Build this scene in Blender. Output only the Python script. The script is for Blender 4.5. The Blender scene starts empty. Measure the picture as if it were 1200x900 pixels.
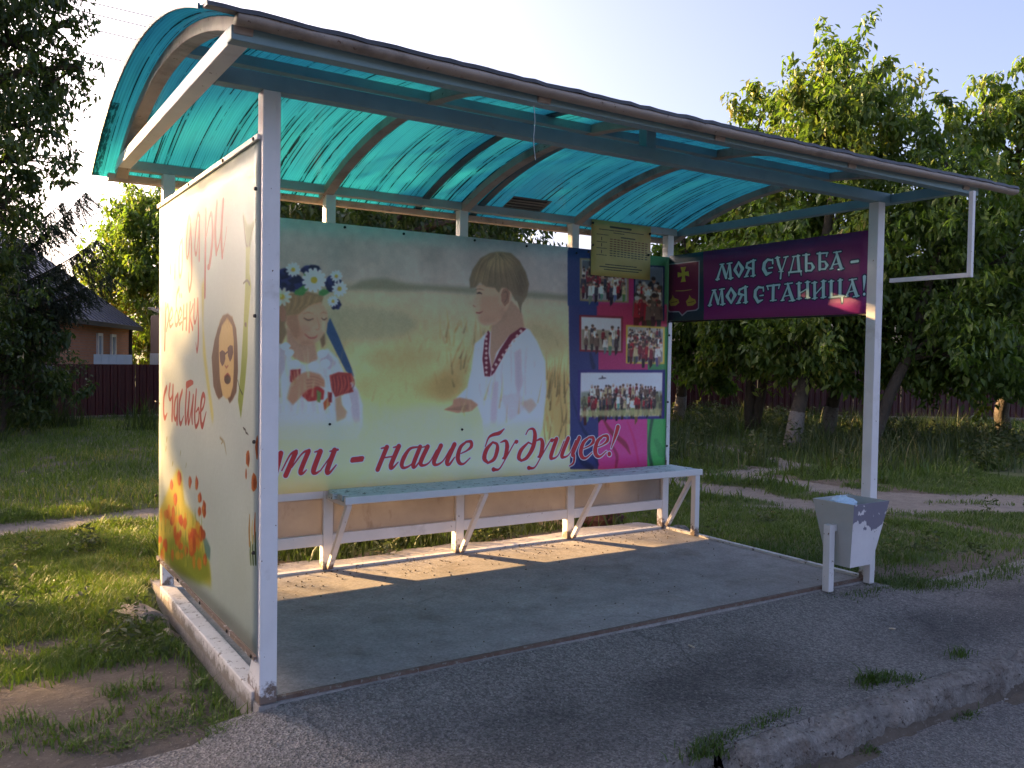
import bpy, math, random
import numpy as np
from mathutils import Vector, Matrix

# ------------------------------------------------------------------ camera, world, sun, exposure
scene = bpy.context.scene
COL = scene.collection
R = math.radians
SUN_EL, SUN_AZ = R(14.0), math.atan2(-0.527, 0.85)        # low evening sun, behind the shelter and to its left

cam = bpy.data.cameras.new('camera'); camo = bpy.data.objects.new('camera', cam); COL.objects.link(camo)
cam.sensor_width = 36.0; cam.lens = 36.0*1009.05/1200.0
cam.clip_start = 0.05; cam.clip_end = 2000
_yaw, _pit, _rol = 0.573764, -0.031011, 0.015660
_f = Vector((math.sin(_yaw)*math.cos(_pit), math.cos(_yaw)*math.cos(_pit), math.sin(_pit)))
_r = Vector((math.cos(_yaw), -math.sin(_yaw), 0)); _u = _r.cross(_f)
_c, _s = math.cos(_rol), math.sin(_rol)
_r, _u = _r*_c+_u*_s, _u*_c-_r*_s
camo.matrix_world = Matrix(((_r.x, _u.x, -_f.x, -0.94429), (_r.y, _u.y, -_f.y, -3.08412), (_r.z, _u.z, -_f.z, 1.26703), (0, 0, 0, 1)))
scene.camera = camo

world = bpy.data.worlds.new('World'); scene.world = world; world.use_nodes = True
_nt = world.node_tree
_bg = _nt.nodes['Background']; _sky = _nt.nodes.new('ShaderNodeTexSky')
_sky.sky_type = 'NISHITA'; _sky.sun_disc = False
_sky.sun_elevation = SUN_EL; _sky.sun_rotation = SUN_AZ
_sky.air_density = 0.5; _sky.dust_density = 6.0; _sky.ozone_density = 2.4
_nt.links.new(_sky.outputs[0], _bg.inputs[0]); _bg.inputs[1].default_value = 0.15

sl = bpy.data.lights.new('sun', 'SUN'); sl.energy = 5.0; sl.angle = R(0.53); sl.color = (1.0, 0.72, 0.36)
so = bpy.data.objects.new('sun', sl); COL.objects.link(so)
_d = Vector((math.sin(SUN_AZ)*math.cos(SUN_EL), math.cos(SUN_AZ)*math.cos(SUN_EL), math.sin(SUN_EL)))
so.rotation_euler = _d.to_track_quat('Z', 'Y').to_euler(); so.location = _d*60

scene.view_settings.view_transform = 'Standard'; scene.view_settings.look = 'None'
scene.view_settings.exposure = 2.3; scene.view_settings.gamma = 1.0
scene.view_settings.use_white_balance = True; scene.view_settings.white_balance_temperature = 7900; scene.view_settings.white_balance_tint = 20
scene.cycles.max_bounces = 8; scene.cycles.transmission_bounces = 6; scene.cycles.transparent_max_bounces = 8
scene.cycles.sample_clamp_indirect = 6.0

# ------------------------------------------------------------------ helpers: materials
def srgb(r, g, b):
    return tuple((v/255/12.92 if v/255 <= .04045 else ((v/255+.055)/1.055)**2.4) for v in (r, g, b))
def new_mat(name):
    m = bpy.data.materials.new(name); m.use_nodes = True
    nt = m.node_tree; b = nt.nodes['Principled BSDF']
    return m, nt, b
def noise(nt, scale, detail=4, rough=.6, vec=None, stretch=None, coord='Object'):
    n = nt.nodes.new('ShaderNodeTexNoise'); n.inputs['Scale'].default_value = scale
    n.inputs['Detail'].default_value = detail; n.inputs['Roughness'].default_value = rough
    if vec is None:
        tc = nt.nodes.new('ShaderNodeTexCoord'); vec = tc.outputs[coord]
    if stretch:
        mp = nt.nodes.new('ShaderNodeMapping'); mp.inputs['Scale'].default_value = stretch
        nt.links.new(vec, mp.inputs['Vector']); vec = mp.outputs[0]
    nt.links.new(vec, n.inputs['Vector'])
    return n.outputs['Fac']
def ramp(nt, fac, stops):
    r = nt.nodes.new('ShaderNodeValToRGB'); e = r.color_ramp.elements
    while len(e) < len(stops): e.new(0.5)
    for k, (p, c) in enumerate(stops):
        e[k].position = p; e[k].color = (c[0], c[1], c[2], 1) if hasattr(c, '__len__') else (c, c, c, 1)
    nt.links.new(fac, r.inputs[0]); return r.outputs[0]
def mix(nt, fac, a, b, mode='MIX'):
    m = nt.nodes.new('ShaderNodeMix'); m.data_type = 'RGBA'; m.blend_type = mode
    for sock, v in ((m.inputs[0], fac), (m.inputs[6], a), (m.inputs[7], b)):
        if hasattr(v, 'is_output'): nt.links.new(v, sock)
        elif hasattr(v, '__len__'): sock.default_value = (v[0], v[1], v[2], 1)
        else: sock.default_value = v
    return m.outputs[2]
def math_(nt, op, a, b=None, clamp=False):
    m = nt.nodes.new('ShaderNodeMath'); m.operation = op; m.use_clamp = clamp
    for sock, v in ((m.inputs[0], a), (m.inputs[1], b)):
        if v is None: continue
        if hasattr(v, 'is_output'): nt.links.new(v, sock)
        else: sock.default_value = v
    return m.outputs[0]
def bump(nt, b, height, strength=.3, dist=.01):
    n = nt.nodes.new('ShaderNodeBump'); n.inputs['Strength'].default_value = strength; n.inputs['Distance'].default_value = dist
    nt.links.new(height, n.inputs['Height']); nt.links.new(n.outputs[0], b.inputs['Normal'])
def mat(name, c1, c2=None, scale=6, rough=.6, bmp=.15, bscale=60, bdist=.004, specks=None, stretch=None, metal=0, dirt=None):
    """two-tone noisy surface with fine relief, optional specks (rust, chips) and broad dirt"""
    m, nt, b = new_mat(name)
    c2 = c2 or tuple(v*.8 for v in c1)
    col = mix(nt, ramp(nt, noise(nt, scale, 5, stretch=stretch), [(.3, 0.), (.7, 1.)]), c1, c2)
    if dirt:
        col = mix(nt, ramp(nt, noise(nt, dirt[1], 6, .7), [(dirt[2], 0.), (min(1, dirt[2]+.22), 1.)]), col, dirt[0])
    if specks:
        col = mix(nt, ramp(nt, noise(nt, specks[1], 3, .7), [(specks[2], 0.), (specks[2]+.03, 1.)]), col, specks[0])
    nt.links.new(col, b.inputs['Base Color']); b.inputs['Roughness'].default_value = rough; b.inputs['Metallic'].default_value = metal
    if bmp: bump(nt, b, noise(nt, bscale, 4), bmp, bdist)
    return m

# ------------------------------------------------------------------ helpers: objects
def tag(o, label=None, cat=None, group=None, kind=None):
    if label: o['label'] = label
    if cat: o['category'] = cat
    if group: o['group'] = group
    if kind: o['kind'] = kind
    return o
def thing(name, label, cat, loc, group=None, rz=0.0):
    o = bpy.data.objects.new(name, None); COL.objects.link(o); o.location = loc; o.rotation_euler = (0, 0, rz)
    o.empty_display_size = .1
    return tag(o, label, cat, group)
def origin(p):
    v = Vector((0, 0, 0))
    while p is not None: v = v+p.location; p = p.parent
    return v
def link_mesh(name, me, mats, parent=None, at=None):
    """vertices are given in world metres; the object's origin is its parent's place, or `at`"""
    o = bpy.data.objects.new(name, me); COL.objects.link(o)
    for m in (mats if isinstance(mats, (list, tuple)) else [mats]): me.materials.append(m)
    if parent is not None:
        v = origin(parent); me.transform(Matrix.Translation(-v)); o.parent = parent
    elif at is not None:
        me.transform(Matrix.Translation(-Vector(at))); o.location = at
    return o
class MB:
    def __init__(s): s.v = []; s.f = []; s.mi = []
    def quad(s, a, b, c, d, mi=0):
        n = len(s.v); s.v += [a, b, c, d]; s.f.append((n, n+1, n+2, n+3)); s.mi.append(mi)
    def hexa(s, p, mi=0):
        """eight corners: bottom ring 0-3 anticlockwise from above, top ring 4-7"""
        n = len(s.v); s.v += [tuple(q) for q in p]
        for f in ((3, 2, 1, 0), (4, 5, 6, 7), (0, 1, 5, 4), (1, 2, 6, 5), (2, 3, 7, 6), (3, 0, 4, 7)):
            s.f.append(tuple(n+i for i in f)); s.mi.append(mi)
    def box(s, x0, x1, y0, y1, z0, z1, mi=0):
        s.hexa([(x0, y0, z0), (x1, y0, z0), (x1, y1, z0), (x0, y1, z0), (x0, y0, z1), (x1, y0, z1), (x1, y1, z1), (x0, y1, z1)], mi)
        return s
    def bar(s, a, b, w, h, up=(0, 0, 1)):
        a = Vector(a); b = Vector(b); d = (b-a).normalized(); r = d.cross(Vector(up)).normalized(); u = r.cross(d)
        q = lambda p, i, j: p+r*(i*w/2)+u*(j*h/2)
        s.hexa([q(a, -1, -1), q(a, 1, -1), q(b, 1, -1), q(b, -1, -1), q(a, -1, 1), q(a, 1, 1), q(b, 1, 1), q(b, -1, 1)])
        return s
    def sweep(s, rings, closed_ends=True):
        n0 = len(s.v); k = len(rings[0])
        for r in rings: s.v += [tuple(p) for p in r]
        for i in range(len(rings)-1):
            for j in range(k):
                a = n0+i*k+j; b = n0+i*k+(j+1) % k
                s.f.append((a, b, b+k, a+k)); s.mi.append(0)
        if closed_ends:
            s.f.append(tuple(n0+j for j in range(k))[::-1]); s.mi.append(0)
            s.f.append(tuple(n0+(len(rings)-1)*k+j for j in range(k))); s.mi.append(0)
        return s
    def tube(s, pts, radii, n=8):
        pts = [Vector(p) for p in pts]
        if not hasattr(radii, '__len__'): radii = [radii]*len(pts)
        rings = []; ref = Vector((.31, .17, .93))
        for i, p in enumerate(pts):
            d = (pts[min(i+1, len(pts)-1)]-pts[max(i-1, 0)]).normalized()
            r = d.cross(ref)
            if r.length < 1e-3: r = d.cross(Vector((1, 0, 0)))
            r.normalize(); u = r.cross(d)
            rings.append([p+(r*math.cos(t)+u*math.sin(t))*radii[i] for t in [2*math.pi*k/n for k in range(n)]])
        return s.sweep(rings)
    def prism(s, poly, axis, a, b):
        """extrude a polygon given in the two other axes along `axis` from a to b"""
        def P(q, t): return (t, q[0], q[1]) if axis == 'x' else ((q[0], t, q[1]) if axis == 'y' else (q[0], q[1], t))
        s.sweep([[P(q, a) for q in poly], [P(q, b) for q in poly]]); return s
    def mesh(s, name, smooth=False, fix=True):
        me = bpy.data.meshes.new(name); me.from_pydata([tuple(p) for p in s.v], [], s.f)
        if any(s.mi): me.polygons.foreach_set('material_index', s.mi)
        if fix:
            import bmesh
            bm = bmesh.new(); bm.from_mesh(me); bmesh.ops.recalc_face_normals(bm, faces=bm.faces); bm.to_mesh(me); bm.free()
        if smooth: me.polygons.foreach_set('use_smooth', [True]*len(me.polygons))
        me.update(); return me
    def build(s, name, mats, parent=None, at=None, smooth=False, bevel=0.0):
        o = link_mesh(name, s.mesh(name, smooth), mats, parent, at)
        if bevel:
            m = o.modifiers.new('bevel', 'BEVEL'); m.width = bevel; m.segments = 2; m.limit_method = 'ANGLE'; m.angle_limit = R(40)
        return o
def hash2(x, y, seed=0):
    return np.modf(np.abs(np.sin(x*12.9898+y*78.233+seed*37.719)*43758.5453))[0]
def vnoise(x, y, cell=1.0, seed=0):
    x = np.asarray(x, float)/cell; y = np.asarray(y, float)/cell
    xi = np.floor(x); yi = np.floor(y); fx = x-xi; fy = y-yi; fx = fx*fx*(3-2*fx); fy = fy*fy*(3-2*fy)
    return (hash2(xi, yi, seed)*(1-fx)+hash2(xi+1, yi, seed)*fx)*(1-fy)+(hash2(xi, yi+1, seed)*(1-fx)+hash2(xi+1, yi+1, seed)*fx)*fy
def sstep(a, b, x):
    t = np.clip((np.asarray(x, float)-a)/(b-a), 0, 1); return t*t*(3-2*t)

# ------------------------------------------------------------------ materials
WHITE = mat('worn_white_paint', (.78, .74, .73), (.68, .65, .64), 5, .5, .2, 90, .003, ((.16, .07, .03), 38, .70), dirt=((.42, .37, .33), 3.0, .60))
def foot_rust(m):      # rust creeping up from the ground
    nt = m.node_tree; b = nt.nodes['Principled BSDF']; old = b.inputs['Base Color'].links[0].from_socket
    tc = nt.nodes.new('ShaderNodeTexCoord'); sp = nt.nodes.new('ShaderNodeSeparateXYZ'); nt.links.new(tc.outputs['Object'], sp.inputs[0])
    v = math_(nt, 'SUBTRACT', noise(nt, 26, 5, .7), math_(nt, 'MULTIPLY', math_(nt, 'ABSOLUTE', sp.outputs[2]), 3.2))
    nt.links.new(mix(nt, ramp(nt, v, [(.28, 0.), (.42, .9)]), old, (.13, .065, .035)), b.inputs['Base Color'])
foot_rust(WHITE)
GREYT = mat('grey_green_paint', (.36, .41, .41), (.30, .35, .35), 5, .5, .15, 90, .003, ((.15, .08, .05), 40, .72), dirt=((.16, .17, .17), 3, .58))
TEALP = mat('blue_green_paint', (.20, .34, .38), (.155, .275, .31), 5, .5, .15, 90, .003, ((.15, .08, .05), 40, .72), dirt=((.16, .2, .2), 3, .58))
BEIGE = mat('weathered_beige_paint', (.38, .31, .265), (.29, .235, .20), 7, .6, .2, 80, .003, ((.13, .07, .045), 30, .66), dirt=((.12, .088, .07), 3.5, .52))
def cracks(m, scale, width, col):
    nt = m.node_tree; b = nt.nodes['Principled BSDF']; old = b.inputs['Base Color'].links[0].from_socket
    tc = nt.nodes.new('ShaderNodeTexCoord'); nz = nt.nodes.new('ShaderNodeTexNoise'); nz.inputs['Scale'].default_value = 3.0; nz.inputs['Detail'].default_value = 6
    nt.links.new(tc.outputs['Object'], nz.inputs['Vector'])
    vm = nt.nodes.new('ShaderNodeMix'); vm.data_type = 'RGBA'; vm.inputs[0].default_value = .22
    nt.links.new(tc.outputs['Object'], vm.inputs[6]); nt.links.new(nz.outputs['Color'], vm.inputs[7])
    v = nt.nodes.new('ShaderNodeTexVoronoi'); v.feature = 'DISTANCE_TO_EDGE'; v.inputs['Scale'].default_value = scale; nt.links.new(vm.outputs[2], v.inputs['Vector'])
    line = ramp(nt, v.outputs['Distance'], [(0, 1.), (width, 0.)]); gate = ramp(nt, noise(nt, .9, 3), [(.52, 0.), (.62, .5)])
    nt.links.new(mix(nt, math_(nt, 'MULTIPLY', line, gate), old, col), b.inputs['Base Color'])
RUST = mat('rusty_steel', (.12, .06, .04), (.17, .115, .09), 30, .8, .4, 120, .004, ((.22, .19, .165), 40, .60))
DARKM = mat('dark_screw_metal', (.03, .028, .026), (.05, .04, .035), 40, .5, 0, metal=.6)
CONC = mat('grey_concrete', (.385, .345, .325), (.295, .266, .248), 1.6, .85, .35, 45, .006, ((.17, .15, .13), 26, .70), dirt=((.24, .20, .17), 2.3, .52))
OLDCONC = mat('crumbling_concrete', (.36, .29, .23), (.25, .20, .165), 9, .9, .9, 26, .025, ((.13, .10, .08), 18, .60), dirt=((.17, .125, .10), 4, .55))
KERBM = mat('weathered_kerb_concrete', (.34, .30, .27), (.22, .185, .16), 26, .9, 1.0, 85, .02, ((.08, .055, .045), 48, .62), dirt=((.15, .105, .085), 5, .5))
SOIL = mat('dry_soil', (.15, .11, .08), (.10, .075, .055), 12, .95, .7, 40, .02)

def asphalt(name, a, b, dust, edges=False):
    m, nt, bs = new_mat(name)
    v = nt.nodes.new('ShaderNodeTexVoronoi'); v.inputs['Scale'].default_value = 105
    tc = nt.nodes.new('ShaderNodeTexCoord'); nt.links.new(tc.outputs['Object'], v.inputs['Vector'])
    sep = nt.nodes.new('ShaderNodeSeparateColor'); nt.links.new(v.outputs['Color'], sep.inputs[0])
    chips = ramp(nt, sep.outputs[0], [(0.955, 0.), (.965, 1.)])
    col = mix(nt, ramp(nt, noise(nt, 1.1, 6, .65), [(.38, 0.), (.62, 1.)]), a, b)
    col = mix(nt, ramp(nt, noise(nt, .55, 5, .7), [(.48, 0.), (.68, 1.)]), col, dust)
    if edges:      # pale dust lies along the slab and the kerb, the worn middle stays dark
        sp = nt.nodes.new('ShaderNodeSeparateXYZ'); nt.links.new(tc.outputs['Object'], sp.inputs[0])
        yy = math_(nt, 'ADD', sp.outputs[1], math_(nt, 'MULTIPLY', math_(nt, 'SUBTRACT', noise(nt, 1.7, 5, .65), .5), .55))
        col = mix(nt, ramp(nt, math_(nt, 'ADD', yy, 1.2), [(.24, .8), (.42, 0.), (.74, 0.), (.98, .85)]), col, dust)
    col = mix(nt, math_(nt, 'MULTIPLY', math_(nt, 'MULTIPLY', chips, ramp(nt, noise(nt, 5, 3), [(.35, .1), (.65, .6)])), 1.0), col, (.27, .25, .23))
    stone = ramp(nt, sep.outputs[1], [(0., .52), (.5, .95), (1., 1.5)]); col = mix(nt, .85, col, stone, 'MULTIPLY')
    col = mix(nt, ramp(nt, noise(nt, 160, 2), [(.40, 0.), (.55, 1.)]), mix(nt, .45, col, (.02, .02, .02)), col)
    nt.links.new(col, bs.inputs['Base Color']); bs.inputs['Roughness'].default_value = .9
    bump(nt, bs, math_(nt, 'ADD', v.outputs['Distance'], noise(nt, 120, 4)), .9, .012)
    return m
ASPH = asphalt('old_asphalt', (.122, .106, .097), (.162, .142, .13), (.28, .246, .222), True)
ROADM = asphalt('dusty_road', (.215, .19, .175), (.25, .22, .20), (.285, .246, .216))

def grain(m, scale, lo, hi):      # worn, gritty face: pores, sand grains and wide foot-worn clouds
    nt = m.node_tree; b = nt.nodes['Principled BSDF']; old = b.inputs['Base Color'].links[0].from_socket
    g = mix(nt, 1.0, old, ramp(nt, noise(nt, scale, 3, .75), [(.30, lo), (.70, hi)]), 'MULTIPLY')
    g = mix(nt, 1.0, g, ramp(nt, noise(nt, 5.5, 6, .7), [(.32, .74), (.68, 1.12)]), 'MULTIPLY')
    g = mix(nt, 1.0, g, ramp(nt, noise(nt, .8, 4, .6), [(.35, .80), (.65, 1.10)]), 'MULTIPLY')
    nt.links.new(g, b.inputs['Base Color'])
grain(CONC, 75, .72, 1.22); grain(KERBM, 60, .7, 1.2)
cracks(CONC, .9, .006, (.09, .08, .07)); cracks(ASPH, 1.1, .008, (.03, .028, .026))
def ground_material():
    m, nt, b = new_mat('verge_ground')
    a = nt.nodes.new('ShaderNodeVertexColor'); a.layer_name = 'cover'
    sp = nt.nodes.new('ShaderNodeSeparateColor'); nt.links.new(a.outputs[0], sp.inputs[0])
    n1 = noise(nt, 9, 6, .7); n2 = noise(nt, 1.3, 5, .6)
    soil = mix(nt, ramp(nt, n1, [(.35, 0.), (.65, 1.)]), (.095, .07, .052), (.145, .11, .085))
    soil = mix(nt, ramp(nt, noise(nt, 60, 3), [(.62, 0.), (.68, 1.)]), soil, (.22, .18, .15))
    turf = mix(nt, ramp(nt, n2, [(.35, 0.), (.65, 1.)]), (.070, .095, .028), (.10, .105, .042))
    path = mix(nt, ramp(nt, n1, [(.3, 0.), (.7, 1.)]), (.26, .225, .20), (.175, .15, .13))
    def edge(ch):
        return ramp(nt, math_(nt, 'ADD', sp.outputs[ch], math_(nt, 'MULTIPLY', math_(nt, 'SUBTRACT', n1, .5), .9)), [(.42, 0.), (.58, 1.)])
    col = mix(nt, edge(0), soil, turf); col = mix(nt, edge(1), col, path)
    nt.links.new(col, b.inputs['Base Color']); b.inputs['Roughness'].default_value = .95
    bump(nt, b, noise(nt, 22, 6, .7), .8, .04)
    return m
GROUND = ground_material()

def leaf_material(name, stops, trans=.45, rough=.45):
    m, nt, b = new_mat(name)
    a = nt.nodes.new('ShaderNodeAttribute'); a.attribute_name = 'tint'
    col = ramp(nt, a.outputs['Fac'], stops)
    nt.links.new(col, b.inputs['Base Color']); b.inputs['Roughness'].default_value = rough
    t = nt.nodes.new('ShaderNodeBsdfTranslucent'); tcol = mix(nt, 1.0, col, (1.15, 1.35, .55), 'MULTIPLY'); nt.links.new(tcol, t.inputs[0])
    mx = nt.nodes.new('ShaderNodeMixShader'); mx.inputs[0].default_value = trans
    nt.links.new(b.outputs[0], mx.inputs[1]); nt.links.new(t.outputs[0], mx.inputs[2])
    nt.links.new(mx.outputs[0], nt.nodes['Material Output'].inputs[0])
    return m
LEAF = leaf_material('maple_leaves', [(0, (.050, .100, .024)), (.5, (.115, .185, .038)), (.88, (.195, .235, .05)), (1, (.28, .25, .06))])
LEAFD = leaf_material('dark_leaves', [(0, (.030, .058, .020)), (.6, (.060, .100, .028)), (1, (.12, .14, .036))], .35)
NEEDLE = leaf_material('spruce_needles', [(0, (.018, .030, .016)), (1, (.040, .055, .026))], .1, .6)
GRASSM = leaf_material('grass_blades', [(0, (.050, .092, .018)), (.5, (.100, .160, .028)), (.85, (.17, .205, .045)), (1, (.30, .25, .10))], .35, .55)
WEEDM = leaf_material('tall_weeds', [(0, (.035, .058, .020)), (.5, (.058, .082, .026)), (.85, (.10, .11, .04)), (1, (.20, .165, .08))], .35, .6)
BARK = mat('grey_brown_bark', (.10, .078, .06), (.06, .047, .037), 14, .95, .9, 30, .03, stretch=(1, 1, .3))
LIME = mat('whitewashed_bark', (.24, .215, .19), (.16, .135, .115), 10, .9, .8, 30, .02, ((.12, .09, .07), 18, .58))

def sheet_material():
    """turquoise twin-wall polycarbonate with dirt caught in its flutes"""
    m, nt, b = new_mat('turquoise_polycarbonate')
    uv = nt.nodes.new('ShaderNodeUVMap'); vec = uv.outputs[0]
    s1 = ramp(nt, noise(nt, 1, 2, .5, vec, (80, .40, 1)), [(.598, 0.), (.612, 1.)])
    s2 = ramp(nt, noise(nt, 1, 2, .5, vec, (110, .9, 1)), [(.56, 0.), (.62, .9)])
    s3 = ramp(nt, noise(nt, 1, 3, .6, vec, (34, .20, 1)), [(.632, 0.), (.644, 1.)])
    brk = ramp(nt, noise(nt, 1, 3, .6, vec, (90, 7, 1)), [(.42, 0.), (.45, 1.)])
    st = math_(nt, 'MAXIMUM', math_(nt, 'MULTIPLY', math_(nt, 'MAXIMUM', s1, s3), brk), math_(nt, 'MULTIPLY', s2, .24))
    uvx = nt.nodes.new('ShaderNodeSeparateXYZ'); nt.links.new(vec, uvx.inputs[0])
    rim = math_(nt, 'MULTIPLY', math_(nt, 'LESS_THAN', uvx.outputs[0], -.312), math_(nt, 'GREATER_THAN', uvx.outputs[1], .62))
    rim = math_(nt, 'MULTIPLY', rim, ramp(nt, noise(nt, 1, 4, .7, vec, (90, 16, 1)), [(.40, 0.), (.52, .85)]))
    st = math_(nt, 'MAXIMUM', st, rim)
    ribs = nt.nodes.new('ShaderNodeTexWave'); ribs.wave_type = 'BANDS'; ribs.bands_direction = 'X'; ribs.inputs['Scale'].default_value = 26
    nt.links.new(vec, ribs.inputs['Vector'])
    base = mix(nt, ramp(nt, noise(nt, 1, 3, .5, vec, (2.2, 1.0, 1)), [(.3, 0.), (.7, 1.)]), (.002, .43, .53), (.008, .56, .60))
    base = mix(nt, math_(nt, 'MULTIPLY', ribs.outputs['Fac'], .42), base, (.002, .30, .36))
    col = mix(nt, math_(nt, 'MULTIPLY', st, .93), base, (.012, .022, .024))
    t = nt.nodes.new('ShaderNodeBsdfTranslucent'); nt.links.new(col, t.inputs[0])
    nt.links.new(mix(nt, 1.0, col, (.35, .45, .45), 'MULTIPLY'), b.inputs['Base Color']); b.inputs['Roughness'].default_value = .22
    mx = nt.nodes.new('ShaderNodeMixShader'); mx.inputs[0].default_value = .80
    nt.links.new(b.outputs[0], mx.inputs[1]); nt.links.new(t.outputs[0], mx.inputs[2]); nt.links.new(mx.outputs[0], nt.nodes['Material Output'].inputs[0])
    return m
SHEET = sheet_material()
JOINT = mat('dark_blue_joint_profile', (.008, .05, .075), (.015, .08, .11), 20, .35, 0)
def lower_sheet_material():
    m, nt, b = new_mat('yellowed_translucent_board')
    col = mix(nt, ramp(nt, noise(nt, 2.2, 6, .65), [(.3, 0.), (.7, 1.)]), (.44, .40, .37), (.31, .275, .25))
    col = mix(nt, ramp(nt, noise(nt, 9, 5, .7, stretch=(1, 1, .4)), [(.58, 0.), (.75, .7)]), col, (.20, .15, .11))
    nt.links.new(col, b.inputs['Base Color']); b.inputs['Roughness'].default_value = .4
    t = nt.nodes.new('ShaderNodeBsdfTranslucent'); nt.links.new(col, t.inputs[0])
    mx = nt.nodes.new('ShaderNodeMixShader'); mx.inputs[0].default_value = .34
    nt.links.new(b.outputs[0], mx.inputs[1]); nt.links.new(t.outputs[0], mx.inputs[2]); nt.links.new(mx.outputs[0], nt.nodes['Material Output'].inputs[0])
    return m
BOARD = lower_sheet_material()

# ------------------------------------------------------------------ printed artwork
class Canvas:
    """a small vector painter for the printed banners: metres in, pixels out"""
    def __init__(self, w, h, ppm):
        self.ppm = ppm; self.W = int(w*ppm); self.H = int(h*ppm); self.h = h
        self.a = np.zeros((self.H, self.W, 3), np.float32)      # row 0 is the bottom row
    def gradient(self, stops):
        v = np.linspace(0, 1, self.H); ks = [s[0] for s in stops]
        for c in range(3): self.a[:, :, c] = np.interp(v, ks, [s[1][c]/255 for s in stops])[:, None]
    def noise(self, amount, cell, seed=0, sx=1.0):
        r = np.random.RandomState(seed)
        gh, gw = int(self.H/cell)+3, int(self.W/(cell*sx))+3
        g = r.uniform(-1, 1, (gh, gw)).astype(np.float32)
        y = np.linspace(0, gh-1.001, self.H); x = np.linspace(0, gw-1.001, self.W)
        yi = y.astype(int); xi = x.astype(int); fy = (y-yi)[:, None]; fx = (x-xi)[None]
        fy = fy*fy*(3-2*fy); fx = fx*fx*(3-2*fx)
        n = (g[yi][:, xi]*(1-fy)*(1-fx)+g[yi+1][:, xi]*fy*(1-fx)+g[yi][:, xi+1]*(1-fy)*fx+g[yi+1][:, xi+1]*fy*fx)
        self.a += n[:, :, None]*amount
    def box(self, pts, pad):
        x0 = max(int(pts[:, 0].min()-pad), 0); x1 = min(int(pts[:, 0].max()+pad)+2, self.W)
        y0 = max(int(pts[:, 1].min()-pad), 0); y1 = min(int(pts[:, 1].max()+pad)+2, self.H)
        return x0, x1, y0, y1
    def put(self, b, m, col, al):
        x0, x1, y0, y1 = b
        m = (m*al)[:, :, None]
        self.a[y0:y1, x0:x1] = self.a[y0:y1, x0:x1]*(1-m)+np.array(col, np.float32)/255*m
    def soften(self, m, r):
        r = int(r)
        if r < 1: return m
        for _ in range(3):
            for ax in (0, 1):
                k = max(1, r//2)
                p = np.pad(m, [(k+1, k) if i == ax else (0, 0) for i in (0, 1)], mode='edge').cumsum(ax)
                n = m.shape[ax]
                m = (np.take(p, range(2*k+1, 2*k+1+n), ax)-np.take(p, range(n), ax))/(2*k+1)
        return m
    def poly(self, pts, col, blur=0, al=1.0):
        p = np.asarray(pts, float)*self.ppm; br = blur*self.ppm
        b = self.box(p, 2*br+1); x0, x1, y0, y1 = b
        if x1 <= x0 or y1 <= y0: return
        S = 2
        X = x0+(np.arange((x1-x0)*S)+.5)/S; Y = y0+(np.arange((y1-y0)*S)+.5)/S
        ins = np.zeros((len(Y), len(X)), bool); n = len(p)
        for i in range(n):
            ax, ay = p[i]; bx, by = p[(i+1) % n]
            if ay == by: continue
            rows = np.nonzero((Y >= min(ay, by)) & (Y < max(ay, by)))[0]
            if len(rows) == 0: continue
            xc = ax+(Y[rows]-ay)*(bx-ax)/(by-ay)
            ins[rows] ^= X[None, :] > xc[:, None]
        m = ins.reshape(y1-y0, S, x1-x0, S).mean((1, 3)).astype(np.float32)
        self.put(b, self.soften(m, br), col, al)
    def ellipse(self, c, rx, ry, col, blur=0, al=1.0):
        t = np.linspace(0, 2*np.pi, 8, endpoint=False)
        self.poly(np.stack([c[0]+rx*np.cos(t), c[1]+ry*np.sin(t)], 1), col, blur, al)
    def curve(self, pts, w):
        p = np.asarray(pts, float); w = np.asarray(w, float)
        if len(p) < 3: return p, w
        q = np.vstack([2*p[0]-p[1], p, 2*p[-1]-p[-2]]); P = []; Wd = []
        for i in range(len(p)-1):
            a, b, c, d = q[i:i+4]
            for t in np.linspace(0, 1, 7)[:-1]:
                P.append(.5*(2*b+(c-a)*t+(2*a-5*b+4*c-d)*t*t+(3*b-a-3*c+d)*t**3)); Wd.append(w[i]*(1-t)+w[i+1]*t)
        return np.array(P+[p[-1]]), np.array(Wd+[w[-1]])
    def stroke(self, pts, w, col, blur=0, al=1.0, smooth=1, grow=0.0, shift=(0, 0)):
        p = np.asarray(pts, float)
        w = np.full(len(p), w[0]) if len(w) == 1 else np.asarray(w, float)
        if smooth: p, w = self.curve(p, w)
        p = (p+np.array(shift))*self.ppm; r = (w*.5+grow)*self.ppm; br = blur*self.ppm
        b = self.box(p, r.max()+2*br+1); x0, x1, y0, y1 = b
        if x1 <= x0 or y1 <= y0: return
        X, Y = np.meshgrid(np.arange(x0, x1)+.5, np.arange(y0, y1)+.5)
        d = np.full(X.shape, 1e9)
        for i in range(len(p)-1):
            v = p[i+1]-p[i]; L = max(v@v, 1e-9)
            t = np.clip(((X-p[i, 0])*v[0]+(Y-p[i, 1])*v[1])/L, 0, 1)
            d = np.minimum(d, np.hypot(X-p[i, 0]-t*v[0], Y-p[i, 1]-t*v[1])-(r[i]+(r[i+1]-r[i])*t))
        m = np.clip(.5-d, 0, 1).astype(np.float32)
        self.put(b, self.soften(m, br), col, al)
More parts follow.
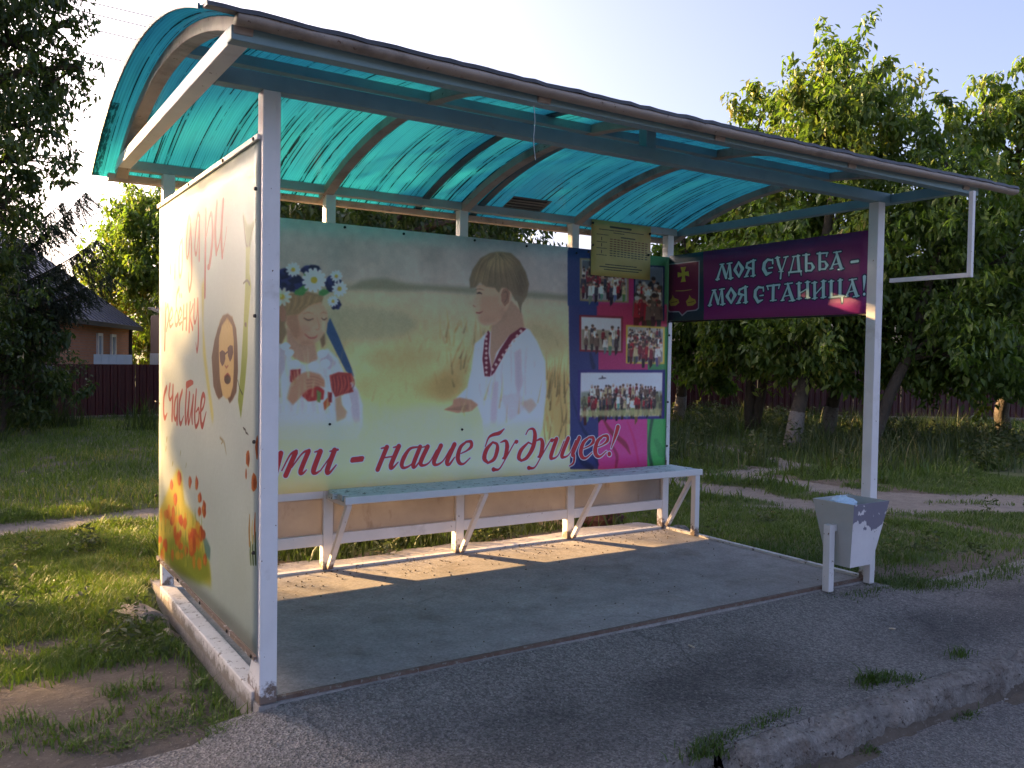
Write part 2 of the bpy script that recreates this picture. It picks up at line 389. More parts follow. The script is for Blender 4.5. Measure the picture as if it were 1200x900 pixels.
    def wheat(self, n, x0, x1, y0, y1, l0, l1, blur, al, pal):
        r = np.random.RandomState(n+int(x0*100)); pal = [((150, 120, 70), (196, 176, 112), (120, 92, 48), (214, 202, 150), (178, 150, 88)), ((70, 52, 28), (170, 138, 82), (140, 104, 54)), ((205, 190, 140), (150, 120, 70), (214, 204, 160))][pal]
        for i in range(n):
            x = r.uniform(x0, x1); y = r.uniform(y0, y1); l = r.uniform(l0, l1)*(1 if pal[0][0] != 150 else 1.4-y)
            self.poly([(x, y), (x+.013, y), (x+r.uniform(-.03, .07), y+l)], pal[r.randint(len(pal))], blur, al*r.uniform(.4, 1))
    def crowd(self, n, rows, hz, size, q):
        q = np.asarray(q, float).reshape(4, 2); r = np.random.RandomState(n*7+rows)
        f = lambda u, v: (q[0]*(1-u)+q[1]*u)*(1-v)+(q[3]*(1-u)+q[2]*u)*v
        H = np.hypot(*(q[3]-q[0]))
        for k in range(rows*2):
            for i in range(int(n*1.25)):
                x, y = f((i+r.uniform(0, 1))/(n*1.25), hz+.02+.5*k*(.62-hz*.5)/rows+r.uniform(-.07, .07)); s = H*size*(1+.1*k)*r.uniform(.62, .95); w = r.uniform(.7, 1.2)
                c = [(140, 30, 36), (176, 168, 164), (60, 44, 44), (156, 142, 108), (108, 28, 36), (50, 46, 56), (190, 184, 176), (90, 70, 60)][r.randint(8)]
                self.poly([(x-s*.15*w, y), (x+s*.15*w, y), (x+s*.19*w, y-s*.52), (x-s*.19*w, y-s*.52)], c)
                d = [v*r.uniform(.3, .7) for v in c]
                self.poly([(x-s*.12, y-s*.5), (x+s*.12, y-s*.5), (x+s*.09, y-s*r.uniform(.7, 1)), (x-s*.09, y-s)], d)
                self.poly([(x+s*.02, y-s*.05), (x+s*.15*w, y-s*.1), (x+s*.1, y-s*.45)], [v*.75 for v in c])
                self.ellipse((x, y+s*.1), s*.1, s*.12, (140, 100, 82)); self.ellipse((x+r.uniform(-.02, .02)*s, y+s*.17), s*.12, s*.08, [(42, 32, 30), (70, 52, 40), (150, 144, 138)][r.randint(3)])
        for _ in range(n*8):
            x, y = f(r.uniform(0, 1), r.uniform(hz, .96)); v = r.uniform(20, 190)
            self.ellipse((x, y), H*r.uniform(.006, .018), H*r.uniform(.008, .03), (v, v*.9, v*.85), 0, .6)
    def draw(self, text):
        lets = []; soft = []
        def flush():
            if not lets: return
            if lets[0][4] == 2 and not soft:       # a slightly soft photographic print under crisp lettering
                soft.append(1)
                for c in range(3): self.a[:, :, c] = self.soften(self.a[:, :, c], 2)
            if lets[0][4] == 2:       # red italic letters with navy rim and white border
                for p, w, c, *_ in lets: self.stroke(p, w, (150, 140, 140), 0, .5, 1, .004, (.005, -.005))
                for p, w, c, *_ in lets: self.stroke(p, w, (206, 190, 200), 0, 1, 1, .0065)
                for p, w, c, *_ in lets: self.stroke(p, w, (60, 40, 70), 0, 1, 1, .0012)
                for p, w, c, *_ in lets: self.stroke(p, w, c)
            else:                     # pale old-style letters with a dark rim
                for p, w, c, *_ in lets: self.stroke(p, w, (22, 34, 60), 0, 1, 0, .0075)
                for p, w, c, *_ in lets: self.stroke(p, w, c, 0, 1, 0)
            lets.clear()
        for ln in text.strip().split('\n'):
            f = ln.split(','); h = f[0].split(); k = h[0]; v = [float(t) for t in h[1:]]
            nums = lambda t: np.array(t.split(), float)/2000
            if k == 'S':
                a = (nums(f[2]).reshape(-1, 2), nums(f[1]), v[:3], v[4]/100, int(v[5]), v[3]/1000)
                if a[4] >= 2: lets.append(a); continue
            flush()
            if k == 'S': self.stroke(a[0], a[1], a[2], a[5], a[3], a[4])
            elif k == 'P': self.poly(nums(f[1]).reshape(-1, 2), v[:3], v[3]/1000, v[4]/100)
            elif k == 'W': self.wheat(int(v[0]), *v[1:9], int(v[9]))
            elif k == 'C': self.crowd(int(v[0]), int(v[1]), v[2], v[3], nums(f[1]))
        flush()
ART_BACK = '''
P 112 108 90 20 80,-542 2244 1802 2388 1964 2404 2074 2470 2212 2504 2410 2522 2556 2492 2762 2474 2954 2476 3566 2478 5314 2462 5316 2386 3566 2400 2954 2408 2528 2376 2130 2370 1884 2356 -542 2182
W 260 0.5 2.62 0.1 1.0 0.05 0.16 0.008 0.35 0
P 160 150 96 50 50,3460 1188 3388 1066 3186 972 2898 922 2586 928 2314 986 2130 1082 2064 1198 2128 1312 2310 1404 2580 1458 2890 1460 3178 1408 3384 1312
P 120 122 100 50 50,2844 1984 2764 1880 2542 1796 2228 1744 1890 1736 1598 1772 1398 1842 1328 1932 1398 2028 1594 2110 1886 2166 2222 2182 2536 2152 2762 2082
P 135 130 100 50 40,5212 1828 5128 1724 4888 1638 4550 1590 4186 1584 3868 1624 3654 1696 3576 1790 3650 1886 3862 1970 4178 2024 4542 2036 4882 2002 5124 1928
P 205 198 150 50 60,2982 498 2890 386 2632 306 2270 276 1882 296 1546 362 1320 460 1240 570 1318 672 1542 750 1876 790 2264 778 2626 718 2886 616
P 208 200 150 50 60,4114 676 4026 532 3774 426 3418 378 3036 396 2704 472 2480 590 2400 730 2476 862 2698 966 3028 1022 3408 1018 3764 948 4020 826
P 212 206 158 50 70,5398 218 5266 110 4904 40 4398 20 3862 54 3400 128 3094 228 2984 336 3090 434 3394 504 3854 534 4388 514 4896 444 5262 338
P 190 180 125 50 60,2294 268 2228 172 2048 106 1790 80 1512 98 1268 156 1104 240 1046 336 1102 426 1266 492 1508 524 1786 512 2044 456 2226 370
P 150 126 78 50 40,3208 1566 3148 1510 2982 1464 2748 1438 2492 1436 2266 1458 2114 1500 2060 1552 2114 1606 2264 1650 2488 1678 2744 1684 2980 1664 3146 1622
P 160 130 75 50 40,3650 1188 3606 1120 3486 1068 3312 1042 3122 1044 2952 1074 2836 1128 2796 1192 2836 1256 2950 1308 3116 1336 3306 1336 3482 1308 3604 1254
P 170 150 95 50 40,2228 1248 2196 1158 2106 1088 1976 1052 1834 1054 1706 1094 1620 1164 1588 1250 1618 1336 1704 1404 1830 1444 1972 1446 2102 1406 2194 1336
P 140 108 62 70 60,3096 1090 3064 1256 3184 1420 3340 1532 3434 1616 3562 1562 3580 1422 3504 1198 3378 1088 3254 1006
P 140 108 62 70 60,4782 1250 4834 1398 5054 1430 5188 1248 5210 306 5004 316 4848 652 4702 716
W 90 1.55 2.1 0.6 1.0 0.06 0.17 0.004 0.6 1
W 130 2.2 2.62 0.08 0.72 0.1 0.26 0.003 0.7 1
P 178 172 178 8 100,672 1792 1096 1754 1186 1644 1262 1510 1416 1474 1544 1588 1676 1666 1810 1542 1894 1362 2060 1182 2124 998 2126 738 2040 584 678 636
S 148 142 156 12 50 1,14 29 12,1086 1458 1074 1262 1116 942
S 204 199 206 12 50 1,14 29 12,1154 1410 1164 1222 1180 940
S 148 142 156 12 50 1,15 30 13,1222 1360 1254 1182 1246 938
S 204 199 206 12 50 1,15 30 12,1292 1312 1278 1142 1312 938
S 148 142 156 12 50 1,16 31 13,1360 1462 1370 1102 1380 936
S 204 199 206 12 50 1,16 31 13,1430 1412 1462 1262 1446 934
S 148 142 156 12 50 1,15 30 13,1500 1362 1486 1220 1514 932
S 204 199 206 12 50 1,16 31 13,1570 1312 1580 1180 1582 932
S 148 142 156 12 50 1,16 31 13,1640 1464 1676 1138 1652 930
S 204 199 206 12 50 1,16 31 13,1712 1414 1700 1098 1720 928
S 148 142 156 12 50 1,16 32 14,1786 1362 1794 1260 1790 928
S 204 199 206 12 50 1,16 32 14,1860 1312 1892 1218 1860 926
S 148 142 156 12 50 1,16 31 13,1930 1466 1918 1178 1930 924
S 204 199 206 12 50 1,16 32 14,2006 1414 2016 1136 2002 922
P 150 144 158 6 80,1110 1706 1186 1608 1162 1410 1088 1262
P 150 144 158 6 80,1572 1514 1676 1616 1784 1490 1704 1412
P 150 144 158 6 80,1922 1312 2060 1156 2092 790 2010 740
P 160 122 102 5 100,1184 1904 1336 1710 1518 1714 1558 1538 1442 1482 1312 1522 1200 1608
P 126 100 74 6 100,982 2140 1094 2194 1230 2276 1434 2306 1622 2272 1598 2182 1448 2150 1334 2046 1198 2016 1164 1928 1188 1830 1134 1706 986 1702
P 178 134 110 5 100,1182 2040 1296 2076 1410 2148 1578 2206 1662 2102 1678 1984 1666 1920 1638 1838 1556 1744 1478 1692 1362 1696 1264 1792 1188 1924
P 150 104 84 30 70,1398 1836 1390 1804 1366 1776 1330 1762 1292 1760 1258 1774 1232 1800 1224 1832 1232 1864 1256 1890 1290 1906 1330 1906 1364 1894 1388 1868
P 196 142 120 20 70,1590 1886 1584 1868 1568 1850 1544 1842 1520 1840 1496 1848 1480 1864 1474 1884 1480 1904 1496 1920 1518 1928 1544 1930 1568 1922 1584 1906
P 188 146 120 20 60,1608 2094 1596 2076 1564 2060 1516 2052 1462 2050 1414 2054 1382 2068 1370 2084 1382 2102 1414 2118 1462 2126 1514 2130 1562 2124 1596 2112
P 140 98 80 20 70,1518 1726 1508 1714 1478 1702 1438 1696 1392 1694 1350 1700 1322 1710 1312 1722 1322 1734 1350 1746 1390 1752 1436 1754 1478 1750 1508 1740
P 206 164 140 12 60,1652 1944 1650 1904 1642 1872 1632 1856 1620 1854 1610 1872 1602 1904 1600 1942 1602 1982 1608 2014 1620 2032 1630 2032 1642 2016 1650 1984
P 150 106 84 8 80,1182 2014 1308 2056 1336 1908 1312 1760 1264 1792 1188 1924
P 138 108 78 6 100,1232 2250 1434 2286 1604 2246 1578 2194 1448 2150 1330 2046 1182 2022 1156 2148
S 172 140 100 2 50 1,8 10 5,1206 2250 1212 2152 1182 2052
S 104 80 58 2 50 1,8 10 5,1248 2252 1246 2154 1212 2062
S 172 140 100 2 50 1,8 10 5,1292 2254 1282 2154 1242 2074
S 104 80 58 2 50 1,8 10 5,1336 2256 1318 2156 1272 2086
S 172 140 100 2 50 1,8 10 5,1378 2258 1354 2158 1304 2096
S 104 80 58 2 50 1,8 10 5,1422 2260 1390 2160 1334 2108
S 172 140 100 2 50 1,8 10 5,1466 2264 1426 2162 1364 2118
S 104 80 58 2 50 1,8 10 5,1510 2266 1462 2162 1394 2130
S 172 140 100 2 50 1,8 10 5,1554 2268 1498 2164 1426 2142
P 150 104 84 2 100,1092 2116 1142 2136 1178 2072 1172 1958 1122 1952 1098 2018
S 64 44 38 0 100 1,8 13 8,1386 2006 1438 1982 1502 2002
S 64 44 38 0 100 1,8 13 8,1598 2014 1630 1994 1662 2016
S 110 80 62 0 70 1,5 10 5,1376 2050 1436 2072 1504 2054
S 110 80 62 0 70 1,5 10 5,1588 2064 1630 2080 1662 2066
S 140 96 78 0 80 1,5 8 10 5,1542 2016 1574 1916 1552 1876 1522 1884
S 140 62 58 0 100 1,8 15 15 8,1400 1822 1452 1782 1518 1784 1548 1810
P 178 120 100 12 60,1470 1888 1464 1870 1448 1856 1426 1848 1400 1848 1378 1854 1362 1868 1356 1884 1362 1902 1376 1916 1400 1924 1424 1926 1448 1918 1464 1906
P 112 84 62 3 100,1582 1766 1638 1842 1648 1716 1610 1666
P 36 66 100 1 100,1662 1844 1674 1958 1704 2018 1808 1810 1918 1568 1988 1414 2010 1332 1906 1402 1784 1618
P 26 30 66 0 100,1424 2406 1396 2370 1336 2330 1270 2352 1256 2372 1250 2416 1284 2452 1340 2452 1396 2452
P 34 40 86 0 100,1370 2352 1360 2316 1298 2278 1246 2302 1192 2322 1214 2368 1248 2392 1298 2398 1358 2400
P 20 24 52 0 100,1286 2348 1260 2308 1220 2288 1162 2286 1108 2316 1120 2356 1170 2404 1216 2418 1258 2394
P 26 30 66 0 100,1238 2394 1222 2358 1182 2324 1114 2346 1082 2360 1066 2408 1112 2446 1180 2446 1226 2440
P 34 40 86 0 100,1306 2448 1274 2416 1218 2380 1160 2374 1104 2410 1120 2460 1156 2484 1220 2516 1256 2476
P 20 24 52 0 100,1372 2452 1334 2412 1300 2394 1248 2384 1200 2414 1200 2462 1240 2510 1294 2498 1338 2484
P 26 30 66 0 100,1594 2564 1572 2538 1544 2522 1502 2526 1458 2544 1468 2564 1490 2578 1542 2588 1578 2584
P 34 40 86 0 100,1576 2536 1560 2512 1514 2492 1464 2498 1448 2518 1434 2540 1464 2556 1514 2556 1556 2558
P 20 24 52 0 100,1500 2532 1486 2510 1452 2496 1414 2490 1374 2514 1384 2536 1414 2562 1452 2566 1498 2552
P 26 30 66 0 100,1466 2556 1472 2532 1424 2516 1376 2522 1344 2534 1342 2556 1376 2584 1424 2590 1466 2572
P 34 40 86 0 100,1494 2584 1498 2564 1454 2548 1416 2544 1394 2566 1378 2588 1406 2604 1456 2610 1486 2602
P 20 24 52 0 100,1572 2588 1542 2566 1514 2558 1474 2556 1428 2566 1446 2590 1462 2616 1514 2618 1564 2606
P 26 30 66 0 100,1856 2420 1850 2392 1808 2370 1768 2368 1728 2392 1750 2430 1764 2470 1808 2476 1830 2460
P 34 40 86 0 100,1830 2378 1810 2338 1778 2334 1748 2334 1724 2354 1710 2388 1746 2424 1782 2418 1808 2414
P 20 24 52 0 100,1764 2374 1772 2348 1726 2318 1684 2320 1658 2348 1652 2388 1682 2408 1726 2420 1760 2406
P 26 30 66 0 100,1756 2416 1724 2386 1698 2358 1656 2372 1640 2388 1632 2428 1654 2462 1700 2474 1746 2452
P 34 40 86 0 100,1776 2458 1752 2420 1728 2408 1690 2402 1672 2436 1654 2468 1682 2502 1728 2516 1764 2486
P 20 24 52 0 100,1842 2462 1812 2426 1782 2402 1738 2400 1726 2436 1708 2476 1734 2500 1778 2522 1826 2496
P 26 30 66 0 100,1844 2180 1832 2158 1810 2152 1792 2144 1766 2164 1768 2190 1790 2208 1812 2218 1826 2204
P 34 40 86 0 100,1824 2154 1816 2126 1794 2120 1772 2128 1754 2140 1752 2162 1770 2174 1794 2186 1814 2172
P 20 24 52 0 100,1800 2152 1786 2130 1764 2124 1742 2114 1720 2134 1724 2162 1740 2176 1762 2184 1780 2170
P 26 30 66 0 100,1774 2178 1762 2150 1748 2136 1726 2152 1710 2164 1700 2188 1722 2210 1746 2214 1772 2196
P 34 40 86 0 100,1788 2204 1782 2180 1764 2162 1736 2168 1720 2188 1724 2212 1734 2234 1762 2242 1780 2230
P 20 24 52 0 100,1826 2206 1820 2180 1796 2174 1770 2178 1748 2188 1754 2214 1766 2230 1794 2244 1818 2228
P 26 30 66 0 100,1274 2500 1266 2478 1240 2456 1206 2458 1174 2480 1190 2508 1202 2522 1240 2526 1268 2524
P 34 40 86 0 100,1250 2470 1238 2444 1212 2430 1178 2438 1140 2450 1150 2478 1174 2494 1212 2500 1252 2494
P 20 24 52 0 100,1218 2468 1190 2446 1162 2438 1128 2426 1098 2450 1112 2476 1120 2500 1164 2500 1188 2492
P 26 30 66 0 100,1170 2494 1180 2474 1138 2466 1100 2460 1080 2478 1076 2498 1106 2522 1138 2522 1164 2510
P 34 40 86 0 100,1216 2524 1190 2498 1166 2490 1120 2494 1094 2506 1094 2530 1126 2548 1162 2560 1192 2546
P 20 24 52 0 100,1258 2526 1242 2508 1214 2492 1182 2494 1142 2510 1148 2530 1176 2554 1216 2554 1252 2552
P 26 30 66 0 100,1216 2348 1198 2334 1174 2318 1142 2322 1130 2332 1120 2352 1146 2374 1172 2376 1202 2364
P 34 40 86 0 100,1182 2324 1180 2300 1154 2300 1126 2296 1106 2310 1110 2328 1126 2346 1154 2352 1172 2344
P 20 24 52 0 100,1144 2322 1148 2302 1120 2290 1090 2292 1068 2306 1070 2326 1092 2338 1118 2350 1142 2338
P 26 30 66 0 100,1130 2344 1122 2322 1100 2314 1068 2320 1046 2328 1054 2352 1076 2366 1098 2364 1116 2362
P 34 40 86 0 100,1162 2370 1142 2348 1118 2336 1094 2344 1076 2356 1068 2372 1092 2390 1118 2396 1148 2384
P 20 24 52 0 100,1188 2370 1174 2348 1156 2342 1134 2344 1116 2354 1112 2376 1128 2390 1154 2400 1178 2390
P 52 112 62 0 100,1408 2298 1372 2262 1332 2260 1278 2268 1272 2290 1288 2324 1332 2326 1374 2318
P 52 112 62 0 100,1428 2336 1416 2314 1384 2302 1346 2302 1312 2330 1350 2356 1382 2378 1434 2368
P 52 112 62 0 100,1690 2312 1654 2286 1618 2270 1566 2278 1564 2306 1576 2330 1616 2346 1672 2342
P 52 112 62 0 100,1490 2494 1478 2464 1434 2446 1382 2456 1388 2488 1382 2516 1432 2528 1482 2518
P 198 196 206 0 100,1272 2550 1310 2536 1346 2544 1346 2564 1310 2568
P 186 184 194 0 100,1270 2542 1294 2510 1326 2500 1338 2516 1312 2538
P 174 172 182 0 100,1264 2538 1266 2496 1286 2470 1304 2480 1296 2512
P 198 196 206 0 100,1258 2536 1236 2500 1238 2466 1258 2464 1270 2496
P 186 184 194 0 100,1250 2538 1212 2518 1196 2488 1212 2476 1238 2498
P 174 172 182 0 100,1246 2544 1204 2546 1174 2528 1180 2510 1214 2516
P 198 196 206 0 100,1246 2552 1214 2576 1180 2576 1174 2556 1204 2542
P 186 184 194 0 100,1250 2558 1238 2596 1210 2614 1194 2600 1212 2572
P 174 172 182 0 100,1258 2560 1268 2602 1256 2632 1236 2628 1234 2594
P 198 196 206 0 100,1264 2560 1296 2590 1304 2624 1284 2630 1264 2602
P 186 184 194 0 100,1270 2556 1312 2566 1336 2590 1326 2606 1292 2592
P 190 140 50 0 100,1282 2550 1280 2540 1274 2532 1264 2526 1254 2526 1244 2530 1238 2538 1236 2546 1238 2556 1244 2566 1254 2570 1264 2570 1274 2568 1280 2560
P 200 190 180 0 100,1148 2234 1198 2216 1242 2226 1242 2252 1196 2258
P 188 178 168 0 100,1144 2224 1172 2180 1212 2164 1228 2186 1198 2216
P 176 166 156 0 100,1136 2218 1130 2166 1154 2128 1178 2138 1172 2180
P 200 190 180 0 100,1126 2218 1090 2176 1086 2132 1110 2126 1132 2166
P 188 178 168 0 100,1118 2224 1064 2210 1036 2176 1050 2156 1090 2176
P 176 166 156 0 100,1114 2232 1066 2252 1022 2240 1022 2216 1066 2208
P 200 190 180 0 100,1118 2242 1090 2286 1050 2302 1034 2282 1064 2250
P 188 178 168 0 100,1126 2248 1130 2302 1108 2338 1084 2330 1090 2286
P 176 166 156 0 100,1136 2250 1172 2290 1176 2334 1152 2342 1130 2302
P 200 190 180 0 100,1144 2244 1198 2258 1228 2292 1212 2312 1170 2292
P 190 140 50 0 100,1160 2236 1158 2222 1150 2212 1138 2206 1124 2204 1112 2210 1104 2220 1102 2232 1104 2244 1112 2256 1124 2262 1138 2262 1150 2258 1158 2248
P 198 196 206 0 100,1830 2364 1874 2348 1914 2358 1914 2380 1874 2384
P 186 184 194 0 100,1828 2356 1856 2320 1892 2308 1904 2328 1876 2352
P 174 172 182 0 100,1822 2350 1824 2306 1846 2276 1868 2286 1858 2322
P 198 196 206 0 100,1814 2348 1790 2310 1792 2272 1814 2270 1828 2306
P 186 184 194 0 100,1806 2352 1764 2330 1744 2296 1762 2284 1794 2308
P 174 172 182 0 100,1802 2358 1756 2362 1720 2342 1728 2322 1766 2326
P 198 196 206 0 100,1802 2366 1766 2392 1726 2394 1720 2372 1756 2358
P 186 184 194 0 100,1806 2372 1792 2414 1760 2436 1744 2420 1764 2390
P 174 172 182 0 100,1814 2376 1826 2420 1812 2454 1790 2450 1788 2412
P 198 196 206 0 100,1822 2376 1858 2408 1866 2444 1844 2452 1822 2420
P 186 184 194 0 100,1828 2370 1876 2380 1904 2408 1890 2426 1854 2410
P 190 140 50 0 100,1842 2364 1840 2354 1832 2344 1822 2338 1810 2338 1800 2342 1792 2350 1790 2362 1792 2372 1800 2382 1810 2386 1822 2388 1832 2382 1840 2374
P 198 196 206 0 100,1786 2508 1820 2496 1850 2504 1850 2520 1820 2524
P 186 184 194 0 100,1784 2502 1804 2474 1834 2466 1842 2480 1820 2500
P 174 172 182 0 100,1780 2498 1780 2464 1798 2440 1814 2448 1808 2476
P 198 196 206 0 100,1772 2496 1754 2466 1756 2438 1774 2436 1784 2464
P 186 184 194 0 100,1768 2498 1734 2482 1720 2456 1732 2446 1756 2464
P 174 172 182 0 100,1764 2504 1728 2506 1700 2490 1706 2474 1736 2480
P 198 196 206 0 100,1764 2510 1736 2530 1706 2532 1700 2514 1728 2502
P 186 184 194 0 100,1768 2516 1756 2548 1732 2564 1718 2552 1734 2528
P 174 172 182 0 100,1772 2518 1782 2552 1772 2578 1754 2576 1752 2546
P 198 196 206 0 100,1780 2518 1806 2542 1814 2572 1796 2578 1780 2552
P 186 184 194 0 100,1784 2514 1820 2522 1842 2544 1832 2556 1804 2544
P 190 140 50 0 100,1794 2508 1792 2500 1788 2494 1780 2490 1770 2488 1762 2492 1756 2498 1754 2506 1756 2514 1762 2522 1770 2526 1778 2526 1786 2524 1792 2516
P 198 196 206 0 100,1748 2214 1780 2202 1806 2210 1806 2226 1778 2230
P 186 184 194 0 100,1746 2208 1766 2182 1792 2174 1800 2188 1780 2206
P 174 172 182 0 100,1742 2204 1742 2172 1760 2152 1774 2158 1768 2184
P 198 196 206 0 100,1736 2204 1718 2176 1720 2148 1736 2148 1746 2174
P 186 184 194 0 100,1730 2206 1700 2190 1686 2166 1698 2158 1720 2174
P 174 172 182 0 100,1728 2210 1694 2214 1668 2200 1674 2184 1702 2188
P 198 196 206 0 100,1728 2216 1702 2236 1674 2236 1668 2222 1694 2210
P 186 184 194 0 100,1730 2220 1720 2252 1698 2266 1686 2256 1700 2234
P 174 172 182 0 100,1736 2224 1744 2256 1734 2280 1718 2276 1718 2250
P 198 196 206 0 100,1742 2222 1766 2246 1774 2272 1758 2278 1742 2256
P 186 184 194 0 100,1746 2220 1780 2226 1800 2246 1790 2258 1764 2248
P 190 140 50 0 100,1756 2214 1754 2206 1750 2200 1742 2196 1734 2196 1726 2200 1720 2206 1718 2212 1720 2220 1726 2228 1732 2230 1742 2232 1748 2228 1754 2222
P 198 196 206 0 100,1528 2446 1594 2422 1652 2438 1652 2472 1594 2478
P 186 184 194 0 100,1526 2436 1570 2386 1628 2372 1644 2404 1598 2436
P 174 172 182 0 100,1518 2428 1532 2362 1576 2324 1604 2346 1580 2396
P 198 196 206 0 100,1508 2424 1488 2358 1508 2304 1542 2310 1546 2368
P 186 184 194 0 100,1498 2426 1448 2374 1440 2316 1472 2306 1504 2356
P 174 172 182 0 100,1490 2430 1422 2406 1386 2358 1410 2334 1460 2366
P 198 196 206 0 100,1484 2438 1414 2446 1362 2420 1370 2388 1428 2394
P 186 184 194 0 100,1484 2450 1428 2488 1370 2486 1362 2454 1414 2432
P 174 172 182 0 100,1490 2458 1460 2518 1408 2544 1386 2518 1422 2474
P 198 196 206 0 100,1498 2464 1502 2534 1470 2580 1438 2566 1448 2510
P 186 184 194 0 100,1508 2466 1544 2528 1540 2584 1504 2586 1486 2530
P 174 172 182 0 100,1518 2464 1580 2504 1602 2558 1574 2574 1530 2532
P 198 196 206 0 100,1526 2456 1598 2466 1644 2504 1626 2534 1570 2514
P 190 140 50 0 100,1546 2448 1542 2432 1530 2418 1516 2408 1498 2408 1482 2414 1470 2426 1466 2442 1470 2460 1482 2474 1496 2482 1514 2482 1530 2476 1542 2464
P 206 170 110 0 100,1136 2246 1132 2236 1124 2226 1112 2220 1100 2220 1088 2224 1080 2232 1076 2242 1078 2254 1088 2262 1098 2268 1112 2268 1124 2264 1132 2256
P 196 192 198 2 100,1276 1610 1258 1580 1234 1562 1194 1576 1164 1590 1180 1624 1194 1652 1232 1646 1260 1638
P 196 192 198 2 100,1236 1684 1210 1652 1182 1642 1150 1636 1116 1666 1124 1696 1148 1714 1180 1728 1214 1708
P 196 192 198 2 100,1354 1486 1330 1452 1298 1442 1254 1446 1234 1468 1238 1498 1254 1518 1296 1528 1328 1518
P 196 192 198 2 100,1566 1462 1552 1432 1516 1420 1484 1424 1448 1448 1454 1480 1476 1498 1516 1506 1554 1488
P 196 192 198 2 100,1674 1604 1654 1572 1622 1556 1586 1556 1554 1586 1548 1616 1576 1638 1620 1650 1662 1634
P 196 192 198 2 100,1708 1490 1700 1462 1662 1438 1626 1442 1604 1472 1592 1504 1620 1528 1662 1538 1698 1518
P 132 36 36 0 100,1232 1410 1352 1422 1346 1286 1264 1236 1228 1286
P 150 44 40 2 100,1380 1212 1496 1286 1640 1172 1628 1070 1446 1048 1372 1112
P 140 52 46 2 100,1700 1350 1812 1388 1976 1376 2018 1286 1954 1260 2006 1156 1896 1132 1774 1094 1722 1210
S 176 82 66 0 70 1,10 16 8,1710 1350 1728 1260 1734 1146
S 112 34 34 0 70 1,10 16 8,1732 1336 1750 1238 1750 1146
S 176 82 66 0 70 1,10 16 8,1754 1324 1772 1214 1766 1146
S 112 34 34 0 70 1,10 16 8,1776 1350 1792 1190 1782 1144
S 176 82 66 0 70 1,10 16 8,1796 1336 1814 1260 1798 1144
S 112 34 34 0 70 1,10 15 8,1818 1324 1836 1236 1814 1144
S 176 82 66 0 70 1,10 16 8,1840 1350 1858 1214 1830 1144
S 112 34 34 0 70 1,10 16 8,1862 1336 1880 1190 1848 1144
S 176 82 66 0 70 1,11 16 8,1884 1324 1900 1260 1864 1144
S 112 34 34 0 70 1,11 16 8,1904 1350 1922 1236 1880 1144
S 176 82 66 0 70 1,11 16 8,1926 1336 1944 1214 1896 1144
S 112 34 34 0 70 1,11 16 8,1948 1324 1966 1190 1912 1144
S 176 82 66 0 70 1,11 16 8,1970 1350 1988 1260 1928 1144
S 112 34 34 0 70 1,11 16 8,1992 1336 2010 1236 1946 1144
S 196 150 120 0 70 1,8,1238 1398 1254 1286
S 196 150 120 0 70 1,8,1278 1398 1294 1286
S 196 150 120 0 70 1,7,1320 1398 1336 1286
P 168 118 94 3 100,1190 1088 1238 1262 1340 1362 1442 1400 1586 1362 1648 1286 1644 1210 1548 1222 1418 1174 1342 1086 1266 1012
S 120 76 60 0 70 1,8 8 5,1418 1336 1522 1332 1632 1286
S 120 76 60 0 70 1,8 8 5,1418 1296 1522 1296 1632 1256
S 120 76 60 0 70 1,8 8 5,1418 1256 1522 1260 1632 1224
S 120 76 60 0 70 1,8 8 5,1418 1216 1522 1226 1632 1194
P 176 130 106 6 100,1774 1082 1870 1126 1952 1028 1900 848 1792 798
P 90 110 60 0 100,1548 1186 1602 1146 1590 1032 1550 1046
S 190 182 180 0 100 1,20 20 15,1652 1312 1668 1158 1688 1032
P 170 70 34 0 100,1628 1032 1694 1108 1714 1006 1642 942
P 120 26 30 0 100,1680 1158 1734 1146 1730 1030 1682 1044
P 210 204 196 3 100,1848 1106 1938 1118 1980 1000 1926 924 1864 1002
W 26 0.45 1.0 0.42 0.75 0.1 0.22 0.004 0.55 2
P 206 194 146 50 75,678 782 2126 790 2154 212 680 298
P 182 175 183 6 100,3818 1904 3736 1818 3656 1760 3612 1422 3552 1198 3394 1064 3442 1016 3604 1014 3718 942 3788 770 3816 400 4638 362 4740 656 4788 1130 4762 1546 4626 1810 4500 1968 4394 1996 4256 1946 3916 1930
S 150 142 158 12 50 1,19 37 16,3722 1704 3700 1422 3766 1082
S 200 195 202 12 50 1,18 36 15,3782 1620 3788 1360 3822 1082
S 150 142 158 12 50 1,19 37 16,3844 1536 3874 1298 3878 1082
S 200 195 202 12 50 1,19 38 16,3906 1452 3882 1236 3936 1082
S 150 142 158 12 50 1,19 37 15,3960 1708 3970 1172 3992 1080
S 200 195 202 12 50 1,19 37 15,4022 1624 4054 1424 4050 1080
S 150 142 158 12 50 1,19 38 16,4086 1540 4062 1362 4108 1080
S 200 195 202 12 50 1,19 37 15,4148 1454 4152 1298 4166 1078
S 150 142 158 12 50 1,19 37 15,4206 1714 4242 1234 4224 1078
S 200 195 202 12 50 1,19 37 15,4268 1628 4250 1170 4282 1078
S 150 142 158 12 50 1,20 40 17,4332 1542 4334 1426 4342 1076
S 200 195 202 12 50 1,20 40 17,4396 1456 4426 1362 4400 1076
S 150 142 158 12 50 1,20 40 17,4454 1718 4434 1298 4460 1076
S 200 195 202 12 50 1,19 38 16,4520 1632 4528 1232 4520 1074
S 150 142 158 12 50 1,20 40 17,4586 1544 4622 1168 4580 1074
S 200 195 202 12 50 1,20 40 17,4652 1456 4624 1428 4642 1074
P 154 146 160 12 80,4262 1656 4364 1716 4408 1250 4342 1076 4286 1252
